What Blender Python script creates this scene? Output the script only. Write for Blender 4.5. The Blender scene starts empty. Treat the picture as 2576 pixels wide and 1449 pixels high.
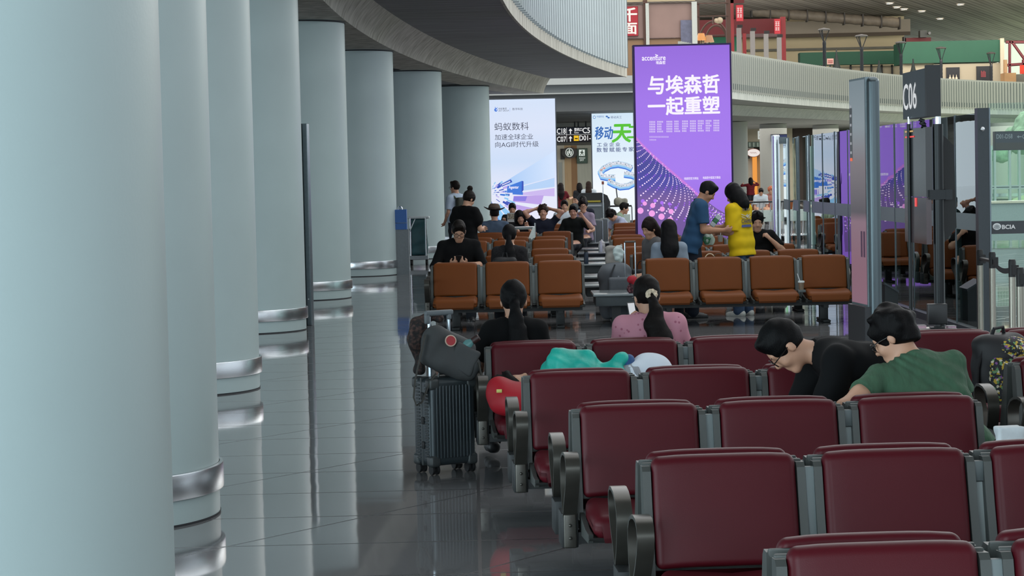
import bpy, bmesh, math, random
import numpy as np
from mathutils import Vector, Matrix

S = bpy.context.scene
COL = S.collection
R = math.radians
# ------------------------------------------------------------------ camera
FPX = 5510.0                     # focal length in pixels of the 2576 px wide frame
CX, CY = 1288.0, 724.5
EYE = 1.8                        # metres above the floor
PITCH = math.atan(280.0 / FPX)
ROLL = math.atan(0.0218)
fwd = Vector((0, math.cos(PITCH), -math.sin(PITCH)))
up0 = Vector((0, math.sin(PITCH), math.cos(PITCH)))
rt0 = Vector((1, 0, 0))
rgt = rt0 * math.cos(ROLL) - up0 * math.sin(ROLL)
upv = up0 * math.cos(ROLL) + rt0 * math.sin(ROLL)
cam_d = bpy.data.cameras.new('camera')
cam_d.sensor_width = 36.0
cam_d.lens = FPX / 2576.0 * 36.0
cam_d.clip_end = 600
cam = bpy.data.objects.new('camera', cam_d)
COL.objects.link(cam)
M4 = Matrix((rgt, upv, -fwd)).transposed().to_4x4()
M4.translation = Vector((0, 0, EYE))
cam.matrix_world = M4
S.camera = cam
# ------------------------------------------------------------------ world, light, exposure
S.view_settings.view_transform = 'Standard'
S.view_settings.look = 'None'
S.view_settings.gamma = 1.0
S.view_settings.exposure = 0.0
W = bpy.data.worlds.new('sky')
S.world = W
W.use_nodes = True
wn = W.node_tree.nodes
wn['Background'].inputs[0].default_value = (0.80, 0.91, 1.0, 1)
wn['Background'].inputs[1].default_value = 1.15

def area_light(name, loc, target, sx, sy, power, color=(1, 1, 1)):
    l = bpy.data.lights.new(name, 'AREA')
    l.shape = 'RECTANGLE'
    l.size, l.size_y = sx, sy
    l.energy = power
    l.color = color
    o = bpy.data.objects.new(name, l)
    o.location = loc
    o.rotation_euler = (Vector(target) - Vector(loc)).to_track_quat('-Z', 'Y').to_euler()
    COL.objects.link(o)
    return o

# area lamps: added fills for the hall, daylight from the left windows, shop lamps
LIGHTS = [
    area_light('far_hall_fill_light', (10, 92, 11.9), (10, 92, 0), 60, 64, 23000, (1.0, 0.97, 0.92)),  # added fill lamp for the far hall, the roof has no glazing
    area_light('near_hall_fill_light', (6, 34, 11.9), (6, 34, 0), 16, 44, 3600, (0.95, 0.98, 1.0)),  # added overhead fill under the closed roof
    area_light('window_wall_light', (-9.5, 5, 3.2), (-1, 14, 1.6), 26, 5, 2700, (0.74, 0.92, 1.0)),
    area_light('front_fill_light', (3, -14, 4.8), (0, 20, 3.0), 34, 8, 1000, (0.80, 0.93, 1.0)),  # added fill lamp behind the camera, lifts the front faces
    area_light('right_fill_light', (17, 44, 9), (-4, 44, 1.5), 80, 5, 3000, (0.92, 0.97, 1.0)),  # added lamp high on the right, brightens columns and seat edges
    area_light('upper_wall_fill_light', (22, 124, 11.0), (20, 148, 7.5), 50, 4, 3600, (1.0, 0.93, 0.84)),  # added lamp, brightens the cream wall upstairs
    area_light('gallery_shop_light', (17, 116, 4.0), (17, 116, 0), 22, 16, 1900, (1.0, 0.95, 0.86)),
    area_light('bridge_shop_light', (1, 101, 3.7), (1, 103, 0), 14, 6, 420, (1.0, 0.94, 0.84)),
]

sun_d = bpy.data.lights.new('sun', 'SUN'); sun_d.energy = 3.6; sun_d.angle = R(.6); sun_d.color = (1, .97, .9)
sun = bpy.data.objects.new('sun', sun_d); COL.objects.link(sun)
sun.rotation_euler = Vector((-1, .45, -.92)).to_track_quat('-Z', 'Y').to_euler()

# ------------------------------------------------------------------ from the photograph to the place
def ray(px, py):
    return rgt * ((px - CX) / FPX) + upv * ((CY - py) / FPX) + fwd

def P(px, py, Y):
    """point seen at px,py that stands Y metres ahead"""
    d = ray(px, py)
    return Vector((0, 0, EYE)) + d * (Y / d.y)

def PZ(px, py, z):
    """point seen at px,py at height z"""
    d = ray(px, py)
    return Vector((0, 0, EYE)) + d * ((z - EYE) / d.z)

# ------------------------------------------------------------------ materials
def lin(h):
    if isinstance(h, str):
        h = h.lstrip('#')
        c = [int(h[i:i + 2], 16) / 255 for i in (0, 2, 4)]
        return tuple(x / 12.92 if x <= .04045 else ((x + .055) / 1.055) ** 2.4 for x in c)
    return tuple(h)

_MC = {}
def M(name, col='#888888', rough=.5, metal=0., var=.06, scale=30., bump=0., bscale=200., emit=0., ecol=None, spec=.5,
      coat=0., alpha=1., trans=0., stretch=None, col2=None, thr=None):
    if name in _MC:
        return _MC[name]
    m = bpy.data.materials.new(name)
    m.use_nodes = True
    nt = m.node_tree
    b = nt.nodes['Principled BSDF']
    c = lin(col)
    b.inputs['Roughness'].default_value = rough
    b.inputs['Metallic'].default_value = metal
    b.inputs['Specular IOR Level'].default_value = spec
    b.inputs['Coat Weight'].default_value = coat
    b.inputs['Coat Roughness'].default_value = .1
    b.inputs['Alpha'].default_value = alpha
    b.inputs['Transmission Weight'].default_value = trans
    tc = nt.nodes.new('ShaderNodeTexCoord')
    mp = nt.nodes.new('ShaderNodeMapping')
    nt.links.new(tc.outputs['Object'], mp.inputs[0])
    if stretch:
        mp.inputs['Scale'].default_value = stretch
    if var or col2:
        nz = nt.nodes.new('ShaderNodeTexNoise')
        nz.inputs['Scale'].default_value = scale
        nz.inputs['Detail'].default_value = 3
        nt.links.new(mp.outputs[0], nz.inputs['Vector'])
        cr = nt.nodes.new('ShaderNodeValToRGB')
        c2 = lin(col2) if col2 else None
        lo = tuple(x * (1 - var) for x in c)
        hi = c2 if c2 else tuple(min(1, x * (1 + var)) for x in c)
        cr.color_ramp.elements[0].position = thr[0] if thr else .3
        cr.color_ramp.elements[1].position = thr[1] if thr else .7
        cr.color_ramp.elements[0].color = (*lo, 1)
        cr.color_ramp.elements[1].color = (*hi, 1)
        nt.links.new(nz.outputs['Fac'], cr.inputs[0])
        nt.links.new(cr.outputs[0], b.inputs['Base Color'])
    else:
        b.inputs['Base Color'].default_value = (*c, 1)
    if bump:
        n2 = nt.nodes.new('ShaderNodeTexNoise')
        n2.inputs['Scale'].default_value = bscale
        nt.links.new(mp.outputs[0], n2.inputs['Vector'])
        bp = nt.nodes.new('ShaderNodeBump')
        bp.inputs['Strength'].default_value = bump
        bp.inputs['Distance'].default_value = .01
        nt.links.new(n2.outputs['Fac'], bp.inputs['Height'])
        nt.links.new(bp.outputs[0], b.inputs['Normal'])
    if emit:
        b.inputs['Emission Color'].default_value = (*lin(ecol or col), 1)
        b.inputs['Emission Strength'].default_value = emit
    _MC[name] = m
    return m

# ------------------------------------------------------------------ objects
def link(name, me, mat=None, parent=None, loc=None):
    o = bpy.data.objects.new(name, me)
    COL.objects.link(o)
    if mat and me is not None and not me.materials:
        me.materials.append(mat)
    if parent is not None:
        o.parent = parent
    if loc is not None:
        o.location = loc
    return o

def tag(o, label=None, cat=None, group=None, kind=None):
    if label: o['label'] = label
    if cat: o['category'] = cat
    if group: o['group'] = group
    if kind: o['kind'] = kind
    return o

def thing(name, label, cat, loc=(0, 0, 0), rz=0., group=None):
    o = bpy.data.objects.new(name, None)
    o.empty_display_size = .1
    COL.objects.link(o)
    o.location = loc
    o.rotation_euler = (0, 0, rz)
    return tag(o, label, cat, group)

def copy_tree(o, parent=None):
    c = o.copy()
    COL.objects.link(c)
    c.parent = parent
    for ch in list(o.children):
        copy_tree(ch, c)
    return c

class MB:
    """collects boxes, tubes, lathes and strips; build() links them as one mesh object"""
    def __init__(s):
        s.v, s.f = [], []
    def add(s, vs, fs, T=None):
        n = len(s.v)
        if T is not None:
            vs = [T @ Vector(v) for v in vs]
        s.v += [tuple(v) for v in vs]
        s.f += [tuple(i + n for i in f) for f in fs]
        return s
    def box(s, x0, x1, y0, y1, z0, z1, T=None):
        vs = [(x, y, z) for x in (x0, x1) for y in (y0, y1) for z in (z0, z1)]
        return s.add(vs, [(0, 1, 3, 2), (4, 6, 7, 5), (0, 4, 5, 1), (2, 3, 7, 6), (0, 2, 6, 4), (1, 5, 7, 3)], T)
    def rbox(s, c, h, r=.01, mid=1, edge=2, fn=None, T=None):
        """box with rounded edges, half sizes h; fn bends each point (local coordinates)"""
        r = min(r, min(h) * .999)
        def ts(H):
            a = [-H + r * (1 - math.cos(math.pi / 2 * i / edge)) if False else -H + r * i / edge for i in range(edge + 1)]
            inner = [(-H + r) + (2 * H - 2 * r) * i / mid for i in range(1, mid)]
            return a + inner + [-x for x in reversed(a)]
        T3 = [ts(H) for H in h]
        idx = {}
        vs, fs = [], []
        def pt(q):
            k = tuple(round(x, 6) for x in q)
            if k in idx: return idx[k]
            inn = [max(-(h[i] - r), min(h[i] - r, q[i])) for i in range(3)]
            d = Vector([q[i] - inn[i] for i in range(3)])
            if d.length > 1e-9: d = d.normalized() * r
            p = Vector(inn) + d
            if fn: p = Vector(fn(p))
            idx[k] = len(vs)
            vs.append(tuple(p + Vector(c)))
            return idx[k]
        for ax in range(3):
            b, cc = (ax + 1) % 3, (ax + 2) % 3
            for sg in (-1, 1):
                for i in range(len(T3[b]) - 1):
                    for j in range(len(T3[cc]) - 1):
                        q = []
                        for (di, dj) in ((0, 0), (1, 0), (1, 1), (0, 1)):
                            w = [0, 0, 0]
                            w[ax], w[b], w[cc] = sg * h[ax], T3[b][i + di], T3[cc][j + dj]
                            q.append(pt(w))
                        if sg < 0: q.reverse()
                        if len(set(q)) >= 3: fs.append(tuple(dict.fromkeys(q)))
        return s.add(vs, fs, T)
    def tube(s, pts, r, n=10, T=None, cap=True, flat=None):
        pts = [Vector(p) for p in pts]
        rs = r if isinstance(r, (list, tuple)) else [r] * len(pts)
        vs, fs = [], []
        ref = None
        for i, p in enumerate(pts):
            t = (pts[min(i + 1, len(pts) - 1)] - pts[max(i - 1, 0)]).normalized()
            if ref is None:
                ref = Vector((0, 0, 1)) if abs(t.z) < .9 else Vector((1, 0, 0))
            a = (ref - t * ref.dot(t)).normalized()
            b = t.cross(a)
            ref = a
            for k in range(n):
                w = 2 * math.pi * k / n
                vs.append(p + (a * math.cos(w) + b * math.sin(w)) * rs[i])
        for i in range(len(pts) - 1):
            for k in range(n):
                fs.append((i * n + k, i * n + (k + 1) % n, (i + 1) * n + (k + 1) % n, (i + 1) * n + k))
        if cap:
            fs.append(tuple(reversed(range(n))))
            fs.append(tuple(range((len(pts) - 1) * n, len(pts) * n)))
        return s.add(vs, fs, T)
    def lathe(s, prof, n=32, c=(0, 0, 0), T=None, cap=True):
        vs, fs = [], []
        for (r, z) in prof:
            for k in range(n):
                w = 2 * math.pi * k / n
                vs.append((c[0] + r * math.cos(w), c[1] + r * math.sin(w), c[2] + z))
        for i in range(len(prof) - 1):
            for k in range(n):
                fs.append((i * n + k, i * n + (k + 1) % n, (i + 1) * n + (k + 1) % n, (i + 1) * n + k))
        if cap:
            fs.append(tuple(reversed(range(n))))
            fs.append(tuple(range((len(prof) - 1) * n, len(prof) * n)))
        return s.add(vs, fs, T)
    def prism(s, poly, axis, a, b, T=None):
        """2-D outline extruded along axis ('x','y','z') from a to b"""
        def put(p, w):
            return {'x': (w, p[0], p[1]), 'y': (p[0], w, p[1]), 'z': (p[0], p[1], w)}[axis]
        n = len(poly)
        vs = [put(p, a) for p in poly] + [put(p, b) for p in poly]
        fs = [tuple(reversed(range(n))), tuple(range(n, 2 * n))] + [(i, (i + 1) % n, n + (i + 1) % n, n + i) for i in range(n)]
        return s.add(vs, fs, T)
    def band(s, path, w0, w1, th, axis='x', closed=False, T=None):
        """flat band: a path in the plane across `axis`, th thick, from w0 to w1 along axis"""
        n = len(path)
        out, inn = [], []
        for i in range(n):
            p0 = Vector(path[(i - 1) % n if closed else max(i - 1, 0)])
            p1 = Vector(path[(i + 1) % n if closed else min(i + 1, n - 1)])
            t = (p1 - p0).normalized()
            nn = Vector((-t.y, t.x))
            out.append(Vector(path[i]) + nn * th / 2)
            inn.append(Vector(path[i]) - nn * th / 2)
        def put(p, w):
            return {'x': (w, p[0], p[1]), 'y': (p[0], w, p[1]), 'z': (p[0], p[1], w)}[axis]
        vs = []
        for i in range(n):
            vs += [put(out[i], w0), put(out[i], w1), put(inn[i], w1), put(inn[i], w0)]
        fs = []
        for i in range(n if closed else n - 1):
            j = (i + 1) % n
            for k in range(4):
                fs.append((i * 4 + k, i * 4 + (k + 1) % 4, j * 4 + (k + 1) % 4, j * 4 + k))
        if not closed:
            fs += [(3, 2, 1, 0), tuple((n - 1) * 4 + k for k in range(4))]
        return s.add(vs, fs, T)
    def mesh(s, name, smooth=35):
        me = bpy.data.meshes.new(name)
        me.from_pydata(s.v, [], s.f)
        bm = bmesh.new(); bm.from_mesh(me)
        bmesh.ops.recalc_face_normals(bm, faces=bm.faces[:])
        bm.to_mesh(me); bm.free()
        if smooth:
            me.shade_smooth()
            me.set_sharp_from_angle(angle=R(smooth))
        return me
    def build(s, name, mat=None, parent=None, loc=None, smooth=35):
        return link(name, s.mesh(name, smooth), mat, parent, loc)

def basis(o, x, y, z=None):
    """matrix with axes x, y (z = x cross y) at o"""
    x = Vector(x).normalized(); y = Vector(y).normalized()
    z = Vector(z).normalized() if z is not None else x.cross(y)
    m = Matrix((x, y, z)).transposed().to_4x4()
    m.translation = Vector(o)
    return m

def text(s, name, mat, parent, T, height=None, width=None, bold=0., align='LEFT', ext=.002, spacing=1., shear=0., sx=None, smooth=0):
    """lettering as a mesh: T places its lower edge; local x reads, local y rises"""
    c = bpy.data.curves.new('lettering', 'FONT')
    c.body = s
    c.offset = 0
    c.extrude = 0
    c.space_character = spacing
    c.shear = shear
    c.resolution_u = 3
    o = bpy.data.objects.new('tmp_text', c)
    COL.objects.link(o)
    dg = bpy.context.evaluated_depsgraph_get()
    me = bpy.data.meshes.new_from_object(o.evaluated_get(dg))
    bpy.data.objects.remove(o)
    bpy.data.curves.remove(c)
    n = len(me.vertices)
    co = np.zeros(n * 3)
    me.vertices.foreach_get('co', co)
    co = co.reshape(-1, 3)
    lo, hi = co.min(0), co.max(0)
    co -= lo
    w, h = (hi - lo)[:2]
    ky = height / h if height else None
    kx = width / w if width else None
    if ky is None: ky = kx
    if kx is None: kx = ky
    co[:, 0] *= kx; co[:, 1] *= ky
    if align == 'CENTER': co[:, 0] -= co[:, 0].max() / 2
    if align == 'RIGHT': co[:, 0] -= co[:, 0].max()
    if bold:                      # heavier strokes: the outline laid over itself all round
        e = bold * max(co[:, 1].max(), 1e-6)
        fs = [list(p.vertices) for p in me.polygons]
        shifts = [(0, 0)] + [(e * math.cos(t), e * math.sin(t)) for t in [i * math.pi / 4 for i in range(8)]]
        V, Fc = [], []
        for j, (dx, dy) in enumerate(shifts):
            V += [(x + dx, y + dy, z + j * 1e-4) for x, y, z in co]
            Fc += [[i + j * n for i in f] for f in fs]
        bpy.data.meshes.remove(me)
        me = bpy.data.meshes.new(name)
        me.from_pydata(V, [], Fc)
    else:
        me.vertices.foreach_set('co', co.ravel())
    me.materials.clear()
    me.name = name
    me.transform(T)
    return link(name, me, mat, parent)

def copy_mesh(name, me, parent, mat=None):
    return link(name, me, mat, parent)
# ------------------------------------------------------------------ smooth solids (people, cloth, bags)
class Solid:
    def __init__(s):
        s.p = []          # (kind, data, k)
        s.cuts = []
        s.disp = None
    def cap(s, a, b, ra, rb=None, k=.03, flat=None):
        s.p.append(('c', (np.array(a, float), np.array(b, float), ra, ra if rb is None else rb, flat), k)); return s
    def fcap(s, a, b, ra, rb, k=.03):
        s.p.append(('f', (np.array(a, float), np.array(b, float), ra, rb, None), k)); return s
    def ell(s, c, r, rot=None, k=.03):
        s.p.append(('e', (np.array(c, float), np.array(r, float), None if rot is None else np.array(rot)), k)); return s
    def chain(s, pts, rs, k=.02, flat=None):
        for i in range(len(pts) - 1):
            s.cap(pts[i], pts[i + 1], rs[i], rs[i + 1], k, flat)
        return s
    def box(s, c, h, r=.02, rot=None, k=.02):
        s.p.append(('b', (np.array(c, float), np.array(h, float), r, None if rot is None else np.array(rot)), k)); return s
    def cut_half(s, n, p, k=.0):      # removes what lies on the n side of p
        s.cuts.append(('h', (np.array(n, float) / np.linalg.norm(n), np.array(p, float)), k)); return s
    def cut_cap(s, a, b, r, k=.0):
        s.cuts.append(('c', (np.array(a, float), np.array(b, float), r, r, None), k)); return s
    def cut_ell(s, c, r, rot=None, k=.0):
        s.cuts.append(('e', (np.array(c, float), np.array(r, float), None if rot is None else np.array(rot)), k)); return s
    @staticmethod
    def dist(kind, d, X):
        if kind == 'f':
            a, b = d[0], d[1]
            return np.maximum(Solid.dist('c', d, X), (X - b) @ nrm(b - a))
        if kind == 'c':
            a, b, ra, rb, flat = d
            if flat is not None:
                ax, fac = np.array(flat[0], float), flat[1]
                ax = ax / np.linalg.norm(ax)
                X = X + ((X - a) @ ax)[..., None] * ax * (fac - 1)
                b = b + ((b - a) @ ax) * ax * (fac - 1)
            ab = b - a
            L = max(ab @ ab, 1e-12)
            t = np.clip(((X - a) @ ab) / L, 0, 1)
            return np.linalg.norm(X - a - t[..., None] * ab, axis=-1) - (ra + (rb - ra) * t)
        if kind == 'e':
            c, r, rot = d
            q = X - c
            if rot is not None: q = q @ rot          # columns of rot are the axes
            k0 = np.linalg.norm(q / r, axis=-1)
            k1 = np.linalg.norm(q / (r * r), axis=-1) + 1e-9
            return k0 * (k0 - 1) / k1
        if kind == 'b':
            c, h, r, rot = d
            q = X - c
            if rot is not None: q = q @ rot
            q = np.abs(q) - (h - r)
            return np.linalg.norm(np.maximum(q, 0), axis=-1) + np.minimum(q.max(-1), 0) - r
        if kind == 'h':
            n, p = d
            return -((X - p) @ n)
    @staticmethod
    def bound(kind, d):
        if kind in 'cf':
            a, b, ra, rb, flat = d
            r = max(ra, rb)
            return np.minimum(a, b) - r, np.maximum(a, b) + r
        c, r = d[0], (d[1] if kind == 'e' else d[1])
        rot = d[2] if kind == 'e' else d[3]
        e = r if rot is None else np.abs(rot) @ r
        return c - e, c + e
    def mesh(s, name, h=.01, smooth=2):
        bs = [Solid.bound(k, d) for k, d, _ in s.p]
        lo = np.min([b[0] for b in bs], 0) - 4 * h
        hi = np.max([b[1] for b in bs], 0) + 4 * h
        n = np.ceil((hi - lo) / h).astype(int) + 1
        F = np.full(n, 1.0, np.float32)
        ax = [lo[i] + h * np.arange(n[i]) for i in range(3)]
        for (kind, d, k), (b0, b1) in zip(s.p, bs):
            m = k + 3 * h
            i0 = np.maximum(((b0 - m - lo) / h).astype(int), 0)
            i1 = np.minimum(((b1 + m - lo) / h).astype(int) + 2, n)
            sl = tuple(slice(a, b) for a, b in zip(i0, i1))
            X = np.stack(np.meshgrid(*[ax[i][sl[i]] for i in range(3)], indexing='ij'), -1)
            D = Solid.dist(kind, d, X)
            A = F[sl]
            if k > 0:
                hh = np.maximum(k - np.abs(A - D), 0) / k
                F[sl] = np.minimum(A, D) - hh * hh * k * .25
            else:
                F[sl] = np.minimum(A, D)
        if s.cuts or s.disp:
            X = np.stack(np.meshgrid(*ax, indexing='ij'), -1)
            if s.disp is not None:
                near = np.abs(F) < .06
                F[near] += s.disp(X[near])
            for kind, d, k in s.cuts:
                D = -Solid.dist(kind, d, X)
                if k > 0:
                    hh = np.maximum(k - np.abs(F - D), 0) / k
                    F = np.maximum(F, D) + hh * hh * k * .25
                else:
                    F = np.maximum(F, D)
        V, Q = surface_net(F, lo, h)
        if len(V) == 0:
            V, Q = np.zeros((0, 3)), np.zeros((0, 4), int)
        for _ in range(smooth):
            acc = np.zeros_like(V); cnt = np.zeros(len(V))
            for a, b in ((0, 1), (1, 2), (2, 3), (3, 0)):
                np.add.at(acc, Q[:, a], V[Q[:, b]]); np.add.at(cnt, Q[:, a], 1)
                np.add.at(acc, Q[:, b], V[Q[:, a]]); np.add.at(cnt, Q[:, b], 1)
            V = .5 * V + .5 * acc / np.maximum(cnt, 1)[:, None]
        me = bpy.data.meshes.new(name)
        me.vertices.add(len(V))
        me.vertices.foreach_set('co', V.astype(np.float32).ravel())
        me.loops.add(len(Q) * 4)
        me.loops.foreach_set('vertex_index', Q.astype(np.int32).ravel())
        me.polygons.add(len(Q))
        me.polygons.foreach_set('loop_start', np.arange(0, len(Q) * 4, 4, dtype=np.int32))
        me.update(calc_edges=True)
        me.validate()
        me.shade_smooth()
        return me
    def build(s, name, mat, parent=None, h=.01, smooth=2, T=None, loc=None):
        me = s.mesh(name, h, smooth)
        if T is not None: me.transform(T)
        return link(name, me, mat, parent, loc)

def surface_net(F, lo, h):
    ins = F < 0
    c = np.zeros(np.array(F.shape) - 1, np.int8)
    for i in (0, 1):
        for j in (0, 1):
            for k in (0, 1):
                c += ins[i:F.shape[0] - 1 + i, j:F.shape[1] - 1 + j, k:F.shape[2] - 1 + k]
    act = (c > 0) & (c < 8)
    idx = np.argwhere(act)
    num = np.full(act.shape, -1, np.int64)
    num[act] = np.arange(len(idx))
    acc = np.zeros((len(idx), 3)); cnt = np.zeros(len(idx))
    for a in range(3):
        b, d = [x for x in range(3) if x != a]
        for i in (0, 1):
            for j in (0, 1):
                o = [0, 0, 0]; o[b], o[d] = i, j
                p0 = idx + o
                e = [0, 0, 0]; e[a] = 1
                p1 = p0 + e
                f0 = F[tuple(p0.T)]; f1 = F[tuple(p1.T)]
                m = (f0 < 0) != (f1 < 0)
                t = f0[m] / (f0[m] - f1[m])
                q = p0[m].astype(float); q[:, a] += t
                acc[m] += q; cnt[m] += 1
    V = lo + h * acc / np.maximum(cnt, 1)[:, None]
    quads = []
    for a in range(3):
        b, d = (a + 1) % 3, (a + 2) % 3
        sl0 = [slice(None)] * 3; sl1 = [slice(None)] * 3
        sl0[a], sl1[a] = slice(0, -1), slice(1, None)
        A, B = ins[tuple(sl0)], ins[tuple(sl1)]
        ch = A != B
        e = np.argwhere(ch)
        ok = (e[:, b] > 0) & (e[:, d] > 0) & (e[:, b] < F.shape[b] - 1) & (e[:, d] < F.shape[d] - 1)
        e = e[ok]
        ob = np.zeros(3, int); ob[b] = 1
        od = np.zeros(3, int); od[d] = 1
        q = np.stack([num[tuple((e - ob - od).T)], num[tuple((e - od).T)], num[tuple(e.T)], num[tuple((e - ob).T)]], 1)
        flip = ~A[tuple(e.T)]
        q[flip] = q[flip][:, ::-1]
        quads.append(q)
    Q = np.concatenate(quads)
    return V, Q[(Q >= 0).all(1)]

def waves(seed, amp, scale, n=5):
    """soft wrinkles: a few crossed sine waves"""
    rs = np.random.RandomState(seed)
    ks = rs.normal(size=(n, 3)) * scale
    ph = rs.uniform(0, 6.28, n)
    def f(X):
        d = 0
        for k, p in zip(ks, ph):
            d = d + np.sin(X @ k + p)
        return amp * d / n ** .5
    return f

# ------------------------------------------------------------------ people
def nrm(v):
    v = np.array(v, float)
    return v / np.linalg.norm(v)

def rot_to(a, b, w):
    """turn a towards b by w radians"""
    a, b = nrm(a), np.array(b, float)
    b = nrm(b - a * (a @ b))
    return a * math.cos(w) + b * math.sin(w)

SKIN = dict(col='#b98d74', rough=.55, var=.05, scale=12)
def skin_mat(): return M('skin', **SKIN)
def dark_skin(): return M('skin_tan', '#a8795e', .55, var=.06, scale=12)

class Fig:
    """joints of a figure: x to its right, y ahead of it, z up"""
    def __init__(s, hip=(0, 0, .92), lean=(0, 0), twist=0, head=(0, 0, 0), arms=None, legs='stand', w=1., size=1., hands=(.5, .5),
                 palms=((0, 1, 0), (0, 1, 0)), hand_dirs=(None, None), tl=1.):
        s.size = size; s.w = w
        if legs == 'stand' and tuple(hip) == (0, 0, .92): hip = (0, 0, .92 * size)
        s.hip = np.array(hip, float) / size
        fa, sa, tw = R(lean[0]), R(lean[1]), R(twist)
        T = nrm((math.sin(sa) * math.cos(fa), math.sin(fa), math.cos(fa) * math.cos(sa)))
        x = np.array((math.cos(tw), math.sin(tw), 0.))
        x = nrm(x - T * (T @ x))
        s.T, s.X, s.Y = T, x, np.cross(T, x)
        s.tl = tl
        hp, hy, hr = (R(a) for a in head)
        f = np.array((-math.sin(hy) * math.cos(hp), math.cos(hy) * math.cos(hp), -math.sin(hp)))
        u = np.array((-math.sin(hy) * math.sin(hp), math.cos(hy) * math.sin(hp), math.cos(hp)))
        r = np.cross(f, u)
        r2 = r * math.cos(hr) - u * math.sin(hr)
        u2 = u * math.cos(hr) + r * math.sin(hr)
        s.HR = np.stack([r2, f, u2], 1)              # columns: right, ahead, up of the head
        s.neck = s.tp(0, -.015, .50)
        s.head = s.neck + T * .05 + u2 * .09 + f * .025
        arms = arms or (((-.12, 0, -1), (-.03, .15, -1)), ((.12, 0, -1), (.03, .15, -1)))
        s.arm = []
        for i, sg in enumerate((-1, 1)):
            sh = s.tp(sg * .172 * w, -.01, .432)
            el = sh + nrm(arms[i][0]) * .285
            wr = el + nrm(arms[i][1]) * .245
            s.arm.append((sh, el, wr, nrm(hand_dirs[i] if hand_dirs[i] is not None else arms[i][1]), nrm(palms[i]), hands[i], sg))
        if legs == 'stand':
            legs = (((-.03, 0, -1), (0, -.03, -1)), ((.03, 0, -1), (0, -.03, -1)))
        elif legs == 'sit':
            legs = (((-.12, 1, -.02), (0, .05, -1)), ((.12, 1, -.02), (0, .05, -1)))
        s.leg = []
        for i, sg in enumerate((-1, 1)):
            hj = s.hip + s.X * (sg * .09) + np.array((0, 0, -.02))
            kn = hj + nrm(legs[i][0]) * .425
            an = kn + nrm(legs[i][1]) * .40
            s.leg.append((hj, kn, an, nrm(legs[i][2]) if len(legs[i]) > 2 else np.array((sg * .12, 1, 0.)), sg))
    def tp(s, r, f, t):
        return s.hip + s.X * r + s.Y * f + s.T * (t * s.tl)
    def hp(s, x, y, z):
        return s.head + s.HR @ np.array((x, y, z))
    def headmat(s):
        m = Matrix([list(row) for row in s.HR]).to_4x4()
        m.translation = Vector(s.head)
        return Matrix.Scale(s.size, 4) @ m
    # -- shapes
    def torso(s, S_, g=0., k=.06):
        w = s.w
        fl = (s.Y, 1.28)
        S_.cap(s.tp(-.095 * w, 0, .36), s.tp(.095 * w, 0, .36), .108 * (.5 + .5 * w) + g, k=k, flat=fl)
        S_.cap(s.tp(-.06 * w, 0, .2), s.tp(.06 * w, 0, .2), .105 * (.5 + .5 * w) + g, k=k, flat=fl)
        S_.cap(s.tp(-.075 * w, 0, .02), s.tp(.075 * w, 0, .02), .105 + g, k=k, flat=(s.Y, 1.15))
        S_.cap(s.tp(-.04, -.02, .44), s.tp(.04, -.02, .44), .066 + g, k=.04)
        for sg in (-1, 1):
            S_.cap(s.tp(sg * .035, -.02, .478), s.tp(sg * .15 * w, -.01, .436), .042 + g, .046 + g, k=.04)
    def hand(s, S_, W_, d, pn, curl, sg):
        pn = nrm(pn - d * (pn @ d))
        sd = np.cross(d, pn) * (sg)
        S_.cap(W_ + d * .015, W_ + d * .072, .03, .036, k=.02, flat=(pn, 2.1))
        for j, (o, L) in enumerate(((.030, .068), (.011, .076), (-.009, .071), (-.028, .056))):
            b = W_ + d * .085 + sd * o
            d1 = rot_to(d, pn, curl * .9 + .06 * j)
            m = b + d1 * L * .55
            d2 = rot_to(d1, pn if curl < 1.2 else -d, curl * .9)
            S_.chain([b - d * .02, b, m, m + d2 * L * .5], [.0105, .0098, .009, .0072], k=.006)
        b = W_ + d * .028 + sd * .026
        d1 = nrm(d * .75 + sd * .6 + pn * (.2 + .5 * curl))
        d2 = nrm(d * .95 + sd * .1 + pn * (.25 + .5 * curl))
        S_.chain([b - sd * .01, b + d1 * .035, b + d1 * .035 + d2 * .032], [.015, .0115, .009], k=.012)
    def body(s):
        B = Solid()
        s.torso(B)
        B.cap(s.neck - s.T * .03, s.hp(0, -.02, -.06), .054, .052, k=.03)
        H = s.HR
        B.ell(s.hp(0, -.012, .032), (.074, .094, .095), H, k=.02)
        B.ell(s.hp(0, .022, -.035), (.061, .068, .082), H, k=.03)
        B.cap(s.hp(-.018, .066, -.1), s.hp(.018, .066, -.1), .02, k=.03)
        B.chain([s.hp(0, .084, .012), s.hp(0, .103, -.022)], [.009, .014], k=.012)
        B.cap(s.hp(-.012, .096, -.026), s.hp(.012, .096, -.026), .009, k=.008)
        B.cap(s.hp(-.04, .071, .03), s.hp(.04, .071, .03), .013, k=.02)
        B.cap(s.hp(-.019, .083, -.06), s.hp(.019, .083, -.06), .0075, k=.008)
        B.cap(s.hp(-.016, .081, -.071), s.hp(.016, .081, -.071), .0085, k=.008)
        for sg in (-1, 1):
            B.ell(s.hp(sg * .044, .058, -.03), (.022, .024, .026), H, k=.02)
            B.ell(s.hp(sg * .079, -.012, -.012), (.011, .021, .032), H, k=.008)
        for sh, el, wr, hd, pn, cu, sg in s.arm:
            B.cap(s.tp(sg * .14 * s.w, -.01, .425), sh, .05, .05, k=.03)
            B.chain([sh, sh * .45 + el * .55, el], [.052, .045, .039], k=.03)
            B.chain([el, el * .7 + wr * .3, wr], [.040, .042, .026], k=.02)
            s.hand(B, wr, hd, pn, cu, sg)
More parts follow.
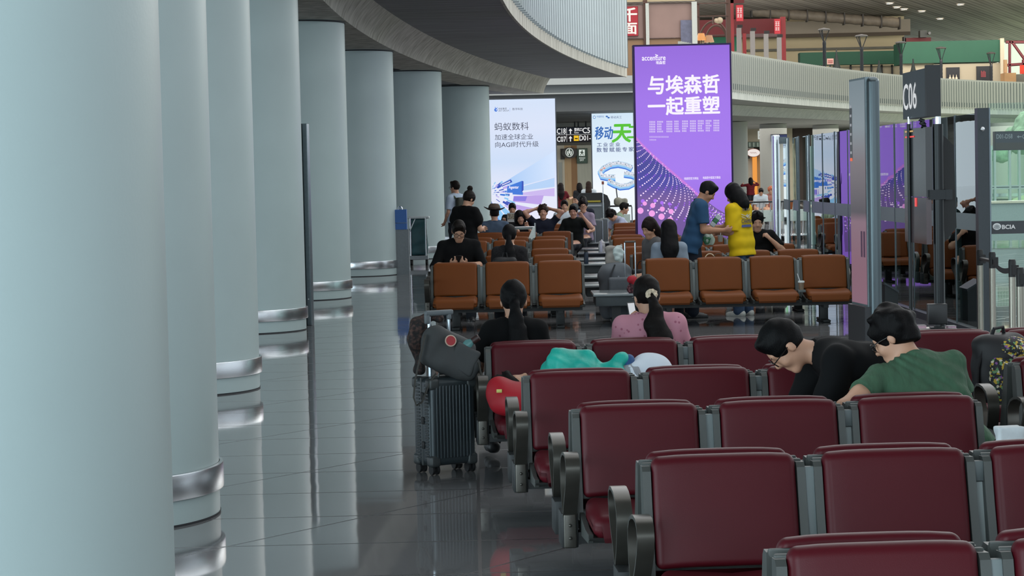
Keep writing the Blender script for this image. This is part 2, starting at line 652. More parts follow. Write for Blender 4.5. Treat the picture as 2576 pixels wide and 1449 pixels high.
        for hj, kn, an, td, sg in s.leg:
            B.chain([hj, hj * .5 + kn * .5, kn], [.088, .078, .056], k=.05)
            B.chain([kn, kn * .68 + an * .32, an], [.055, .057, .037], k=.03)
            td = nrm(td)
            B.cap(an + np.array((0, 0, -.035)) - td * .035, an + np.array((0, 0, -.055)) + td * .13, .036, .026, k=.03)
        return B
    def shirt(s, sleeve=.7, g=.014, hem=-.06, neck=.066, vneck=0.):
        B = Solid()
        w = s.w
        g = g * .75
        fl = (s.Y, 1.24)
        B.cap(s.tp(-.093 * w, 0, .36), s.tp(.093 * w, 0, .36), .108 * (.5 + .5 * w) + g, k=.0, flat=fl)
        B.cap(s.tp(-.04, -.02, .44), s.tp(.04, -.02, .44), .064 + g, k=.04)
        for t in (.24, .12, .0, hem):
            B.cap(s.tp(-.08 * w, 0, t), s.tp(.08 * w, 0, t), (.105 + .012 * (t < .06)) * (.5 + .5 * w) + g * 1.1, k=.025, flat=(s.Y, 1.17))
        B.cut_half(-s.T, s.tp(0, 0, hem))
        tot = .285
        for sh, el, wr, hd, pn, cu, sg in s.arm:
            e = nrm(el - sh); w_ = nrm(wr - el)
            B.cap(s.tp(sg * .035, -.02, .476), s.tp(sg * .15 * w, -.01, .436), .042 + g, .047 + g, k=.03)
            B.cap(s.tp(sg * .14 * w, -.01, .425), sh, .051 + g, .051 + g, k=.025)
            if sleeve <= 1:
                q = sh + e * tot * sleeve
                B.fcap(sh, q, .053 + g, .049 + g * 1.7, k=.022)
            else:
                B.cap(sh, el, .052 + g, .042 + g, k=.022)
                B.fcap(el, el + w_ * .245 * (sleeve - 1), .042 + g, .033 + g, k=.02)
        B.cut_cap(s.neck + s.T * .048, s.neck + s.T * .25, neck)
        if vneck: B.cut_cap(s.tp(0, .2, .34), s.neck + s.Y * .05, vneck)
        return B
    def sleeve_cuts(s, B, sleeve, rad=.16):
        """flat cuffs: trims what a sleeve's round end carries past its hem"""
        return B
    def trousers(s, length=1., g=.012, top=.0):
        B = Solid()
        B.cap(s.tp(-.075 * s.w, 0, .02), s.tp(.075 * s.w, 0, .02), .104 + g * .6, k=.06, flat=(s.Y, 1.2))
        for hj, kn, an, td, sg in s.leg:
            B.chain([hj, hj * .5 + kn * .5, kn], [.094 + g * .6, .084 + g, .063 + g], k=.04)
            if length > .5:
                f = (length - .5) * 2
                B.chain([kn, kn + (an - kn) * f * .35, kn + (an - kn) * f], [.06 + g, .06 + g, .048 + g * 1.3], k=.03)
        B.cut_half(s.T, s.tp(0, 0, top))
        return B
    def shoes(s):
        out = []
        for hj, kn, an, td, sg in s.leg:
            td = nrm(np.array((td[0], td[1], 0)))
            B = Solid()
            B.chain([an + (0, 0, -.045) - td * .045, an + (0, 0, -.05) + td * .06, an + (0, 0, -.058) + td * .15], [.047, .042, .036], k=.02)
            B.cap(an + (0, 0, -.03), an + (0, 0, 0.0), .044, .043, k=.02)
            B.cut_half((0, 0, -1), an + np.array((0, 0, -.085)))
            out.append(B)
        return out

def hair_solid(style, seed=1):
    B = Solid()
    men = style in ('short', 'shortflat', 'messy')
    gx = .010 if men else .014
    B.ell((0, -.014, .036), (.076 + gx, .096 + gx, .097 + gx), k=.01)
    if style == 'messy':
        B.ell((0, -.03, .05), (.095, .105, .10), k=.03)
        B.ell((0, -.07, -.04), (.075, .05, .06), k=.04)
        rs = np.random.RandomState(seed)
        for _ in range(26):
            w, e = rs.uniform(0, 6.28), rs.uniform(-.2, 1.4)
            q = np.array((math.cos(w) * math.cos(e) * .088, -.02 + math.sin(w) * math.cos(e) * .108, .035 + math.sin(e) * .108))
            if q[1] > .05 and q[2] < .07: continue
            B.cap(q, q + rs.normal(size=3) * .02, .022, .012, k=.02)
    if style == 'short' or style == 'shortflat':
        B.cap((-.03, .06, .11), (.04, .06, .105), .022, k=.03)
    if style == 'long':
        B.chain([(0, -.05, .06), (0, -.085, -.08), (0, -.115, -.22), (0, -.12, -.36)], [.09, .098, .105, .07], k=.05, flat=((0, 1, 0), 1.5))
    if style == 'bob':
        B.chain([(0, -.035, .05), (0, -.045, -.06), (0, -.055, -.15)], [.094, .108, .105], k=.05, flat=((0, 1, 0), 1.15))
    if style in ('pony', 'wavypony'):
        fl = ((0, 1, 0), 1.5)
        wv = .012 if style == 'wavypony' else 0
        B.chain([(0, -.10, -.01), (0, -.122, -.04), (.005 + wv, -.135, -.12), (.012 - wv, -.135, -.21), (.02 + wv, -.13, -.30), (.03, -.125, -.37)],
                [.024, .03, .046, .060 + wv, .070 + wv, .05], k=.02, flat=fl)
    if style == 'bun':
        B.ell((0.0, -.06, .165), (.045, .045, .042), k=.015)
    # the face, ears and nape stay free
    B.cut_ell((0, .125, -.03), (.068, .085, .108 if men else .098), k=.015)
    if men:
        B.cut_half((0, .25, -1), (0, -.02, -.055), k=.02)
        for sg in (-1, 1): B.cut_ell((sg * .095, .01, -.045), (.03, .045, .055), k=.01)
    elif style in ('pony', 'wavypony', 'bun'):
        B.cut_half((0, .55, -1), (0, -.02, -.085 if style == 'bun' else -.6), k=.02)
        for sg in (-1, 1): B.cut_ell((sg * .098, .005, -.04), (.022, .03, .035), k=.01)
    return B

_HAIRSEED = [0]
def collar(fig, mat, p, r=.060):
    m = MB()
    c = fig.tp(0, -.018, .490)
    m.tube([tuple((c + fig.X * r * math.cos(a) + fig.Y * r * .95 * math.sin(a) - fig.T * .022 * math.sin(a)) * fig.size) for a in [i * math.pi / 12 for i in range(25)]], .0105, 8, cap=False)
    m.build('collar', mat, p)
def person(label, at, rz, fig, skin=None, hair=('short', '#15120f'), shirt=None, pants=None, shoes=None, h=.012, group=None, glasses=False,
           fold=.0034, smooth=2, brow=True):
    """at: world point below the hips (z = floor)"""
    p = thing('person', label, 'person', at, rz, group)
    sm = skin or skin_mat()
    Z = Matrix.Scale(fig.size, 4)
    fig.body().build('body', sm, p, h, smooth, Z)
    if hair:
        st, hc = hair
        _HAIRSEED[0] += 1
        hb = hair_solid(st, _HAIRSEED[0])
        hb.disp = waves(_HAIRSEED[0], .0055 if st == 'messy' else .0022, 48 if st == 'messy' else 60, 6)
        hb.build('hair', M('hair_' + hc[1:], hc, .55, var=.3, scale=14, bump=.35, bscale=60, stretch=(6, 6, .6), spec=.12), p, min(h, .009), smooth, fig.headmat())
    if shirt:
        nm, sc, sl, g = shirt[:4]
        kw = shirt[4] if len(shirt) > 4 else {}
        sb = fig.shirt(sl, g, **kw)
        sb.disp = waves(len(label), fold, 26, 7)
        sb.build(nm, sc, p, h, 1, Z)
        collar(fig, sc, p)
    if pants:
        nm, pc, ln, g = pants
        tb = fig.trousers(ln, g)
        tb.disp = waves(len(label) + 3, fold, 24, 6)
        tb.build(nm, pc, p, max(h, .012), 1, Z)
    if shoes:
        for sb in fig.shoes():
            sb.build('shoe', shoes, p, max(h, .01), 1, Z)
    Hm = fig.headmat()
    if brow:
        for sg in (-1, 1):
            e = MB(); e.lathe([(.001, -.011), (.0085, -.0065), (.0115, 0), (.0085, .0065), (.001, .011)], 10)
            e.build('eye', M('eye_dark', '#1c1512', .2, var=.0), p).data.transform(Hm @ Matrix.Translation((sg * .031, .073, .006)) @ Matrix.Diagonal((1.25, .6, .55, 1)))
            b = Solid().chain([(sg * .016, .086, .026), (sg * .034, .083, .031), (sg * .05, .072, .025)], [.0035, .004, .002], k=.004)
            b.build('eyebrow', M('hair_brow', '#1a1410', .6), p, .004, 0, Hm)
    if glasses:
        g = MB()
        for sg in (-1, 1):
            pts = [(sg * .034 + .026 * math.cos(a), .1, .004 + .021 * math.sin(a)) for a in [i * math.pi / 8 for i in range(17)]]
            g.tube(pts, .0028, 6, cap=False)
            g.tube([(sg * .06, .1, .01), (sg * .08, .06, .008), (sg * .084, -.02, .0)], .0025, 6)
        g.tube([(-.009, .1, .008), (0, .102, .01), (.009, .1, .008)], .0025, 6)
        g.build('glasses', M('glasses_black', '#0c0c0e', .25), p).data.transform(Hm)
    return p
# ------------------------------------------------------------------ the hall
def floor_mat():
    m = bpy.data.materials.new('polished_granite'); m.use_nodes = True
    nt = m.node_tree; N = nt.nodes; L = nt.links
    b = N['Principled BSDF']
    tc = N.new('ShaderNodeTexCoord'); mp = N.new('ShaderNodeMapping')
    mp.inputs['Rotation'].default_value = (0, 0, R(9))
    L.new(tc.outputs['Object'], mp.inputs[0])
    def joints(rot, row, width):
        mq = N.new('ShaderNodeMapping'); mq.inputs['Rotation'].default_value = (0, 0, R(rot))
        L.new(tc.outputs['Object'], mq.inputs[0])
        q = N.new('ShaderNodeTexBrick'); q.offset = 0.0
        q.inputs['Scale'].default_value = 1.0; q.inputs['Brick Width'].default_value = 400; q.inputs['Row Height'].default_value = row
        q.inputs['Mortar Size'].default_value = width; q.inputs['Mortar Smooth'].default_value = 0
        L.new(mq.outputs[0], q.inputs['Vector'])
        return q
    j1, j2 = joints(-1, .9, .009), joints(-54, 1.5, .007)
    br = N.new('ShaderNodeMath'); br.operation = 'MAXIMUM'
    L.new(j1.outputs['Fac'], br.inputs[0]); L.new(j2.outputs['Fac'], br.inputs[1])
    nz = N.new('ShaderNodeTexNoise'); nz.inputs['Scale'].default_value = 260; nz.inputs['Detail'].default_value = 4
    L.new(tc.outputs['Object'], nz.inputs['Vector'])
    cr = N.new('ShaderNodeValToRGB')
    cr.color_ramp.elements[0].position = .35; cr.color_ramp.elements[1].position = .7
    cr.color_ramp.elements[0].color = (.13, .13, .135, 1); cr.color_ramp.elements[1].color = (.22, .218, .22, 1)
    L.new(nz.outputs['Fac'], cr.inputs[0])
    mx = N.new('ShaderNodeMix'); mx.data_type = 'RGBA'
    mx.inputs['B'].default_value = (.05, .05, .052, 1)
    L.new(cr.outputs[0], mx.inputs['A']); L.new(br.outputs[0], mx.inputs['Factor'])
    L.new(mx.outputs['Result'], b.inputs['Base Color'])
    rr = N.new('ShaderNodeMapRange'); rr.inputs['To Min'].default_value = .045; rr.inputs['To Max'].default_value = .3
    L.new(br.outputs[0], rr.inputs['Value']); L.new(rr.outputs[0], b.inputs['Roughness'])
    b.inputs['IOR'].default_value = 1.75
    # each slab lies a hair out of level
    wn_ = N.new('ShaderNodeTexWhiteNoise'); wn_.noise_dimensions = '3D'
    sn = N.new('ShaderNodeVectorMath'); sn.operation = 'SNAP'; sn.inputs[1].default_value = (1.2, 1.2, 10)
    L.new(mp.outputs[0], sn.inputs[0]); L.new(sn.outputs[0], wn_.inputs['Vector'])
    sb = N.new('ShaderNodeVectorMath'); sb.operation = 'SUBTRACT'; sb.inputs[1].default_value = (.5, .5, .5)
    L.new(wn_.outputs['Color'], sb.inputs[0])
    n2 = N.new('ShaderNodeTexNoise'); n2.inputs['Scale'].default_value = 2.2; n2.inputs['Detail'].default_value = 1
    L.new(tc.outputs['Object'], n2.inputs['Vector'])
    s2 = N.new('ShaderNodeVectorMath'); s2.operation = 'SUBTRACT'; s2.inputs[1].default_value = (.5, .5, .5)
    L.new(n2.outputs['Color'], s2.inputs[0])
    ad = N.new('ShaderNodeVectorMath'); ad.operation = 'ADD'
    k1 = N.new('ShaderNodeVectorMath'); k1.operation = 'SCALE'; k1.inputs['Scale'].default_value = .0028
    k2 = N.new('ShaderNodeVectorMath'); k2.operation = 'SCALE'; k2.inputs['Scale'].default_value = .006
    L.new(sb.outputs[0], k1.inputs[0]); L.new(s2.outputs[0], k2.inputs[0])
    L.new(k1.outputs[0], ad.inputs[0]); L.new(k2.outputs[0], ad.inputs[1])
    ge = N.new('ShaderNodeNewGeometry')
    a2 = N.new('ShaderNodeVectorMath'); a2.operation = 'ADD'
    L.new(ge.outputs['Normal'], a2.inputs[0]); L.new(ad.outputs[0], a2.inputs[1])
    nm = N.new('ShaderNodeVectorMath'); nm.operation = 'NORMALIZE'
    L.new(a2.outputs[0], nm.inputs[0]); L.new(nm.outputs[0], b.inputs['Normal'])
    return m

def concrete(name, c1, c2, streak=True):
    m = bpy.data.materials.new(name); m.use_nodes = True
    nt = m.node_tree; N = nt.nodes; L = nt.links
    b = N['Principled BSDF']; b.inputs['Roughness'].default_value = .8
    tc = N.new('ShaderNodeTexCoord'); mp = N.new('ShaderNodeMapping')
    mp.inputs['Scale'].default_value = (3.2, 3.2, .55) if streak else (.5, 6, 3)
    L.new(tc.outputs['Object'], mp.inputs[0])
    nz = N.new('ShaderNodeTexNoise'); nz.inputs['Scale'].default_value = 1.6; nz.inputs['Detail'].default_value = 7
    L.new(mp.outputs[0], nz.inputs['Vector'])
    cr = N.new('ShaderNodeValToRGB')
    cr.color_ramp.elements[0].position = .3; cr.color_ramp.elements[1].position = .68
    cr.color_ramp.elements[0].color = (*lin(c1), 1); cr.color_ramp.elements[1].color = (*lin(c2), 1)
    L.new(nz.outputs['Fac'], cr.inputs[0]); L.new(cr.outputs[0], b.inputs['Base Color'])
    return m

FLOOR_M = floor_mat()
mb = MB(); mb.prism([(-60, -25), (30, -25), (30, 64), (14.2, 64), (14.2, 66), (30, 140), (45, 205), (-60, 205)], 'z', -.3, 0)
tag(mb.build('floor', FLOOR_M, smooth=0), kind='structure')

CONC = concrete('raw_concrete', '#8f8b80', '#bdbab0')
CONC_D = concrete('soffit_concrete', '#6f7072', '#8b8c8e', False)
FASC = concrete('pale_fascia', '#a6aaa8', '#bcbfbc')
PAINT = M('column_paint', '#a8b8b8', .42, var=.035, scale=1.4, bump=.03, bscale=90)
STEEL = M('brushed_steel', '#d4d7da', .27, 1., var=.05, scale=60, stretch=(40, 40, .5), bump=.02, bscale=40)
DARKGAP = M('dark_joint', '#24262a', .7)

# columns: right-hand edge at the floor line, row curving along the hall
COLR = .75
cols = []
for (px, py) in ((540, 1291), (649, 976), (768, 828), (884, 748), (1002, 690), (1121, 648)):
    q = PZ(px, py, 0)
    cols.append((q.x, q.y))
cols.insert(0, (-.585, 4.55))
cols.append((P(1237, 560, 58.2).x, 58.2))
ring = ['closest to the camera', 'second in the row, steel band largest',
        'third in the row', 'fourth in the row, before the dark thin board',
        'fifth in the row, behind the dark thin board', 'sixth in the row, before the blue box',
        'seventh in the row, behind the cleaning cart', 'last in the row, by the pale blue advert']
def col_center(pxe, z, r):
    # centre of a column of radius r at distance z whose right-hand outline runs through pixel column pxe
    a = math.atan((pxe - CX) / FPX)
    x = z * math.tan(a)
    for _ in range(30):
        x = z * math.tan(a - math.asin(r / math.hypot(x, z)))
    return x
CEDGE = [413, 532, 641, 762, 877, 996, 1116.5, 1235]      # outlines at eye level
for i, (xr, z) in enumerate(cols):
    xr = col_center(CEDGE[i] + 6, z, COLR) + COLR
    c = thing('round_column', 'pale grey round column with steel band, ' + ring[i], 'column', (xr - COLR, z, 0), 0, 'round columns along the walkway')
    c['kind'] = 'thing'
    s_ = MB(); s_.lathe([(COLR, 0), (COLR, 4.22)], 96); s_.build('shaft', PAINT, c)
    b_ = MB(); b_.lathe([(COLR + .004, .14), (COLR + .022, .142), (COLR + .024, .148), (COLR + .024, .272), (COLR + .022, .278), (COLR + .004, .28)], 96, cap=False)
    b_.build('steel_band', STEEL, c)
    g_ = MB(); g_.lathe([(COLR + .003, 0), (COLR + .003, .012)], 96, cap=False); g_.build('floor_joint', DARKGAP, c)
    t_ = MB(); t_.lathe([(COLR + .012, 4.19), (COLR + .012, 4.215)], 96, cap=False); t_.build('top_joint', DARKGAP, c)

# ring beam, cantilevered slab and its edge, all on curves read along the hall
def curve_fit(pts, z, deg=2, extra=()):
    w = [PZ(a, b, z) for a, b in pts]
    ys = np.array([q.y for q in w] + [e[1] for e in extra]); xs = np.array([q.x for q in w] + [e[0] for e in extra])
    return np.poly1d(np.polyfit(ys, xs, deg)), ys
Z_S, Z_B, Z_T = 4.22, 4.655, 4.94
fb, yb = curve_fit(((798, 0), (872, 50), (930, 89), (992, 124), (1097, 167), (1205, 206), (1384, 237)), Z_S)
ft, yt = curve_fit(((930, 0), (988, 29), (1046, 70), (1104, 103), (1182, 138), (1260, 163), (1337, 184), (1391, 200)), Z_B)
fs_, ys_ = curve_fit(((1256, 0), (1283, 35), (1318, 74), (1399, 130), (1492, 167), (1574, 194)), Z_B, 3)
YE = 64.6
def fslab(y): return fs_(max(y, 30)) - max(0, 30 - y) * .0
YS = [2 + (YE - 2) * i / 80 for i in range(81)]
def strip(pairs, smooth=40):
    m = MB()
    n = len(pairs[0])
    for row in pairs: m.v += [tuple(p) for p in row]
    for i in range(len(pairs) - 1):
        for k in range(n - 1):
            m.f.append((i * n + k, i * n + k + 1, (i + 1) * n + k + 1, (i + 1) * n + k))
    m.f.append(tuple(range(n))); m.f.append(tuple(reversed(range((len(pairs) - 1) * n, len(pairs) * n))))
    return m
def closed(rows):
    return strip([list(r_) + [r_[0]] for r_ in rows])
rows = []
for y in YS:
    xb, xt = fb(y), ft(y) - (0 if y > 20 else 0)
    face = [(xb + (xt - xb) * t ** 1.5, y, Z_S + (Z_B - Z_S) * t) for t in (0, .2, .4, .6, .8, 1)]
    rows.append([(xb - .9, y, Z_S)] + face + [(xb - .9, y, Z_B)])
tag(closed(rows).build('trim_1', CONC, smooth=50), kind='structure')                      # ring beam over the columns
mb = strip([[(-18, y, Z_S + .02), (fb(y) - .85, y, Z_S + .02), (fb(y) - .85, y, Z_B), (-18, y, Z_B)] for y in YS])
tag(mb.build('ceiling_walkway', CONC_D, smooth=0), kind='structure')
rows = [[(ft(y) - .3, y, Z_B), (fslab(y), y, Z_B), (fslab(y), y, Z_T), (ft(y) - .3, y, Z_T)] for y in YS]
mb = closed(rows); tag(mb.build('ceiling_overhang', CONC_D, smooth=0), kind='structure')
rows = [[(fslab(y) + .001, y, Z_B - .01), (fslab(y) + .05, y, Z_B - .01), (fslab(y) + .05, y, Z_T), (fslab(y) + .001, y, Z_T)] for y in YS + [YE + .05]]
tag(closed(rows).build('trim_2', CONC, smooth=40), kind='structure')                      # slab edge
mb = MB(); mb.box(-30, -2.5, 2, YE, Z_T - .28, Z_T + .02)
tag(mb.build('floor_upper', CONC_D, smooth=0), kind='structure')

# white louvre screen on the slab edge
WHITE = M('white_louvre', '#dfe8e9', .4, var=.02, scale=3)
scr = thing('louvre_screen', 'tall white louvre screen of upright blades on the curved concrete slab edge', 'screen', (fslab(50), 50, Z_T))
blade = None
y = 33.5
SEAM = M('louvre_seam', '#848f92', .6, var=0)
sm_ = MB(); sm_.box(.026, .033, -.03, -.02, -.05, 2.7); sm_ = sm_.mesh('seam', 0); sm_.materials.append(SEAM)
lp_ = MB(); lp_.box(-.30, .03, -.03, .0, -.05, -.02); lp_ = lp_.mesh('bottom_lip', 0); lp_.materials.append(SEAM)
while y < YE - .1:
    x = fslab(y)
    w = .34
    if blade is None:
        b_ = MB(); b_.box(-w + .03, .03, -.02, .02, -.02, 2.7); b_.box(.018, .03, -.02, .10, -.02, 2.7)
        blade = b_.mesh('blade', 0); blade.materials.append(WHITE)
    o_ = link('blade', blade, None, scr, (x + .12 - scr.location.x, y - 50, 0))
    link('seam', sm_, None, o_); link('bottom_lip', lp_, None, o_)
    y += .52
b_ = MB()
b_.tube([(fslab(y) - .12 - scr.location.x, y - 50, .01) for y in [33 + i * (YE - 33.2) / 40 for i in range(41)]], .03, 6)
b_.build('bottom_rail', M('dark_rail', '#3a3f44', .5), scr)

# bridge slab across the far end
bx0, bx1 = P(1330, 200, 75).x, P(1845, 200, 75).x
G1, G2 = M('bridge_pale', '#b5bab9', .6, var=.03), M('bridge_grey', '#7e8385', .6, var=.03)
mb = MB(); mb.box(-12, 6.6, 75, 75.3, 4.90, 5.16); tag(mb.build('trim_3', G1, smooth=0), kind='structure')
mb = MB(); mb.box(-12, 6.6, 75.25, 75.5, 4.61, 4.9); tag(mb.build('trim_4', G2, smooth=0), kind='structure')
mb = MB(); mb.box(-12, 6.6, 75.1, 75.28, 4.585, 4.625); tag(mb.build('trim_5', G1, smooth=0), kind='structure')
mb = MB(); mb.box(-14, 5.9, 75.6, 170, 4.63, 5.0); tag(mb.build('floor_bridge', CONC_D, smooth=0), kind='structure')
mb = MB(); mb.box(-12, 6.6, 75.6, 92, 4.0, 4.62); tag(mb.build('ceiling_bridge', M('bulkhead_grey', '#6b6f71', .7, var=.03), smooth=0), kind='structure')
mb = MB(); mb.box(-12, 9, 92, 108, 3.85, 3.98); tag(mb.build('ceiling_shops', M('shop_soffit', '#a9aaa6', .7, var=.04), smooth=0), kind='structure')

# upper gallery beyond the purple sign
g_pts = ((1845, 248), (2032, 268), (2270, 280), (2576, 289))
gw = [PZ(a, b, Z_B) for a, b in g_pts]
px_ = np.array([q.x for q in gw]); gpoly = np.poly1d(np.polyfit(px_, [q.y for q in gw], 2))
XG = [6.0 + (36 - 6.0) * i / 60 for i in range(61)]
bw = [PZ(a, b, Z_S) for a, b in ((1845, 290), (2110, 303), (2400, 312), (2576, 318))]
bpoly = np.poly1d(np.polyfit([q.x for q in bw], [q.y for q in bw], 2))
rows = [[(x, gpoly(x), Z_B), (x, gpoly(x), 5.02), (x, gpoly(x) + 60, 5.02), (x, gpoly(x) + 60, Z_B)] for x in XG]
tag(closed(rows).build('floor_gallery', FASC, smooth=30), kind='structure')
rows = [[(x, bpoly(x) - .9, Z_B - .01), (x, bpoly(x), Z_S), (x, bpoly(x) + 25, Z_S), (x, bpoly(x) + 25, Z_B - .01)] for x in [7 + i * .6 for i in range(50)]]
tag(closed(rows).build('ceiling_gallery', FASC, smooth=30), kind='structure')

GREYFIN = M('grey_fin', '#a3a69f', .5, var=.03)
bal = thing('gallery_balustrade', 'long grey balustrade of upright fins along the curved upper gallery', 'balustrade', (18, float(gpoly(18)), 5.0))
f_ = MB(); f_.box(-.075, .075, -.06, .06, -.06, 1.5); FIN = f_.mesh('fin', 0); FIN.materials.append(GREYFIN)
f_ = MB(); f_.box(-.06, .06, .0, .03, .22, 1.42); f_.box(-.085, .085, -.03, .04, .02, .25)
INF = f_.mesh('infill_panel', 0); INF.materials.append(M('infill_glass', '#5d6664', .3, var=.12, scale=2))
pts = []
x = 6.2
while x < 34:
    pts.append((x, float(gpoly(x))))
    sl = float(gpoly.deriv()(x))
    x += .33 / math.hypot(1, sl)
rest = MB()
rest2 = MB()
for i, (x, y) in enumerate(pts):
    X_, Y_ = x - 18, y - .02 - bal.location.y
    nx = (pts[min(i + 1, len(pts) - 1)][0] + x) / 2 - 18
    ny = (pts[min(i + 1, len(pts) - 1)][1] + y) / 2 - bal.location.y
    if i < 100:
        link('fin', FIN, None, bal, (X_, Y_, 0))
        link('infill_panel', INF, None, bal, (nx, ny, 0))
    else:
        rest.add(FIN.vertices and [tuple(v.co + Vector((X_, Y_, 0))) for v in FIN.vertices], [tuple(p.vertices) for p in FIN.polygons])
        rest2.add([tuple(v.co + Vector((nx, ny, 0))) for v in INF.vertices], [tuple(p.vertices) for p in INF.polygons])
tag(rest.build('fins', GREYFIN, bal, smooth=0), kind='stuff')
tag(rest2.build('infill_panels', INF.materials[0], bal, smooth=0), kind='stuff')

# columns below the gallery
for px, Z_, lab in ((1845, 106, 'distant pale round column right behind the purple sign'), (1946, 113, 'distant pale round column with the navy sign box beside the glass wall'),
                    (2078, 118, 'distant pale round column seen above the glass wall, no sign'), (2535, 122, 'distant pale round column left of the navy hanging gate board')):
    q = P(px, 400, Z_)
    c = thing('gallery_column', lab, 'column', (q.x, Z_, 0), 0, 'round columns under the gallery'); c['kind'] = 'thing'
    r_ = .7 if px != 2535 else .95
    s_ = MB(); s_.lathe([(r_, 0), (r_, 4.19)], 40); s_.build('shaft', M('gallery_column_paint', '#a4a6a3', .5, var=.03), c)
    s_ = MB(); s_.lathe([(r_ + .02, .1), (r_ + .02, .28)], 40, cap=False); s_.build('steel_band', STEEL, c)

# slatted roof high above
def slat_mat():
    m = bpy.data.materials.new('slatted_roof'); m.use_nodes = True
    nt = m.node_tree; N = nt.nodes; L = nt.links
    b = N['Principled BSDF']; b.inputs['Roughness'].default_value = .7
    tc = N.new('ShaderNodeTexCoord'); mp = N.new('ShaderNodeMapping'); mp.inputs['Rotation'].default_value = (0, 0, R(22))
    L.new(tc.outputs['Object'], mp.inputs[0])
    wv = N.new('ShaderNodeTexWave'); wv.bands_direction = 'X'; wv.inputs['Scale'].default_value = .8; wv.inputs['Distortion'].default_value = .25
    L.new(mp.outputs[0], wv.inputs['Vector'])
    m2 = N.new('ShaderNodeMapping'); m2.inputs['Scale'].default_value = (2, .05, 1)
    L.new(mp.outputs[0], m2.inputs[0])
    nz = N.new('ShaderNodeTexNoise'); nz.inputs['Scale'].default_value = 1.2; nz.inputs['Detail'].default_value = 5
    L.new(m2.outputs[0], nz.inputs['Vector'])
    mu = N.new('ShaderNodeMath'); mu.operation = 'MULTIPLY_ADD'; mu.inputs[1].default_value = .3
    L.new(wv.outputs['Fac'], mu.inputs[0]); L.new(nz.outputs['Fac'], mu.inputs[2])
    cr = N.new('ShaderNodeValToRGB')
    cr.color_ramp.elements[0].position = .35; cr.color_ramp.elements[1].position = .85
    cr.color_ramp.elements[0].color = (*lin('#5c544f'), 1); cr.color_ramp.elements[1].color = (*lin('#a39a93'), 1)
    L.new(mu.outputs[0], cr.inputs[0]); L.new(cr.outputs[0], b.inputs['Base Color'])
    return m
mb = MB(); mb.box(-40, 46, -25, 182, 12.0, 12.3)
tag(mb.build('ceiling', slat_mat(), smooth=0), kind='structure')
DL = M('downlight_glow', '#fff4e0', .4, emit=9, ecol='#fff0d8', var=0)
for px, py in ((2256, 18), (2274, 23), (2319, 28), (2365, 47), (2416, 11), (2238, 8)):
    q = PZ(px, py, 11.98)
    d = thing('downlight', 'small recessed downlight glowing in the slatted roof', 'lamp', q, 0, 'downlights in the slatted roof')
    a = MB(); a.lathe([(.26, -.05), (.26, 0)], 16, cap=False); a.build('rim', M('dark_rail', '#3a3f44', .5), d)
    a = MB(); a.lathe([(.24, -.03), (.24, -.02)], 16); a.build('lens', DL, d)
# ------------------------------------------------------------------ beam seating
PITCHU, SW = .62, .52
FRAME = M('seat_frame_grey', '#474a48', .45, .2, var=.06, scale=6, bump=.03)
PANEL = M('console_grey', '#6a7374', .5, var=.04, scale=5)
PANEL_D = M('console_rail', '#525a5b', .5, var=.04, scale=5)
PANEL_L = M('console_light', '#8f9796', .5, var=.04, scale=5)
BEAM = M('bench_dark', '#2d2f30', .5, .3, var=.08, scale=6)
ARMM = M('armrest_metal', '#4c4a45', .32, .6, var=.12, scale=9)
RED = M('burgundy_vinyl', '#4a0d17', .45, var=.05, scale=2.5, bump=.06, bscale=420, spec=.22)
ORANGE = M('tan_orange_vinyl', '#683611', .55, var=.05, scale=2.5, bump=.06, bscale=420, spec=.2)
TABLE = M('table_top_grey', '#6f7678', .18, var=.05, scale=8)
WHITEP = M('outlet_white', '#d8d8d4', .5, var=.02)

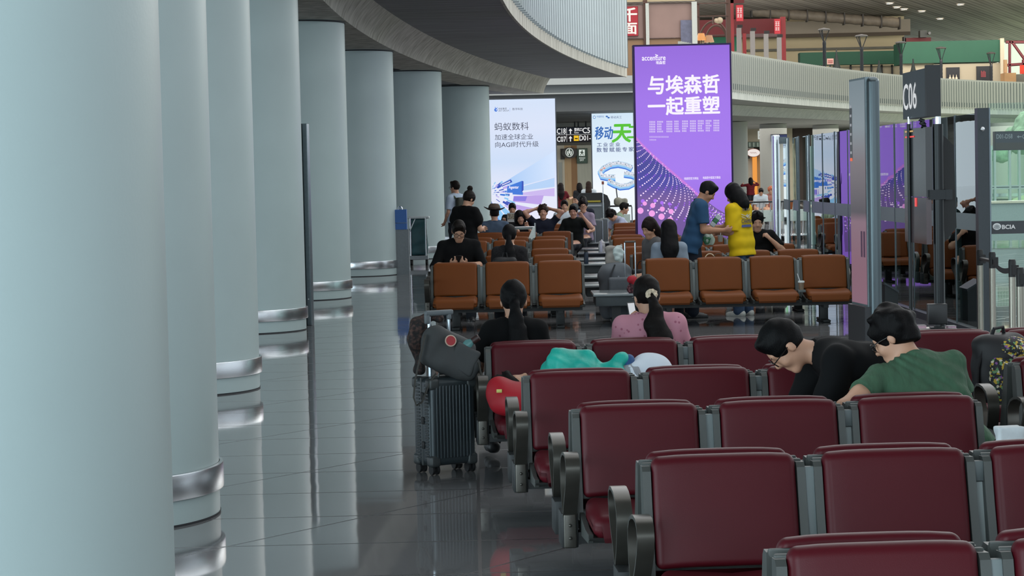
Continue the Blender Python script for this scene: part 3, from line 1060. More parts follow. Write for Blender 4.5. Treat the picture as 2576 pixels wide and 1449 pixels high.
def seat_meshes():
    """local axes: x along the row, y towards the sitter's front is -y (the camera side), z up; origin: left top edge of the back cushion"""
    out = {}
    def recl(p):      # cushion bows: lower part comes forward
        x, y, z = p
        t = (z + .195) / .39
        return (x, y - .10 * max(0, 1 - t) ** 1.3 - .012 * math.sin(math.pi * min(max(t, 0), 1)) + (.010 * (x / .26) ** 2), z - .010 * (x / .26) ** 4)
    m = MB(); m.rbox((SW / 2, .035, .595), (SW / 2, .035, .195), .03, 8, 4, recl); out['backrest'] = m.mesh('backrest', 60)
    def dip(p):
        x, y, z = p
        t = (y + .2) / .4
        return (x, y, z - .035 * max(0, 1 - t) ** 2 * (1 if z > 0 else .3) - .02 * max(0, 1 - abs(x) / .24) * t + (-.05 * (t < .0)))
    m = MB(); m.rbox((SW / 2, -.30, .345), (SW / 2, .2, .062), .045, 8, 4, dip); out['seat_cushion'] = m.mesh('seat_cushion', 60)
    m = MB()
    prof = [(-.09, .30), (-.075, .40), (-.02, .60), (.012, .735), (.03, .752), (.075, .75), (.075, .70), (.05, .50), (.02, .27)]
    m.prism(prof, 'x', -.034, -.004); m.prism(prof, 'x', SW + .004, SW + .034)
    m.rbox((SW / 2, .072, .57), (SW / 2 + .03, .008, .19), .006, 4, 1, lambda p: (p[0], p[1] - .08 * (1 - (p[2] + .19) / .38), p[2]))
    pan = [(-.50, .285), (-.46, .262), (-.09, .255), (.02, .25), (.02, .29), (-.1, .285)]
    m.prism(pan, 'x', -.02, SW + .02)
    m.prism([(-.49, .30), (-.47, .26), (-.10, .24), (-.06, .30), (-.1, .335), (-.35, .30)], 'x', -.022, -.002)
    m.prism([(-.49, .30), (-.47, .26), (-.10, .24), (-.06, .30), (-.1, .335), (-.35, .30)], 'x', SW + .002, SW + .022)
    out['seat'] = m.mesh('seat', 30)
    m = MB(); m.rbox((0, .03, .52), (.0335, .012, .215), .004, 2, 1, lambda p: (p[0], p[1] - .08 * (.5 - p[2] / .43), p[2])); out['console'] = m.mesh('console_panel', 30)
    m = MB(); m.rbox((0, .03, .70), (.0335, .014, .037), .004, 2, 1); out['rail'] = m.mesh('rail_panel', 30)
    m = MB(); m.rbox((0, .035, .475), (.0335, .006, .185), .003, 2, 1, lambda p: (p[0], p[1] - .07 * (.5 - p[2] / .37), p[2])); out['lower'] = m.mesh('lower_panel', 30)
    m = MB()
    path = [(-.15, .33), (-.20, .385), (-.275, .45), (-.325, .505), (-.345, .55), (-.332, .588), (-.295, .608), (-.24, .612), (-.17, .604), (-.11, .585), (-.07, .55), (-.06, .50), (-.075, .44), (-.105, .385), (-.135, .34)]
    m.band(path, -.030, .030, .014, 'x', closed=True)
    m.rbox((0, -.147, .30), (.024, .009, .05), .006, 2, 2)
    m.rbox((0, -.158, .265), (.028, .010, .075), .008, 2, 2)
    for z in (.235, .29): m.lathe([(.008, 0), (.007, .006), (.003, .009)], 10, T=Matrix.Translation((0, -.168, z)) @ Matrix.Rotation(R(90), 4, 'X'))
    out['armrest'] = m.mesh('armrest', 50)
    m = MB(); m.rbox((0, -.065, .265), (.036, .085, .075), .004, 2, 1); out['bracket'] = m.mesh('end_bracket', 30)
    m = MB(); m.rbox((0, 0, .12), (.05, .05, .12), .008, 1, 1); m.rbox((0, -.0, .015), (.045, .30, .015), .01, 1, 1); out['leg'] = m.mesh('leg', 30)
    m = MB()
    m.rbox((.0, 0, 0), (.022, .003, .03), .002, 1, 1)
    for dz in (-.014, .006):
        pass
    out['outlet'] = m.mesh('power_outlet', 30)
    m = MB()
    for dz in (-.012, .012):
        m.box(-.009, .009, -.0045, -.003, dz - .003, dz + .003)
    out['slot'] = m.mesh('socket_slot', 0)
    return out
SM = seat_meshes()
for k_, mt in (('seat', FRAME), ('console', PANEL), ('rail', PANEL_D), ('lower', PANEL_L), ('armrest', ARMM), ('bracket', BEAM), ('leg', BEAM), ('outlet', WHITEP), ('slot', DARKGAP)):
    SM[k_].materials.append(mt)
CUSH = {}
for nm_, mt in (('red', RED), ('orange', ORANGE)):
    for k_ in ('backrest', 'seat_cushion'):
        me = SM[k_].copy(); me.materials.append(mt); CUSH[nm_, k_] = me
MIRY = .115      # the two backs mirror about this line

def bench(name, label, x, y, rz, n, color, group, panels='AB', arms=(True, True), double=True, outlet=None, far=False):
    """x, y: floor point under the first backrest's left top edge; both sides share the beam"""
    t = thing(name, label, 'bench', (x, y, 0), rz, group)
    L = (n - 1) * PITCHU + SW
    flip = Matrix.Translation((0, 2 * MIRY, 0)) @ Matrix.Diagonal((1, -1, 1, 1))
    for side in ((0, 1) if double else (0,)):
        def put(key, nm, par, loc, mesh=None):
            o = link(nm, mesh or SM[key], None, par)
            if par is t:
                if side:
                    o.location = (loc[0], 2 * MIRY - loc[1], loc[2])
                    # turned half round its own upright axis through its middle
                    o.rotation_euler = (0, 0, math.pi)
                    w = SW if key == 'seat' else 0
                    o.location.x += w
                else:
                    o.location = loc
            else:
                o.location = loc
            return o
        for i in range(n):
            s_ = put('seat', 'seat', t, (i * PITCHU, 0, 0))
            put('backrest', 'backrest', s_, (0, 0, 0), CUSH[color, 'backrest'])
            put('seat_cushion', 'seat_cushion', s_, (0, 0, 0), CUSH[color, 'seat_cushion'])
            if i < n - 1:
                cx = i * PITCHU + SW + .05
                if panels[i % len(panels)] == 'A':
                    c_ = put('console', 'console_panel', t, (cx, 0, 0))
                    if outlet == i and side == 0:
                        o_ = link('power_outlet', SM['outlet'], None, c_, (0, -.035, .40)); link('socket_slot', SM['slot'], None, c_, (0, -.035, .40))
                else:
                    put('rail', 'rail_panel', t, (cx, 0, 0)); put('lower', 'lower_panel', t, (cx, 0, 0))
        for e, ax in enumerate((-.07, L + .07)):
            if arms[e]:
                put('armrest', 'armrest', t, (ax, 0, 0))
                put('bracket', 'end_bracket', t, (ax, 0, 0))
    b_ = MB()
    b_.box(-.1 if arms[0] else 0, L + (.1 if arms[1] else 0), -.14, -.06, .205, .255)
    if double: b_.box(-.1 if arms[0] else 0, L + (.1 if arms[1] else 0), 2 * MIRY + .06, 2 * MIRY + .14, .205, .255)
    b_.build('beam', BEAM, t, smooth=0)
    for fx in ((.26,) if n == 1 else (.26, L - .26)):
        o = link('leg', SM['leg'], None, t, (fx, MIRY if double else -.1, 0))
        c_ = MB(); c_.box(fx - .03, fx + .03, -.12, 2 * MIRY + .12 if double else .05, .17, .205); c_.build('cross_arm', BEAM, t, smooth=0)
    return t

def side_table(label, x, y, rz, group, mat=TABLE):
    t = thing('side_table', label, 'table', (x, y, 0), rz, group)
    w = PITCHU * 1.0
    m = MB(); m.rbox((w / 2, MIRY, .385), (w / 2 - .02, .44, .016), .012, 2, 2); m.build('table_top', mat, t)
    m = MB(); m.rbox((w / 2, MIRY, .31), (w / 2 - .05, .36, .06), .01, 1, 1); m.build('apron', M('table_apron', '#3b4245', .5, var=.05), t)
    m = MB(); m.box(w / 2 - .05, w / 2 + .05, MIRY - .05, MIRY + .05, .02, .26); m.box(w / 2 - .045, w / 2 + .045, MIRY - .3, MIRY + .3, 0, .03); m.build('leg', BEAM, t, smooth=0)
    return t

ZT = .79
# burgundy rows (nearest first); pixel of the first backrest's upper left corner
RA = math.atan2(637, 5510) 
red_rows = []
for (px, py) in ((1985, 1376), (1640, 1149), (1460, 1021), (1334, 937), (1236, 864)):
    q = PZ(px, py, ZT); red_rows.append((q.x, q.y))
# straighten the rows on one smooth line
ry = np.array([r_[1] for r_ in red_rows]); rx = np.array([r_[0] for r_ in red_rows])
lab_r = ['burgundy double bench nearest the camera, mostly below the frame', 'burgundy double bench with the largest fully seen backrests, second from the camera',
         'burgundy double bench whose third seat the green shirt leans over', 'burgundy double bench in front of the teal covered sleeper',
         'burgundy double bench under the two ponytailed women']
ns = [3, 3, 3, 3, 3]
TBL = []
for i, (x, y) in enumerate(red_rows):
    a = R(3.6)
    bench('waiting_bench', lab_r[i], x, y, a, ns[i], 'red', 'burgundy back to back benches', arms=(True, True), panels='AB')
    u = Vector((math.cos(a), math.sin(a), 0))
    tp_ = Vector((x, y, 0)) + u * (3.03 * PITCHU)
    if i in (2, 3, 4):
        side_table(['', '', 'grey side table carrying the crumpled white paper bag', 'grey side table behind the green shirted man', 'grey side table at the end of the ponytailed women\'s bench'][i], tp_.x, tp_.y, a, 'side tables between benches')
        b2 = Vector((x, y, 0)) + u * (4.16 * PITCHU)
        if i >= 3:
            bench('waiting_bench', ['burgundy double bench cut by the frame edge beside the patterned backpack', 'burgundy double bench standing before the gate desk with the black monitor'][i - 3],
                  b2.x, b2.y, a, 2, 'red', 'burgundy back to back benches', arms=(True, False))
    TBL.append((tp_, a))

# tan orange rows
OZ = [26.0, 28.1, 30.5, 34.8, 36.7, 39.8, 41.8, 45.6, 48.6]
OXR = [.83, .80, .80, .855, .914, 1.09, 1.2, 1.38, 1.95]
OA = [0, -.4, -1.2, -2.2, -2.8, -3.4, -3.8, -4.2, -4.4]
OT = []
ordn = ['front', 'second', 'third', 'fourth', 'fifth', 'sixth', 'seventh', 'eighth', 'ninth']
for i in range(9):
    a = R(OA[i])
    u = Vector((math.cos(a), math.sin(a), 0))
    o = Vector((OXR[i], OZ[i], 0)) - u * (2 * PITCHU + SW)
    if i < 9:
        bench('waiting_bench', ('front orange bench of three seats with its white socket, facing the aisle' if i == 0 else
              f'orange bench of three seats, {ordn[i]} of its block counted from the front, column side'), o.x, o.y, a, 3, 'orange', 'orange benches on the column side',
              panels='AB', arms=(True, False), outlet=0 if i == 0 else None)
    tp_ = o + u * (3 * PITCHU)
    side_table(('low grey table between the front orange benches, holding bags' if i == 0 else f'low grey table in the {ordn[i]} orange row, shiny top'), tp_.x, tp_.y, a, 'low tables between orange benches')
    b2 = o + u * (4.07 * PITCHU)
    bench('waiting_bench', ('front orange bench of four seats holding a white coffee cup' if i == 0 else
          f'orange bench of four seats, {ordn[i]} of its block counted from the front, glass wall side'), b2.x, b2.y, a, 4 if i < 4 else 3 if i < 8 else 2, 'orange', 'orange benches on the glass wall side',
          panels='BAA', arms=(False, True))
    OT.append((o, u, tp_, b2))
# ------------------------------------------------------------------ light box adverts
def glow(name, stops, axis=2, lo=0., hi=1., strength=1., diag=None):
    """printed picture on a lit face: colour runs along one axis of the board"""
    m = bpy.data.materials.new(name); m.use_nodes = True
    nt = m.node_tree; N = nt.nodes; L = nt.links
    b = N['Principled BSDF']; b.inputs['Base Color'].default_value = (.02, .02, .02, 1); b.inputs['Roughness'].default_value = .3
    tc = N.new('ShaderNodeTexCoord'); sp = N.new('ShaderNodeSeparateXYZ')
    L.new(tc.outputs['Object'], sp.inputs[0])
    mr = N.new('ShaderNodeMapRange'); mr.inputs['From Min'].default_value = lo; mr.inputs['From Max'].default_value = hi
    if diag:
        ma = N.new('ShaderNodeMath'); ma.operation = 'MULTIPLY_ADD'; ma.inputs[1].default_value = diag
        L.new(sp.outputs[0], ma.inputs[0]); L.new(sp.outputs[2], ma.inputs[2]); L.new(ma.outputs[0], mr.inputs['Value'])
    else:
        L.new(sp.outputs[axis], mr.inputs['Value'])
    cr = N.new('ShaderNodeValToRGB')
    el = cr.color_ramp.elements
    while len(el) < len(stops): el.new(.5)
    for e, (p, c) in zip(el, stops): e.position = p; e.color = (*lin(c), 1)
    L.new(mr.outputs[0], cr.inputs[0])
    L.new(cr.outputs[0], b.inputs['Emission Color']); b.inputs['Emission Strength'].default_value = strength
    return m
def flat_glow(name, c=None, s=1.):
    return M(name, '#101010', .4, emit=s, ecol=c, var=0)

class Board:
    """an upright lit board that faces the camera side; pixels of the photograph give its layout"""
    def __init__(s, name, label, cat, px0, px1, ptop, Y, zb=0.0, th=.28, face=None, frame='#1d1f24', rim=.03):
        a = P(px0, ptop, Y); b = P(px1, ptop, Y)
        s.Y = Y
        s.x0, s.x1, s.zt = a.x, b.x, (a.z + b.z) / 2
        s.o = Vector(((s.x0 + s.x1) / 2, Y + th / 2, zb))
        s.t = thing(name, label, cat, s.o)
        w = (s.x1 - s.x0) / 2; h = s.zt - zb
        s.w, s.h = w, h
        if zb == 0:
            m = MB(); m.rbox((0, 0, .06), (w + .06, th / 2 + .12, .06), .02, 1, 1); m.build('base', M('sign_base', '#2a2d31', .4, .4), s.t)
        m = MB()
        for xx in (-w - rim, w): m.box(xx, xx + rim, -th / 2 - .01, th / 2, .1 if zb == 0 else -rim, h + rim)
        m.box(-w, w, -th / 2 - .01, th / 2, h, h + rim)
        m.box(-w, w, -th / 2 - .01, th / 2, .1 if zb == 0 else -rim, .14 if zb == 0 else 0)
        m.build('frame', M('sign_frame_' + frame[1:], frame, .4, .5), s.t, smooth=0)
        m = MB(); m.box(-w, w, -th / 2, th / 2 - .02, .14 if zb == 0 else 0, h); m.build('lit_face', face, s.t, smooth=0)
    def loc(s, px, py, lift=.004):
        q = P(px, py, s.Y - lift)
        return Vector((q.x - s.o.x, q.y - s.o.y, q.z - s.o.z))
    def write(s, txt, x0, y0, x1, y1, mat, bold=0., lift=.006, name='lettering', shear=0., spacing=1.):
        T = basis(s.loc(x0, y1, lift), (1, 0, 0), (0, 0, 1))
        k = s.Y / FPX
        return text(txt, name, mat, s.t, T, height=(y1 - y0) * k, width=(x1 - x0) * k, bold=bold, shear=shear, spacing=spacing)
    def poly(s, name, pts, mat, lift=.004, th=.002):
        m = MB(); v = [s.loc(a, b, lift) for a, b in pts]
        m.v = [tuple(p) for p in v]; m.f = [tuple(range(len(v)))]
        return m.build(name, mat, s.t, smooth=0)
    def polys(s, name, lst, mat, lift=.004):
        m = MB()
        for pts in lst:
            n = len(m.v); m.v += [tuple(s.loc(a, b, lift)) for a, b in pts]; m.f.append(tuple(range(n, n + len(pts))))
        o = m.build(name, mat, s.t, smooth=0)
        if len(lst) > 20: o['kind'] = 'stuff'
        return o
    def dots(s, name, lst, mat, lift=.006, n=12):
        o = s.polys(name, [[(x + r * math.cos(2 * math.pi * k / n), y + r2 * math.sin(2 * math.pi * k / n)) for k in range(n)] for x, y, r, r2 in lst], mat, lift)
        if len(lst) > 20: o['kind'] = 'stuff'
        return o

WHT = flat_glow('lit_white', '#f6f0ff', 1.0)
rs = random.Random(4)
# --- purple board
pu = Board('advert_board', 'tall glowing purple advert board with big white Chinese heading', 'advert board', 1596, 1835, 115, 38.4,
           face=glow('purple_print', [(0, '#8f62cf'), (.45, '#a070ea'), (.75, '#9a68e4'), (1, '#8a58d2')], 2, 0, 4.1), frame='#2c1a4a')
pu.write('accenture', 1615, 142, 1674, 152.5, WHT, .025, name='brand_lettering')
pu.poly('chevron_mark', [(1648, 136), (1655.5, 138.6), (1655.5, 140.2), (1648, 143), (1648, 141), (1652.6, 139.4), (1648, 138)], WHT)
pu.write('埃森哲', 1650, 153.5, 1674, 162, WHT, .02, name='brand_lettering')
pu.write('与埃森哲', 1631, 192, 1809, 237.5, WHT, .028, name='heading')
pu.write('一起重塑', 1631, 246, 1810, 290, WHT, .028, name='heading')
lst = []
for c in range(9):
    x0 = 1633.5 + c * 19.7 + (4 if c >= 2 else 0) * .9
    for r_ in range(5):
        y0 = 305 + r_ * 6.1 - c * .42
        w_ = 15.5 if rs.random() < .75 else 11.5
        n_ = 4 if w_ > 12 else 3
        for q in range(n_):
            a = x0 + q * w_ / n_
            lst += [[(a, y0), (a + 3, y0), (a + 3, y0 + .9), (a, y0 + .9)], [(a, y0 + 1.7), (a + 3.2, y0 + 1.7), (a + 3.2, y0 + 2.5), (a, y0 + 2.5)],
                    [(a + 1.1, y0 - .3), (a + 2, y0 - .3), (a + 2, y0 + 4), (a + 1.1, y0 + 4)], [(a + .2, y0 + 3.3), (a + 3, y0 + 3.3), (a + 3, y0 + 4), (a + .2, y0 + 4)]]
for y0, x1 in ((343, 1681), (350.5, 1649)):
    a = 1634
    while a < x1:
        lst += [[(a, y0), (a + 2.4, y0), (a + 2.4, y0 + .8), (a, y0 + .8)], [(a + .8, y0 - .6), (a + 1.5, y0 - .6), (a + 1.5, y0 + 3), (a + .8, y0 + 3)], [(a, y0 + 2.3), (a + 2.4, y0 + 2.3), (a + 2.4, y0 + 3), (a, y0 + 3)]]
        a += 3.5
pu.polys('small_print', lst, flat_glow('lit_lilac', '#e9dcff', .9))
pu.write('埃森哲官方网站', 1721, 446, 1757, 452.5, WHT, .01, name='caption')
pu.write('埃森哲中国官方微信', 1768, 444, 1812.5, 450.5, WHT, .01, name='caption')
top_edge = [(1600, 343), (1612, 357), (1640, 385), (1675, 416), (1710, 446), (1745, 476), (1775, 504), (1805, 526), (1836, 543)]
def te(x):
    for (a, b), (c, d) in zip(top_edge, top_edge[1:]):
        if a <= x <= c: return b + (d - b) * (x - a) / (c - a)
    return top_edge[-1][1] if x > 1800 else top_edge[0][1]
bot = [(1838, 640), (1601, 640)]
pu.poly('artwork', top_edge + bot, glow('purple_art', [(0, '#7a58a8'), (.36, '#7a5aa6'), (.5, '#4a42b0'), (.68, '#3d3aa0'), (.9, '#5a44b4'), (1, '#b267c8')], 2, .7, 2.55, .8), .003)
pu.polys('artwork_edge', [[(a, b), (c, d), (c, d + 7), (a, b + 9)] for (a, b), (c, d) in zip(top_edge[:7], top_edge[1:7])], flat_glow('lit_orchid', '#cf7fe6', .9), .004)
small, mid, big = [], [], []
for r_ in range(26):
    dd = 5 + r_ * 4.2 + r_ * r_ * .16
    st = 7.5 + r_ * .42
    n_ = int(250 / st)
    for k in range(n_):
        x = 1599 + st * (k + .5 * (r_ % 2)) + dd * .1
        if x > 1834: continue
        y = te(x) + dd * (1.05 - .0018 * (x - 1600)) + 2.2 * math.sin(x * .06 + r_ * .5)
        if y > 520 + (x - 1600) * .35 or y > 585: continue
        rr = 1.15 + r_ * .055
        (small if (r_ + k) % 4 else mid).append((x, y, rr, rr * .95))
for x, y, r_ in ((1611, 530, 8), (1642, 517, 6.5), (1640, 537, 8), (1666, 526, 6.5), (1664, 545, 8), (1688, 532, 6.5), (1686, 553, 7.5), (1622, 512, 5.5)):
    big.append((x, y, r_, r_))
for x, y, r_ in ((1630, 558, 8.5), (1617, 506, 5), (1648, 505, 4.5), (1665, 510, 4.5), (1684, 513, 4.2), (1700, 523, 4)):
    mid.append((x, y, r_, r_))
for i in range(60):
    mid.append((1762 + (i % 10) * 7.4 + (i // 10) * 2.2, 516 + (i // 10) * 9.5 + (i % 10) * 3.1, 2.3 - .08 * (i % 10), 2.1))
pu.dots('dot_pattern', small, flat_glow('lit_pinkwhite', '#f5d8ff', 1.0))
pu.dots('dot_pattern', mid, flat_glow('lit_violet', '#a96cf0', 1.0), .0065)
pu.dots('dot_pattern', big, flat_glow('lit_pink', '#f0a0e6', 1.0), .007)

# --- pale blue board
an = Board('advert_board', 'tall pale blue glowing advert board beside the last column, light beam picture', 'advert board', 1226, 1396, 249.5, 66.0,
           face=glow('ice_print', [(0, '#e9ebfb'), (.35, '#e6e9fb'), (.55, '#cfe0fa'), (.8, '#dde6fb'), (1, '#d6e4fb')], 2, 0, 4.1, .96), frame='#70757c')
INK = flat_glow('lit_slate', '#4c4f63', .8)
BL = flat_glow('lit_blue', '#3f78d8', 1.); DB = flat_glow('lit_deep_blue', '#3551b8', 1.); CYA = flat_glow('lit_sky', '#8fc6f2', 1.)
LIL = flat_glow('lit_lavender', '#b9a8ec', 1.); PUR = flat_glow('lit_plum', '#a58fe0', 1.); PALE = flat_glow('lit_pale_blue', '#b6d2f6', 1.)
an.write('蚂蚁数科', 1244, 309, 1330, 329, INK, .0, name='heading')
an.write('加速全球企业', 1245, 338, 1341, 352.5, INK, .0, name='heading')
an.write('向AGI时代升级', 1246, 357, 1355, 371.5, INK, .0, name='heading')
an.write('蚂蚁集团', 1254, 271, 1274.5, 276, INK, 0., name='brand_lettering')
an.write('ANT GROUP', 1254, 277, 1280, 280.6, INK, .0, name='brand_lettering')
an.write('数字科技', 1289, 271.5, 1315, 277.5, INK, 0., name='brand_lettering')
an.dots('brand_mark', [(1247.5, 276.5, 4.2, 4.4)], BL)
an.polys('brand_mark', [[(1244.5, 269), (1246, 269), (1247.5, 273), (1246.3, 273)], [(1250.5, 269.5), (1251.7, 270), (1249.6, 273.2), (1248.8, 273)], [(1282.6, 271), (1283, 271), (1283, 281), (1282.6, 281)]], BL)
an.dots('brand_mark', [(1249, 276.2, 1.8, 1.2)], WHT, .008)
c0 = (1228, 486)
def wedge(a0, r0, a1, r1, b0=None, b1=None):
    return [(c0[0] + r0 * math.cos(a0), c0[1] - r0 * math.sin(a0)), (c0[0] + r1 * math.cos(a0), c0[1] - r1 * math.sin(a0)),
            (c0[0] + r1 * math.cos(a1), c0[1] - r1 * math.sin(a1)), (c0[0] + r0 * math.cos(a1), c0[1] - r0 * math.sin(a1))]
an.poly('light_beam', [(1262, 462), (1395, 380), (1395, 445), (1300, 470)], glow('beam_print', [(0, '#a5c8f4'), (1, '#d3e3fb')], 0, -.6, 1.0, 1.), .004)
an.poly('light_beam', [(1310, 470), (1395, 447), (1395, 470), (1312, 480)], PALE, .0042)
an.poly('light_beam', [(1300, 487), (1395, 473), (1395, 494), (1300, 490)], flat_glow('lit_mauve', '#cbb8ee', 1.), .0043)
an.polys('colour_bar', [[(1292, 493), (1368, 491.5), (1361, 515), (1290, 507)], [(1286, 512), (1352, 526), (1330, 538), (1282, 520)]], flat_glow('lit_mauve2', '#bda2e6', 1.), .0045)
an.polys('colour_bar', [[(1293, 494), (1326, 494), (1322, 506), (1291, 505)]], flat_glow('lit_iris', '#8a7de0', 1.), .0048)
an.poly('advert_block', [(1276, 469), (1313, 455), (1316, 457), (1316, 478), (1311, 485), (1275, 485)], BL, .006)
an.poly('advert_block', [(1313, 455), (1317, 456), (1317, 478), (1312, 485)], DB, .0065)
an.write('Agentar', 1280, 467.5, 1305, 477, WHT, .02, .009)
an.poly('advert_block', [(1259, 464), (1285, 451), (1289, 458), (1262, 470)], DB, .006)
an.polys('small_print', [[(1263 + i * 3.0, 464 - i * 1.35), (1265.2 + i * 3.0, 463 - i * 1.35), (1265.4 + i * 3.0, 466 - i * 1.35), (1263.2 + i * 3.0, 467 - i * 1.35)] for i in range(7)], WHT, .009)
A_, B_, C_, D_ = [], [], [], []
for i in range(46):
    a0 = rs.uniform(-1.35, .95); r0 = rs.uniform(6, 62) * (1 if a0 < .2 else .7); da = rs.uniform(.05, .13); dr = r0 * rs.uniform(.2, .45)
    rs.choice((A_, B_, C_, D_)).append(wedge(a0, r0, a0 + da, r0 + dr))
for nm_, l_, m_ in (('colour_tiles', A_, BL), ('colour_tiles', B_, CYA), ('colour_tiles', C_, LIL), ('colour_tiles', D_, DB)):
    an.polys(nm_, l_, m_, .005)
an.polys('colour_tiles', [wedge(-.9, 40, -.72, 78), wedge(-1.1, 30, -.95, 90)], CYA, .0052)

# --- white board with the blue city
mo = Board('advert_board', 'tall white glowing advert board with green brush lettering, partly behind the purple one', 'advert board', 1488, 1638, 281.5, 79.0,
           face=glow('white_print', [(0, '#e6f0f6'), (.3, '#f2f7fb'), (.6, '#dcebf7'), (1, '#cfe4f4')], 2, 0, 4.1, 1.), frame='#70757c')
NAV = flat_glow('lit_navy', '#40508c', .8); GRN = flat_glow('lit_green', '#55c02c', 1.); COB = flat_glow('lit_cobalt', '#2f66b4', 1.)
mo.write('移动', 1497, 319, 1542, 351, COB, .02, name='heading', shear=.1)
mo.write('天', 1540, 314, 1587, 358, GRN, .035, name='heading', shear=.1)
mo.write('工', 1578, 318, 1618, 347, GRN, .035, name='heading', shear=.1)
mo.write('工业企业', 1502, 359, 1560, 369, NAV, .012, name='caption', spacing=1.35)
mo.write('数智赋能专家', 1501, 371.5, 1594, 383, NAV, .012, name='caption', spacing=1.35)
mo.write('中国移动', 1501, 291, 1519, 296, COB, 0, name='brand_lettering')
mo.write('移动天工', 1536.5, 292, 1564, 298.5, NAV, 0, name='brand_lettering')
ring_ = [(1494.5 + r_ * math.cos(a), 295 + r_ * math.sin(a)) for r_, a in ()]
mo.dots('brand_mark', [(1495, 295, 3.6, 4.4)], flat_glow('lit_steel_blue', '#6aa0cc', 1.)); mo.dots('brand_mark', [(1495, 295, 1.9, 2.6)], WHT, .008)
mo.dots('brand_mark', [(1526.5, 293, 3, 2), (1531, 296, 3, 2)], COB)
def band_px(pts, w):
    out = []
    n = len(pts)
    L_, R_ = [], []
    for i in range(n):
        a, b = pts[max(i - 1, 0)], pts[min(i + 1, n - 1)]
        t = Vector((b[0] - a[0], b[1] - a[1])).normalized()
        L_.append((pts[i][0] - t.y * w * .5, pts[i][1] + t.x * w * .5)); R_.append((pts[i][0] + t.y * w * .5, pts[i][1] - t.x * w * .5))
    return [[L_[i], L_[i + 1], R_[i + 1], R_[i]] for i in range(n - 1)]
scurve = [(1590, 423), (1575, 416), (1555, 412), (1535, 415), (1518, 424), (1510, 434), (1514, 443), (1530, 446), (1548, 446)]
s2 = [(1570, 437), (1590, 440), (1602, 447), (1598, 458), (1580, 467), (1560, 469), (1545, 463), (1530, 455)]
for off, w_, m_, li in ((4, 13, BL, .0040), (0, 14, CYA, .0044), (-2, 9, flat_glow('lit_mist', '#cfd8e2', .95), .0048)):
    for cur in (scurve, s2):
        mo.polys('city_ribbon', band_px([(a, b + off) for a, b in cur], w_), m_, li)
tiny = []
for cur in (scurve, s2):
    for i in range(len(cur) - 1):
        for k in range(7):
            t_ = k / 7; x = cur[i][0] + (cur[i + 1][0] - cur[i][0]) * t_ + rs.uniform(-2, 2); y = cur[i][1] - 2 + (cur[i + 1][1] - cur[i][1]) * t_ + rs.uniform(-3, 3)
            w_ = rs.uniform(1.2, 3); h_ = rs.uniform(1.5, 4)
            tiny.append([(x, y), (x + w_, y), (x + w_, y - h_), (x, y - h_)])
mo.polys('city_blocks', tiny[::2], flat_glow('lit_grey_blue', '#8095aa', .9), .0052)
mo.polys('city_blocks', tiny[1::2], WHT, .0054)
mo.dots('city_blocks', [(1520, 423, 3, 1.6), (1513, 427, 2.4, 1.4), (1533, 452, 3, 1.4), (1537, 418, 2, 1)], flat_glow('lit_coral', '#e0806a', 1.), .0058)

# --- hanging gate board below the bridge
gb = Board('gate_sign', 'hanging navy gate sign with white arrows, between two pale adverts', 'sign', 1380, 1520, 320, 90.0, zb=P(1440, 357, 90).z, th=.2,
           face=M('gate_sign_navy', '#1a2038', .4, var=0), frame='#16181c', rim=.02)
gw_ = flat_glow('sign_white', '#f2f2f2', .9)
gb.poly('lower_field', [(1381, 340), (1519, 337), (1519, 355), (1381, 357.5)], M('gate_sign_maroon', '#33161c', .4, var=0), .003)
gb.polys('divider_lines', [[(1381, 339.5), (1519, 336.5), (1519, 337.2), (1381, 340.2)], [(1425, 321), (1425.8, 321), (1426.4, 357), (1425.6, 357)]], gw_)
gb.write('-C18', 1397, 323.5, 1423, 337, gw_, .02); gb.write('-C07', 1397, 344, 1424, 357, gw_, .02)
gb.write('C51', 1466, 321.5, 1490, 335, gw_, .02); gb.write('D01-', 1458, 341, 1486, 353.5, gw_, .02)
gb.write('登机口', 1444.5, 322, 1464.5, 330, gw_, .02); gb.write('Gates', 1444.5, 331.5, 1456, 335.5, gw_, .01)
for y0 in (323, 342):
    gb.polys('arrow', [[(1435, y0), (1440, y0 + 6), (1430.4, y0 + 6)], [(1433.8, y0 + 5), (1436.4, y0 + 5), (1436.4, y0 + 14), (1433.8, y0 + 14)]], gw_)
gb.poly('train_symbol', [(1443.5, 341), (1456, 341), (1456, 354.5), (1443.5, 354.5)], flat_glow('sign_yellow', '#f0c020', .95))
gb.polys('train_symbol', [[(1446, 347.5), (1453.5, 347.5), (1453.5, 350), (1446, 350)]], M('sign_black', '#151515', .5, var=0), .008)
m = MB()
for px in (1446, 1455, 1474):
    a = gb.loc(px, 320); m.box(a.x - .03, a.x + .03, .02, .08, gb.h, gb.h + .45)
m.build('hanger', M('hanger_black', '#1a1b1d', .5), gb.t, smooth=0)
# ------------------------------------------------------------------ far shops, upper gallery shops
def slab(name, x0, y0, x1, y1, Y, th, mat, parent=None, kind=None):
    a = P(x0, y1, Y); b = P(x1, y0, Y)
    off = parent.location if parent is not None else Vector((0, 0, 0))
    m = MB(); m.box(a.x - off.x, b.x - off.x, Y - off.y, Y + th - off.y, a.z - off.z, b.z - off.z)
    o = m.build(name, mat, parent, smooth=0)
    if kind: o['kind'] = kind
    return o
def slab_floor(name, x0, y0, x1, Y, th, mat, z0=0., **k):
    a = P(x0, y0, Y); b = P(x1, y0, Y)
    m = MB(); m.box(a.x, b.x, Y, Y + th, z0, a.z)
    return tag(m.build(name, mat, smooth=0), **k)
BEIGE = M('shop_beige', '#b7aa92', .6, var=.05, scale=2)
STONE = concrete('shop_stone', '#8e918c', '#b0b2aa', False)
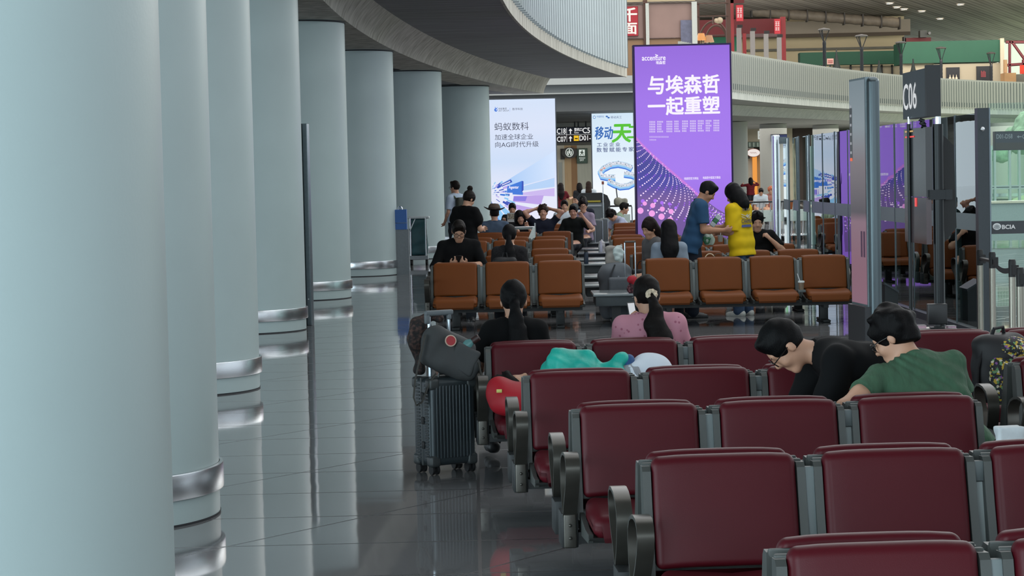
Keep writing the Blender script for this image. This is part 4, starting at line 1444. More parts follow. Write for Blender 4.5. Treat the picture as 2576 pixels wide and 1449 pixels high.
# below the bridge
tag(slab('wall_shops', 1180, 296, 1660, 470, 112, .4, STONE), kind='structure')
q = P(1180, 470, 112)
m = MB(); m.box(-14, 9.5, 112.05, 112.3, 0, 4.0); tag(m.build('wall_north', STONE, smooth=0), kind='structure')
shop = thing('cafe_facade', 'cafe front with pale door and tan timber panels beyond the adverts', 'shop front', (P(1440, 400, 105).x, 105, 0))
for nm_, x0, y0, x1, c_ in (('door_panel', 1396, 362, 1419, '#c2beb0'), ('timber_panel', 1419, 366, 1436, '#b59a76'), ('timber_panel', 1436, 366, 1451, '#8f6c49'), ('plaster_panel', 1451, 366, 1500, '#a8aba0')):
    a = P(x0, y0, 105); b = P(x1, y0, 105)
    m = MB(); m.box(a.x - shop.location.x, b.x - shop.location.x, 0, .3, 0, a.z)
    m.build(nm_, M(nm_ + c_[1:], c_, .6, var=.08, scale=3, stretch=(3, 3, .3)), shop, smooth=0)
slab('door_window', 1406, 408, 1414, 470, 104.95, .1, M('frosted_pane', '#8d938e', .3), shop)
slab('lintel', 1390, 357, 1500, 366, 104.9, .3, M('dark_lintel', '#4a4a46', .6), shop)
sb = thing('blade_sign', 'black oval cafe sign with a white round emblem, on a wall bracket', 'sign', P(1432, 386, 104.5))
def disc(name, cx, cy, rx, ry, Y, th, mat, par, n=40):
    o = par.location
    c = P(cx, cy, Y); k = Y / FPX
    m = MB(); m.prism([(c.x - o.x + rx * k * math.cos(2 * math.pi * i / n), c.z - o.z + ry * k * math.sin(2 * math.pi * i / n)) for i in range(n)], 'y', Y - o.y - th, Y - o.y)
    return m.build(name, mat, par, smooth=0)
disc('oval_board', 1432.5, 384.5, 20, 14, 104.5, .25, M('sign_black', '#151515', .5, var=0), sb)
slab('bracket', 1410.5, 374, 1420, 401, 104.55, .4, M('sign_black'), sb)
disc('emblem', 1432.5, 383.5, 10.2, 11.2, 104.24, .02, flat_glow('emblem_white', '#dfe6e0', .7), sb)
disc('emblem_field', 1432.5, 383.5, 8.4, 9.4, 104.215, .01, M('sign_green', '#123c2a', .4, var=0), sb)
for dx, dy, rx, ry in ((0, -1, 3, 4), (-5, 1, 1.3, 5), (5, 1, 1.3, 5), (-3, 5, 1.6, 2.6), (3, 5, 1.6, 2.6), (0, -6.5, 2, 1.6)):
    disc('emblem_shape', 1432.5 + dx, 383.5 + dy, rx, ry, 104.2, .006, flat_glow('emblem_white', '#dfe6e0', .7), sb, 14)
ex = Board('exit_sign', 'dark green emergency exit sign with white running figure', 'sign', 1451, 1477, 374, 104.86, zb=P(1464, 410, 104.86).z, th=.14, face=M('exit_green', '#12402f', .4, var=0), frame='#0c2a20', rim=.015)
ex.poly('figure_panel', [(1456.5, 376.5), (1471, 376.5), (1471, 392), (1456.5, 392)], flat_glow('exit_white', '#e4efe8', .8))
ex.polys('running_figure', [[(1463, 378), (1466, 378), (1466, 380.5), (1463, 380.5)], [(1461, 381), (1466.5, 381), (1465.5, 386), (1462, 386)], [(1462, 386), (1464, 386), (1461, 391), (1459, 391)],
                            [(1464, 385.5), (1466, 385.5), (1468.5, 390.5), (1467, 391)], [(1459, 383), (1462, 381.5), (1462, 383), (1459, 385)], [(1466, 381.5), (1469, 384.5), (1468, 385.5), (1465.5, 383.5)]], M('exit_green'), .008)
ex.write('安全出口', 1457, 395.5, 1472, 399.5, flat_glow('exit_white'), .01); ex.write('EXIT', 1459, 401, 1469, 405, flat_glow('exit_white'), .01)
# below the gallery
W2 = M('gallery_shop_wall', '#a9a294', .6, var=.06, scale=.8)
m = MB(); m.box(8.6, 60, 134, 134.4, 0, 4.6); tag(m.build('wall_gallery', M('gallery_back', '#4b4a47', .7, var=.1), smooth=0), kind='structure')
sf = thing('shop_facade', 'pale stone shop front with orange lit doorway below the gallery', 'shop front', (P(1880, 400, 126).x, 126, 0))
for nm_, x0, y0, x1, y1, c_, yy in (('stone_wall', 1845, 318, 1912, 358, '#b0a896', 126), ('frieze', 1850, 357, 1914, 371, '#6d7f78', 125.9), ('pier', 1865, 371, 1877, 505, '#c2b69c', 125.8),
                                    ('stone_wall', 1838, 371, 1866, 505, '#a5a8a3', 126), ('stone_wall', 1877, 371, 1896, 505, '#a8a7a0', 126.1), ('side_wall', 1975, 318, 1993, 505, '#b7b09a', 126), ('dark_opening', 1993, 322, 2048, 505, '#3a2f2a', 126.2)):
    slab(nm_, x0, y0, x1, y1, yy, .3, M(nm_ + c_[1:], c_, .6, var=.08, scale=2), sf)
slab('doorway_glow', 1895, 388, 1906, 505, 125.95, .2, flat_glow('orange_glow', '#ef9a3c', .95), sf); slab('door_frame', 1906, 388, 1914, 505, 125.9, .2, M('door_tan', '#a5794a', .6), sf)
m = MB()
for i in range(6):
    a = P(1856 + i * 10, 364, 125.85) - sf.location
    m.box(a.x - .05, a.x + .05, a.y - .03, a.y, a.z - .12, a.z + .12)
m.build('frieze_ornament', M('frieze_light', '#9fb0a8', .6), sf, smooth=0)
E_ = P(1907, 350, 125.9) - sf.location
text('E', 'lettering', flat_glow('emblem_white'), sf, basis(E_, (1, 0, 0), (0, 0, 1)), height=20 * 126 / FPX, width=11 * 126 / FPX, bold=.02)
ov = thing('oval_sign', 'small white oval sign with red script on a dark bracket', 'sign', P(1895, 384, 125.5))
disc('oval_board', 1895, 384.5, 15.5, 9.5, 125.5, .2, flat_glow('oval_white', '#f2e8e2', .9), ov)
disc('oval_rim', 1895, 384.5, 17, 10.8, 125.55, .1, M('oval_rim', '#8b4a3c', .5, var=0), ov)
slab('bracket', 1876, 376, 1886, 399, 125.56, .5, M('sign_black'), ov)
m = MB(); k = 125.5 / FPX; c_ = P(1895, 384, 125.28) - ov.location
m.tube([(c_.x + (-8 + i * .8) * k, c_.y, c_.z + (1.6 * math.sin(i * 1.25) - i * .02) * k) for i in range(21)], .35 * k, 6)
m.build('script_lettering', M('script_red', '#a03a3a', .5, var=0), ov)
nb_ = thing('column_sign', 'navy box sign fixed to the distant column over the glass wall end', 'sign', P(1960, 346, 111.8))
slab('board', 1941, 338, 1980, 356, 111.8, .4, M('navy_board', '#1d2d63', .4, var=0), nb_)
slab('board_rim', 1940, 337, 1981, 338.5, 111.75, .5, M('sign_black'), nb_)

# --- upper floor shops behind the balustrade
GR = M('awning_green', '#124f39', .6, var=.05, scale=1); CRM = M('cream_band', '#c9b995', .6, var=.04, scale=.6); DRD = M('dark_red_band', '#5a0c13', .6, var=.08, scale=.8)
REDP = M('red_post', '#8a2428', .5, var=.05); BRN = M('brown_frame', '#4a2c20', .5, var=.08); ROSE = M('rose_screen', '#8d736c', .5, var=.07, scale=1.2)
TAN = M('tan_wainscot', '#8a6b4d', .5, var=.06, scale=1)
noodle = thing('shop_screen', 'rose coloured glazed shop screen on the upper floor above the purple sign', 'screen', (P(1660, 90, 92).x, 92, 5.0))
slab('glass_panel', 1560, 12, 1622, 97, 92, .08, ROSE, noodle); slab('glass_panel', 1630, 8, 1744, 96, 92, .08, ROSE, noodle)
slab('lower_panel', 1560, 97, 1622, 240, 92, .1, TAN, noodle); slab('lower_panel', 1630, 96, 1744, 240, 92, .1, TAN, noodle)
slab('poster', 1713, 50, 1744, 112, 91.9, .05, M('blue_poster', '#5d5f75', .4, var=.2, scale=6), noodle)
slab('mullion', 1622, 0, 1628, 240, 91.9, .2, BRN, noodle); slab('mullion', 1628, 8, 1632, 240, 91.85, .2, M('grey_post', '#b9bdb8', .4), noodle)
slab('top_rail', 1555, 6, 1748, 11, 91.9, .2, BRN, noodle); slab('end_post', 1744, 4, 1753, 240, 91.8, .3, M('grey_post'), noodle)
slab('upper_glazing', 1555, -40, 1748, 6, 92.1, .06, M('upper_cream', '#b3a284', .5, var=.08, scale=1), noodle)
slab('mid_rail', 1560, 96, 1744, 98.5, 91.92, .12, BRN, noodle)
ns_ = Board('noodle_sign', 'red upright shop sign with white brush characters, half hidden by the louvres', 'sign', 1556, 1604, 17, 91.88, zb=P(1580, 90, 91.88).z, th=.1, face=M('sign_red', '#a31d2c', .5, var=.04), frame='#7a1420', rim=.01)
WPT = M('white_paint', '#e4dcd8', .6, var=.02)
ns_.write('千', 1566, 21, 1602, 54, WPT, .03); ns_.write('面', 1566, 59, 1602, 86, WPT, .03)
arb = thing('wooden_frame', 'brown timber frame with an arched pergola in the upper red restaurant', 'frame', (P(1800, 60, 96).x, 96, 5.0))
for x0, y0, x1, y1, yy in ((1754, 8, 1759, 240, 96), (1830, -20, 1837, 240, 96), (1752, 6, 1832, 10, 95.95), (1754, 38, 1832, 42, 95.95), (1793, 42, 1796, 60, 95.95)):
    slab('beam', x0, y0, x1, y1, yy, .2, BRN, arb)
for k_, (cx, w_) in enumerate(((1795, 37), (1802, 28))):
    pts = []
    for i in range(17):
        a = math.pi * i / 16
        q = P(cx - w_ * math.cos(a), 112 - (58 if k_ == 0 else 48) * math.sin(a), 97 + k_) - arb.location
        pts.append(q)
    m = MB(); m.tube(pts, .045, 6); m.build('arch', BRN, arb)
for px, py, s_ in ((1764, 92, 1.0), (1784, 97, 1.0)):
    q = P(px, py, 95.2)
    l_ = thing('table_lamp', 'glowing orange shaded lamp ' + ('nearest the grey post' if px == 1764 else 'second from the grey post') + ' behind the upper fins', 'lamp', q)
    m = MB(); m.lathe([(.13, .14), (.22, -.16)], 16); m.build('lamp_shade', flat_glow('lamp_orange' if px == 1764 else 'lamp_peach', '#f2a254' if px == 1764 else '#dba070', .9 if px == 1764 else .7), l_)
    m = MB(); m.lathe([(.02, -.16), (.02, 5.06 - q.z), (.16, 5.05 - q.z), (.16, 5.03 - q.z)], 10); m.build('lamp_stem', BRN, l_)
fan = thing('globe_cluster', 'cluster of pale globe lamps on the arched frame', 'lamp', P(1806, 52, 96))
for dx, dy, r_ in ((0, 0, .11), (9, -1, .14), (4, 3, .08)):
    q = P(1802 + dx, 52 + dy, 96) - fan.location
    m = MB(); m.lathe([(r_ * math.sin(math.pi * i / 8) + .001, -r_ * math.cos(math.pi * i / 8)) for i in range(9)], 14, q); m.build('globe', M('globe_pale', '#b8a890', .4), fan)
m = MB(); m.tube([P(1800, 54, 96) - fan.location, P(1815, 54, 96) - fan.location], .03, 6); m.build('stem', BRN, fan)
red = thing('red_pavilion', 'dark red restaurant canopy with red posts on the upper floor', 'canopy', (P(1900, 80, 104).x, 104, 5.0))
slab('canopy_band', 1757, 46, 1975, 88, 104, 2.5, DRD, red)
for x0, x1, y0, yy in ((1837, 1845, -20, 100), (1967, 1976, 42, 103)):
    slab('red_post', x0, y0, x1, 240, yy, .3, REDP, red)
slab('red_post', 1871, 84, 1877, 240, 103.9, .2, REDP, red)
for x0, y0 in ((1856, 70), (1890, 78), (1924, 85), (1957, 94)):
    slab('grey_board', x0, y0, x0 + 9, 240, 101, .15, M('grey_board', '#8f8a88', .5), red); slab('board_cap', x0 - 1, y0 - 8, x0 + 12, y0, 101, .2, M('dark_cap', '#1d1616', .5), red)
slab('head_beam', 1836, -2, 1872, 8, 100, .3, DRD, red)
slab('green_back', 1782, 86, 1860, 130, 106, .3, M('mint_panel', '#3f8f6e', .6), red)
for i, (x0, x1, y0, y1, yy) in enumerate(((1852, 1869, 13, 53, 99.82), (1948, 1963, 48, 85, 102.82))):
    lb = Board('lantern_sign', 'red lit upright lantern sign with white characters, ' + ('on the taller red post' if i == 0 else 'on the shorter red post'), 'sign', x0, x1, y0, yy, zb=P(x0, y1, yy).z, th=.2,
               face=flat_glow('lantern_red', '#e02a38', .85), frame='#7a1420', rim=.015)
    h_ = y1 - y0
    lb.write('火锅', x0 + 2, y0 + h_ * .16, x1 - 2, y0 + h_ * .52, flat_glow('lantern_white', '#ffe9e4', .9), .02) if False else None
    mk = []
    for r_ in range(2):
        for c2 in range(2):
            ax, ay = x0 + 2.2 + c2 * (x1 - x0 - 4) * .52, y0 + h_ * (.17 + .38 * r_)
            wq, hq = (x1 - x0) * .33, h_ * (.3 if r_ == 0 else .22)
            for f_ in (0, .42, .85): mk.append([(ax, ay + hq * f_), (ax + wq, ay + hq * f_), (ax + wq, ay + hq * (f_ + .14)), (ax, ay + hq * (f_ + .14))])
            mk.append([(ax + wq * .4, ay), (ax + wq * .62, ay), (ax + wq * .62, ay + hq), (ax + wq * .4, ay + hq)])
    lb.polys('lettering', mk, flat_glow('lantern_white', '#ffe9e4', .9))
# cream upper wall, duct, green bands
m = MB(); a, b = P(1700, 8, 150), P(2290, 70, 150)
cw = thing('cream_fascia', 'long cream fascia band above the green awnings on the upper floor', 'fascia', ((a.x + b.x) / 2, 150, 8))
slab('cream_panel', 1700, 30, 2274, 185, 148, .5, CRM, cw)
slab('upper_panel', 1700, 48, 2290, 92, 146, 1.2, M('upper_fascia', '#9c9182', .6, var=.05, scale=.5), cw)
slab('brown_strip', 1700, 88, 2290, 92, 145.9, .2, M('gap_brown', '#54483c', .7), cw)  # narrow dark brown strip along the foot of the upper panel
slab('lower_band', 1880, 116, 2262, 130, 147.5, .4, M('lower_band', '#6c6a60', .7, var=.1, scale=3), cw)
slab('wall_panel', 1700, -30, 2300, 50, 151, .4, M('upper_wall', '#8c7f70', .7, var=.1, scale=.6), cw)
du = thing('air_duct', 'long ribbed brown air duct under the slatted roof', 'duct', P(2000, 30, 140))
m = MB(); A0, A1 = P(1890, 28, 140) - du.location, P(2262, 58, 140) - du.location
m.tube([A0 + (A1 - A0) * i / 24 for i in range(25)], [.34 if i % 2 else .3 for i in range(25)], 12); m.build('duct_run', M('duct_brown', '#6f665a', .6, var=.15, scale=3), du)
for i in range(0, 25, 3): q = A0 + (A1 - A0) * i / 24; m = MB(); m.box(q.x - .04, q.x + .04, -.36, .36, q.z - .4, q.z + .36); m.build('duct_strap', M('strap_dark', '#34302c', .6), du, smooth=0)
ga = thing('green_awning', 'long green awning band behind the street lamps on the upper floor', 'awning', (P(2140, 145, 138).x, 138, 5))
slab('awning_band', 2013, 127, 2268, 165, 138, 1, GR, ga); slab('shop_wall', 2016, 164, 2268, 300, 139, .3, M('shop_tan', '#a79c84', .6, var=.08), ga)
for i in range(5): slab('shop_post', 2140 + i * 26, 163, 2142.5 + i * 26, 299, 138.8, .15, M('sign_black'), ga)
gp = thing('green_pavilion', 'large green topped pavilion with two dark posters on its cream wall', 'pavilion', (P(2400, 150, 130).x, 130, 5))
slab('green_fascia', 2271, 100, 2519, 160, 130, 3, GR, gp); slab('cream_wall', 2350, 158, 2519, 292, 130.2, .4, M('pavilion_cream', '#a89c86', .6, var=.03), gp)
slab('corner_post', 2518, 96, 2526, 290, 129.9, .5, M('pavilion_post', '#bdb29b', .6), gp)
slab('tan_wall', 2272, 158, 2350, 290, 130.4, .4, M('shop_tan'), gp)
for i, (x0, x1, y0, y1) in enumerate(((2381, 2414, 169, 203), (2457, 2495, 166, 203))):
    po = thing('poster', 'dark square poster with ' + ('three white vases' if i == 0 else 'red upright strokes') + ' on the cream pavilion wall', 'poster', P((x0 + x1) / 2, (y0 + y1) / 2, 130.12))
    slab('sheet', x0, y0, x1, y1, 130.1, .12, M('poster_black', '#15161c', .4, var=.1), po)
    if i == 0:
        for j in range(3):
            q = P(2390 + j * 8, 200, 130.05) - po.location; k = 130 / FPX
            m = MB(); m.lathe([(.5 * k, 0), (3.2 * k, .5 * k), (3.2 * k, 4 * k), (1 * k, 8 * k), (.8 * k, 12 * k)], 12, q, T=None); m.build('vase_print', M('vase_cream', '#cfc0a8', .6), po)
    else:
        for j in range(4): slab('stroke_print', 2468 + j * 3.2, 178 + (j % 2) * 2, 2470 + j * 3.2, 194, 130.06, .05, M('stroke_red', '#8a3a40', .6), po)
rt = thing('red_truss', 'dark red steel truss posts against the white daylight beside the pavilion', 'truss', (P(2550, 150, 128).x, 128, 5))
for (x0, y0), (x1, y1) in (((2540, 104), (2540, 185)), ((2545, 104), (2585, 160)), ((2530, 106), (2590, 106)), ((2534, 164), (2590, 160)), ((2574, 150), (2574, 200))):
    m = MB(); m.tube([P(x0, y0, 128) - rt.location, P(x1, y1, 128) - rt.location], .085, 6); m.build('steel_member', M('truss_red', '#5c1620', .5), rt)
ob = thing('orange_banner', 'orange red banner hanging at the far edge of the upper floor', 'banner', P(2572, 180, 126)); slab('banner_cloth', 2566, 163, 2600, 186, 126, .06, M('banner_orange', '#c03018', .6, var=.05), ob)
tp2 = thing('timber_kiosk', 'light timber kiosk beside the dark red trusses', 'kiosk', P(2545, 200, 124)); slab('counter', 2527, 183, 2556, 215, 124, 1, M('kiosk_timber', '#b58a5e', .6, var=.1, scale=2), tp2); slab('back_panel', 2527, 150, 2534, 183, 124.5, .3, M('kiosk_panel', '#c49a72', .6), tp2)
slab('side_panel', 2556, 186, 2590, 240, 125, .6, M('kiosk_grey', '#6d6a60', .7), tp2)
rb = thing('red_band', 'short dark red band between the duct end and the green pavilion', 'fascia', P(2310, 98, 133)); slab('band', 2277, 94, 2342, 106, 133, .5, DRD, rb); slab('post', 2290, 106, 2295, 293, 133.2, .2, BRN, rb); slab('band_end', 2274, 92, 2279, 108, 133, .6, M('sign_black'), rb)
cn = thing('ceiling_projector', 'dark box projector hanging below the slatted roof', 'projector', P(2325, 85, 132)); slab('housing', 2315, 76, 2332, 94, 132, .6, M('projector_dark', '#2d302c', .5), cn); disc('lens', 2336, 84, 3.5, 3.5, 132, .3, M('lens_dark', '#15171a', .2), cn)
# street lamps on the gallery
lampm = M('lamp_black', '#22252a', .4, .4, var=.05)
for i, (px, pt, pw, Y) in enumerate(((2073, 70, 16, 106), (2167, 86, 17, 112), (2266, 103, 15, 120), (2367, 117, 14, 126.5), (2493, 130, 12, 127.5))):
    base = P(px, pt, Y); k = Y / FPX
    lp = thing('street_lamp', 'black Y shaped lamp post with flat disc head, ' + ['nearest the purple sign', 'second from the purple sign', 'at the corner of the green pavilion', 'near the vase poster', 'smallest, before the red stroke poster'][i], 'lamp post', (base.x, Y, 5.02), 0, 'lamp posts on the upper gallery')
    H_ = base.z - 5.02
    m = MB(); m.lathe([(.02, H_), (pw * k * .8, H_ - .05), (pw * k, H_ - .10), (pw * k * .97, H_ - .12)], 24); m.build('lamp_head', M('lamp_head', '#4d4a48', .5, .2), lp)
    m = MB()
    for a in (0, 2.09, 4.18, math.pi): m.tube([(.03 * math.cos(a), .03 * math.sin(a), H_ - 36 * k), (pw * k * .8 * math.cos(a), pw * k * .8 * math.sin(a), H_ - .1)], .022, 6)
    m.build('arm', lampm, lp)
    m = MB(); m.lathe([(.13, 0), (.13, .1), (.085, .12)] + [(.08 + .012 * (j % 2), .12 + (H_ - 34 * k - .12) * j / 26) for j in range(27)] + [(.06, H_ - 32 * k)], 12); m.build('post', lampm, lp)
nt_ = thing('notice_board', 'small pink notice board by a lamp post on the upper gallery', 'notice', P(2089, 154, 112)); slab('board', 2081, 147, 2097, 162, 112, .08, M('notice_pink', '#d9a59a', .6, var=.1, scale=8), nt_)
slab('print_lines', 2083, 152, 2095, 153.4, 111.97, .02, M('script_red'), nt_); slab('print_lines', 2083, 156, 2095, 157.4, 111.97, .02, M('script_red'), nt_); slab('post', 2088, 162, 2090, 264, 112, .05, lampm, nt_)
for i, (px, py) in enumerate(((2104, 125), (2211, 152), (2297, 148))):
    q = P(px, py, 128)
    m = MB(); tot = q.z - 5.02; m.lathe([(.55, 0), (.5, tot * .5), (.14, tot * .8), (.01, tot)], 14, (0, 0, 0))
    pa = thing('closed_parasol', 'folded black parasol on the upper gallery, ' + ['left of the second lamp post', 'before the third lamp post', 'beside the green pavilion corner'][i].replace('left of', 'by'), 'parasol', (q.x, 128, 5.02), 0, 'folded parasols')
    m.build('canopy', M('parasol_black', '#18201f', .8), pa)
    m = MB(); m.tube([(0, 0, 0), (0, 0, tot)], .04, 6); m.build('pole', lampm, pa)
for i, (px, py) in enumerate(((2160, 40), (2170, 44), (2193, 40), (2201, 44))):
    pass
# ------------------------------------------------------------------ glass wall on the gate side
def glass_mat(name, tint, refl=1.0, rough=0.0):
    m = bpy.data.materials.new(name); m.use_nodes = True
    nt = m.node_tree; N = nt.nodes; L = nt.links
    for n in list(N):
        if n.type == 'BSDF_PRINCIPLED': N.remove(n)
    out = [n for n in N if n.type == 'OUTPUT_MATERIAL'][0]
    tr = N.new('ShaderNodeBsdfTransparent'); tr.inputs[0].default_value = (*lin(tint), 1)
    gl = N.new('ShaderNodeBsdfGlossy'); gl.inputs['Roughness'].default_value = rough; gl.inputs[0].default_value = (.9, .95, .95, 1)
    fr = N.new('ShaderNodeFresnel'); fr.inputs['IOR'].default_value = 1.6
    mu = N.new('ShaderNodeMath'); mu.operation = 'MULTIPLY'; mu.inputs[1].default_value = refl; mu.use_clamp = True
    tc = N.new('ShaderNodeTexCoord'); mp = N.new('ShaderNodeMapping'); mp.inputs['Scale'].default_value = (.6, .6, .35)
    nz = N.new('ShaderNodeTexNoise'); nz.inputs['Scale'].default_value = 2.5
    bp = N.new('ShaderNodeBump'); bp.inputs['Strength'].default_value = .015; bp.inputs['Distance'].default_value = .06
    L.new(tc.outputs['Object'], mp.inputs[0]); L.new(mp.outputs[0], nz.inputs['Vector']); L.new(nz.outputs['Fac'], bp.inputs['Height']); L.new(bp.outputs[0], gl.inputs['Normal'])
    mx = N.new('ShaderNodeMixShader')
    L.new(fr.outputs[0], mu.inputs[0]); L.new(mu.outputs[0], mx.inputs[0]); L.new(tr.outputs[0], mx.inputs[1]); L.new(gl.outputs[0], mx.inputs[2])
    L.new(mx.outputs[0], out.inputs[0])
    return m
GLASS = glass_mat('tinted_glass', '#dbeae5', 1.3)
MULL = M('mullion_grey', '#5d666a', .35, .5, var=.04)
MULL_D = M('mullion_dark', '#3a4044', .4, .4, var=.04)
FROST = M('frosted_band', '#8d9a9e', .5, var=.03, alpha=.85)
G0, G1 = Vector((4.93, 22.95, 0)), Vector((4.84, 39.0, 0))
GH = 2.36
gw = thing('glass_partition', 'tall glass partition of many panes receding along the gate side', 'glass wall', (G0 + G1) / 2)
n_ = 13
gd = (G1 - G0); gl_ = gd.length; gd.normalize(); gn = Vector((-gd.y, gd.x, 0))
for i in range(n_):
    a = gl_ * i / n_ - gl_ / 2; b = gl_ * (i + 1) / n_ - gl_ / 2
    T = basis((0, 0, 0), gd, gn, (0, 0, 1))
    wob = R(random.Random(i).uniform(-.2, .2) + (-3.4 if i in (10, 11, 12) else .0))
    T = T @ Matrix.Translation(((a + b) / 2, 0, 0)) @ Matrix.Rotation(wob, 4, 'Z')
    w = (b - a) / 2
    m = MB(); m.box(-w + .008, w - .008, -.006, .006, .06, GH, T); m.build('glass_pane', GLASS, gw, smooth=0)
    m = MB(); m.box(-w + .008, w - .008, .007, .009, 1.12, 1.3, T); m.build('frosted_band', FROST, gw, smooth=0)
    m = MB(); m.box(-w - .009, -w + .009, -.014, .014, 0, GH + .01, T); m.build('mullion', MULL, gw, smooth=0)
m = MB(); T = basis((0, 0, 0), gd, gn, (0, 0, 1)); m.box(-gl_ / 2, gl_ / 2, -.05, .05, 0, .08, T); m.build('bottom_rail', MULL_D, gw, smooth=0)
ep = thing('steel_end_post', 'round steel post closing the far end of the glass partition', 'post', G1 + Vector((-.09, .1, 0)))
m = MB(); m.lathe([(.075, 0), (.075, 2.42), (.06, 2.44)], 24); m.build('tube', STEEL, ep)
m = MB(); m.lathe([(.12, 0), (.12, .02), (.08, .03)], 24); m.build('foot', MULL_D, ep)
m = MB(); m.box(.07, .2, -.02, .05, 2.28, 2.4); m.build('bracket', MULL, ep)

# wall of glass that faces the seats, right of the dark post
fw = thing('glass_front', 'glass front facing the seats with a grey band and white airport emblem', 'glass wall', (6.2, 23.0, 0))
xp0, xp1 = P(2458, 500, 23).x - 6.2, P(2490, 500, 23).x - 6.2
m = MB(); m.box(xp0, xp1 - .014, -.06, .08, 0, GH + .05); m.build('post', MULL_D, fw, smooth=0)
m = MB(); m.box(xp1 - .014, xp1, -.065, .08, 0, GH + .05); m.build('post_edge', M('edge_grey', '#717d84', .35, .5), fw, smooth=0)
m = MB(); m.lathe([(.022, -.01), (.022, .012), (.012, .018)], 20, T=Matrix.Translation((xp0 + .05, -.065, P(2463, 325, 23).z)) @ Matrix.Rotation(R(90), 4, 'X')); m.build('bolt_cap', STEEL, fw)
m = MB(); m.box(xp1, 2.2, -.006, .006, .05, GH + .1); m.build('glass_pane', glass_mat('clear_glass', '#eef7f4', .3), fw, smooth=0)
zb0, zb1 = P(2530, 588, 23).z, P(2530, 556, 23).z
m = MB(); m.box(xp1, 2.2, -.012, -.007, zb0, zb1); m.build('grey_band', M('band_grey', '#3f4449', .5, var=.03), fw, smooth=0)
def onf(px, py, l=.016): q = P(px, py, 23 - l); return Vector((q.x - 6.2, q.y - 23, q.z))
k = 23 / FPX
text('BCIA', 'lettering', flat_glow('lit_white'), fw, basis(onf(2521, 576), (1, 0, 0), (0, 0, 1)), height=10 * k, width=33 * k, bold=.05).data.materials.clear()
fw.children[-1].data.materials.append(M('logo_white', '#e8ecec', .5, var=0))
m = MB(); c = onf(2508, 570)
m.prism([(c.x + 10.5 * k * math.cos(t), c.z + 8.5 * k * math.sin(t)) for t in [i * 2 * math.pi / 32 for i in range(32)]], 'y', c.y, c.y + .004)
m.build('emblem', M('logo_white'), fw, smooth=0)
m = MB()
for dz, w_ in ((3.2, 6.5), (.2, 7.5), (-2.4, 8), (-5, 5.5)):
    m.prism([(c.x - w_ * k, c.z + (dz - 1.2) * k), (c.x, c.z + (dz + 1.0) * k), (c.x + w_ * k, c.z + (dz - 1.2) * k), (c.x + w_ * k, c.z + (dz - .4) * k), (c.x, c.z + (dz + 2.0) * k), (c.x - w_ * k, c.z + (dz - .4) * k)], 'y', c.y - .003, c.y)
m.build('emblem_lines', M('band_grey'), fw, smooth=0)

# what stands behind the glass: corridor wall, window, counters
TEAL = M('corridor_panel', '#8fa9a6', .5, var=.16, scale=1.2, stretch=(5, 5, .25))
def wallx(name, px0, px1, Y, z0, z1, mat, kind=None, th=.2):
    a, b = P(px0, 500, Y).x, P(px1, 500, Y).x
    m = MB(); m.box(a, b, Y, Y + th, z0, z1); o = m.build(name, mat, smooth=0)
    if kind: o['kind'] = kind
    return o
wallx('wall_corridor', 2040, 2489, 64, 0, 2.5, TEAL, 'structure')
wallx('wall_corridor_end', 2384, 2489, 63.9, 0, 3.25, TEAL, 'structure')
win = thing('window_1', 'bright window to the lawn and pale building', 'window', (17, 64, 0)); win['kind'] = 'structure'
X0 = P(2488, 500, 64).x - 17
wzt, wzb = P(2530, 376, 64).z, P(2530, 600, 64).z
m = MB()
m.box(X0, 7, 0, .15, wzt, wzt + .12); m.box(X0, 7, 0, .15, 0, wzb)
for px in (2493, 2503, 2541, 2565, 2589): x = P(px, 450, 64).x - 17; m.box(x - .03, x + .03, -.03, .12, wzb, wzt)
for py in (468, 474): z = P(2530, py, 64).z; m.box(X0, 7, -.02, .1, z - .02, z + .02)
m.build('frame', M('window_frame', '#c4dcd2', .5, var=.04), win, smooth=0)
z = P(2530, 471, 64).z; m = MB(); m.box(X0, 7, -.01, .06, z - .035, z + .035); m.build('safety_band', M('band_teal', '#5b7a74', .5), win, smooth=0)
m = MB(); m.box(X0, 7, .04, .05, wzb, wzt); m.build('pane', glass_mat('window_glass', '#e6f4ee', .2), win, smooth=0)
dsg = Board('gate_sign', 'hanging dark gate board reading D01-D58 above the bright window', 'sign', 2504, 2640, 331, 62.0, zb=P(2540, 376, 62).z, th=.25, face=M('board_navy', '#171c30', .4, var=0), frame='#141518', rim=.02)
dim = M('sign_grey', '#8f959c', .5, var=0)
dsg.write('D01-D58', 2507, 338, 2547, 349, dim, .01); dsg.write('C', 2572, 338, 2580, 349, dim, .01)
dsg.polys('arrow', [[(2558, 344), (2563, 340), (2563, 348)], [(2562, 343), (2570, 343), (2570, 345), (2562, 345)]], dim)
dsg.poly('lower_board', [(2505, 359), (2640, 357), (2640, 376), (2505, 376)], M('board_brown', '#2c2420', .5, var=0), .003)
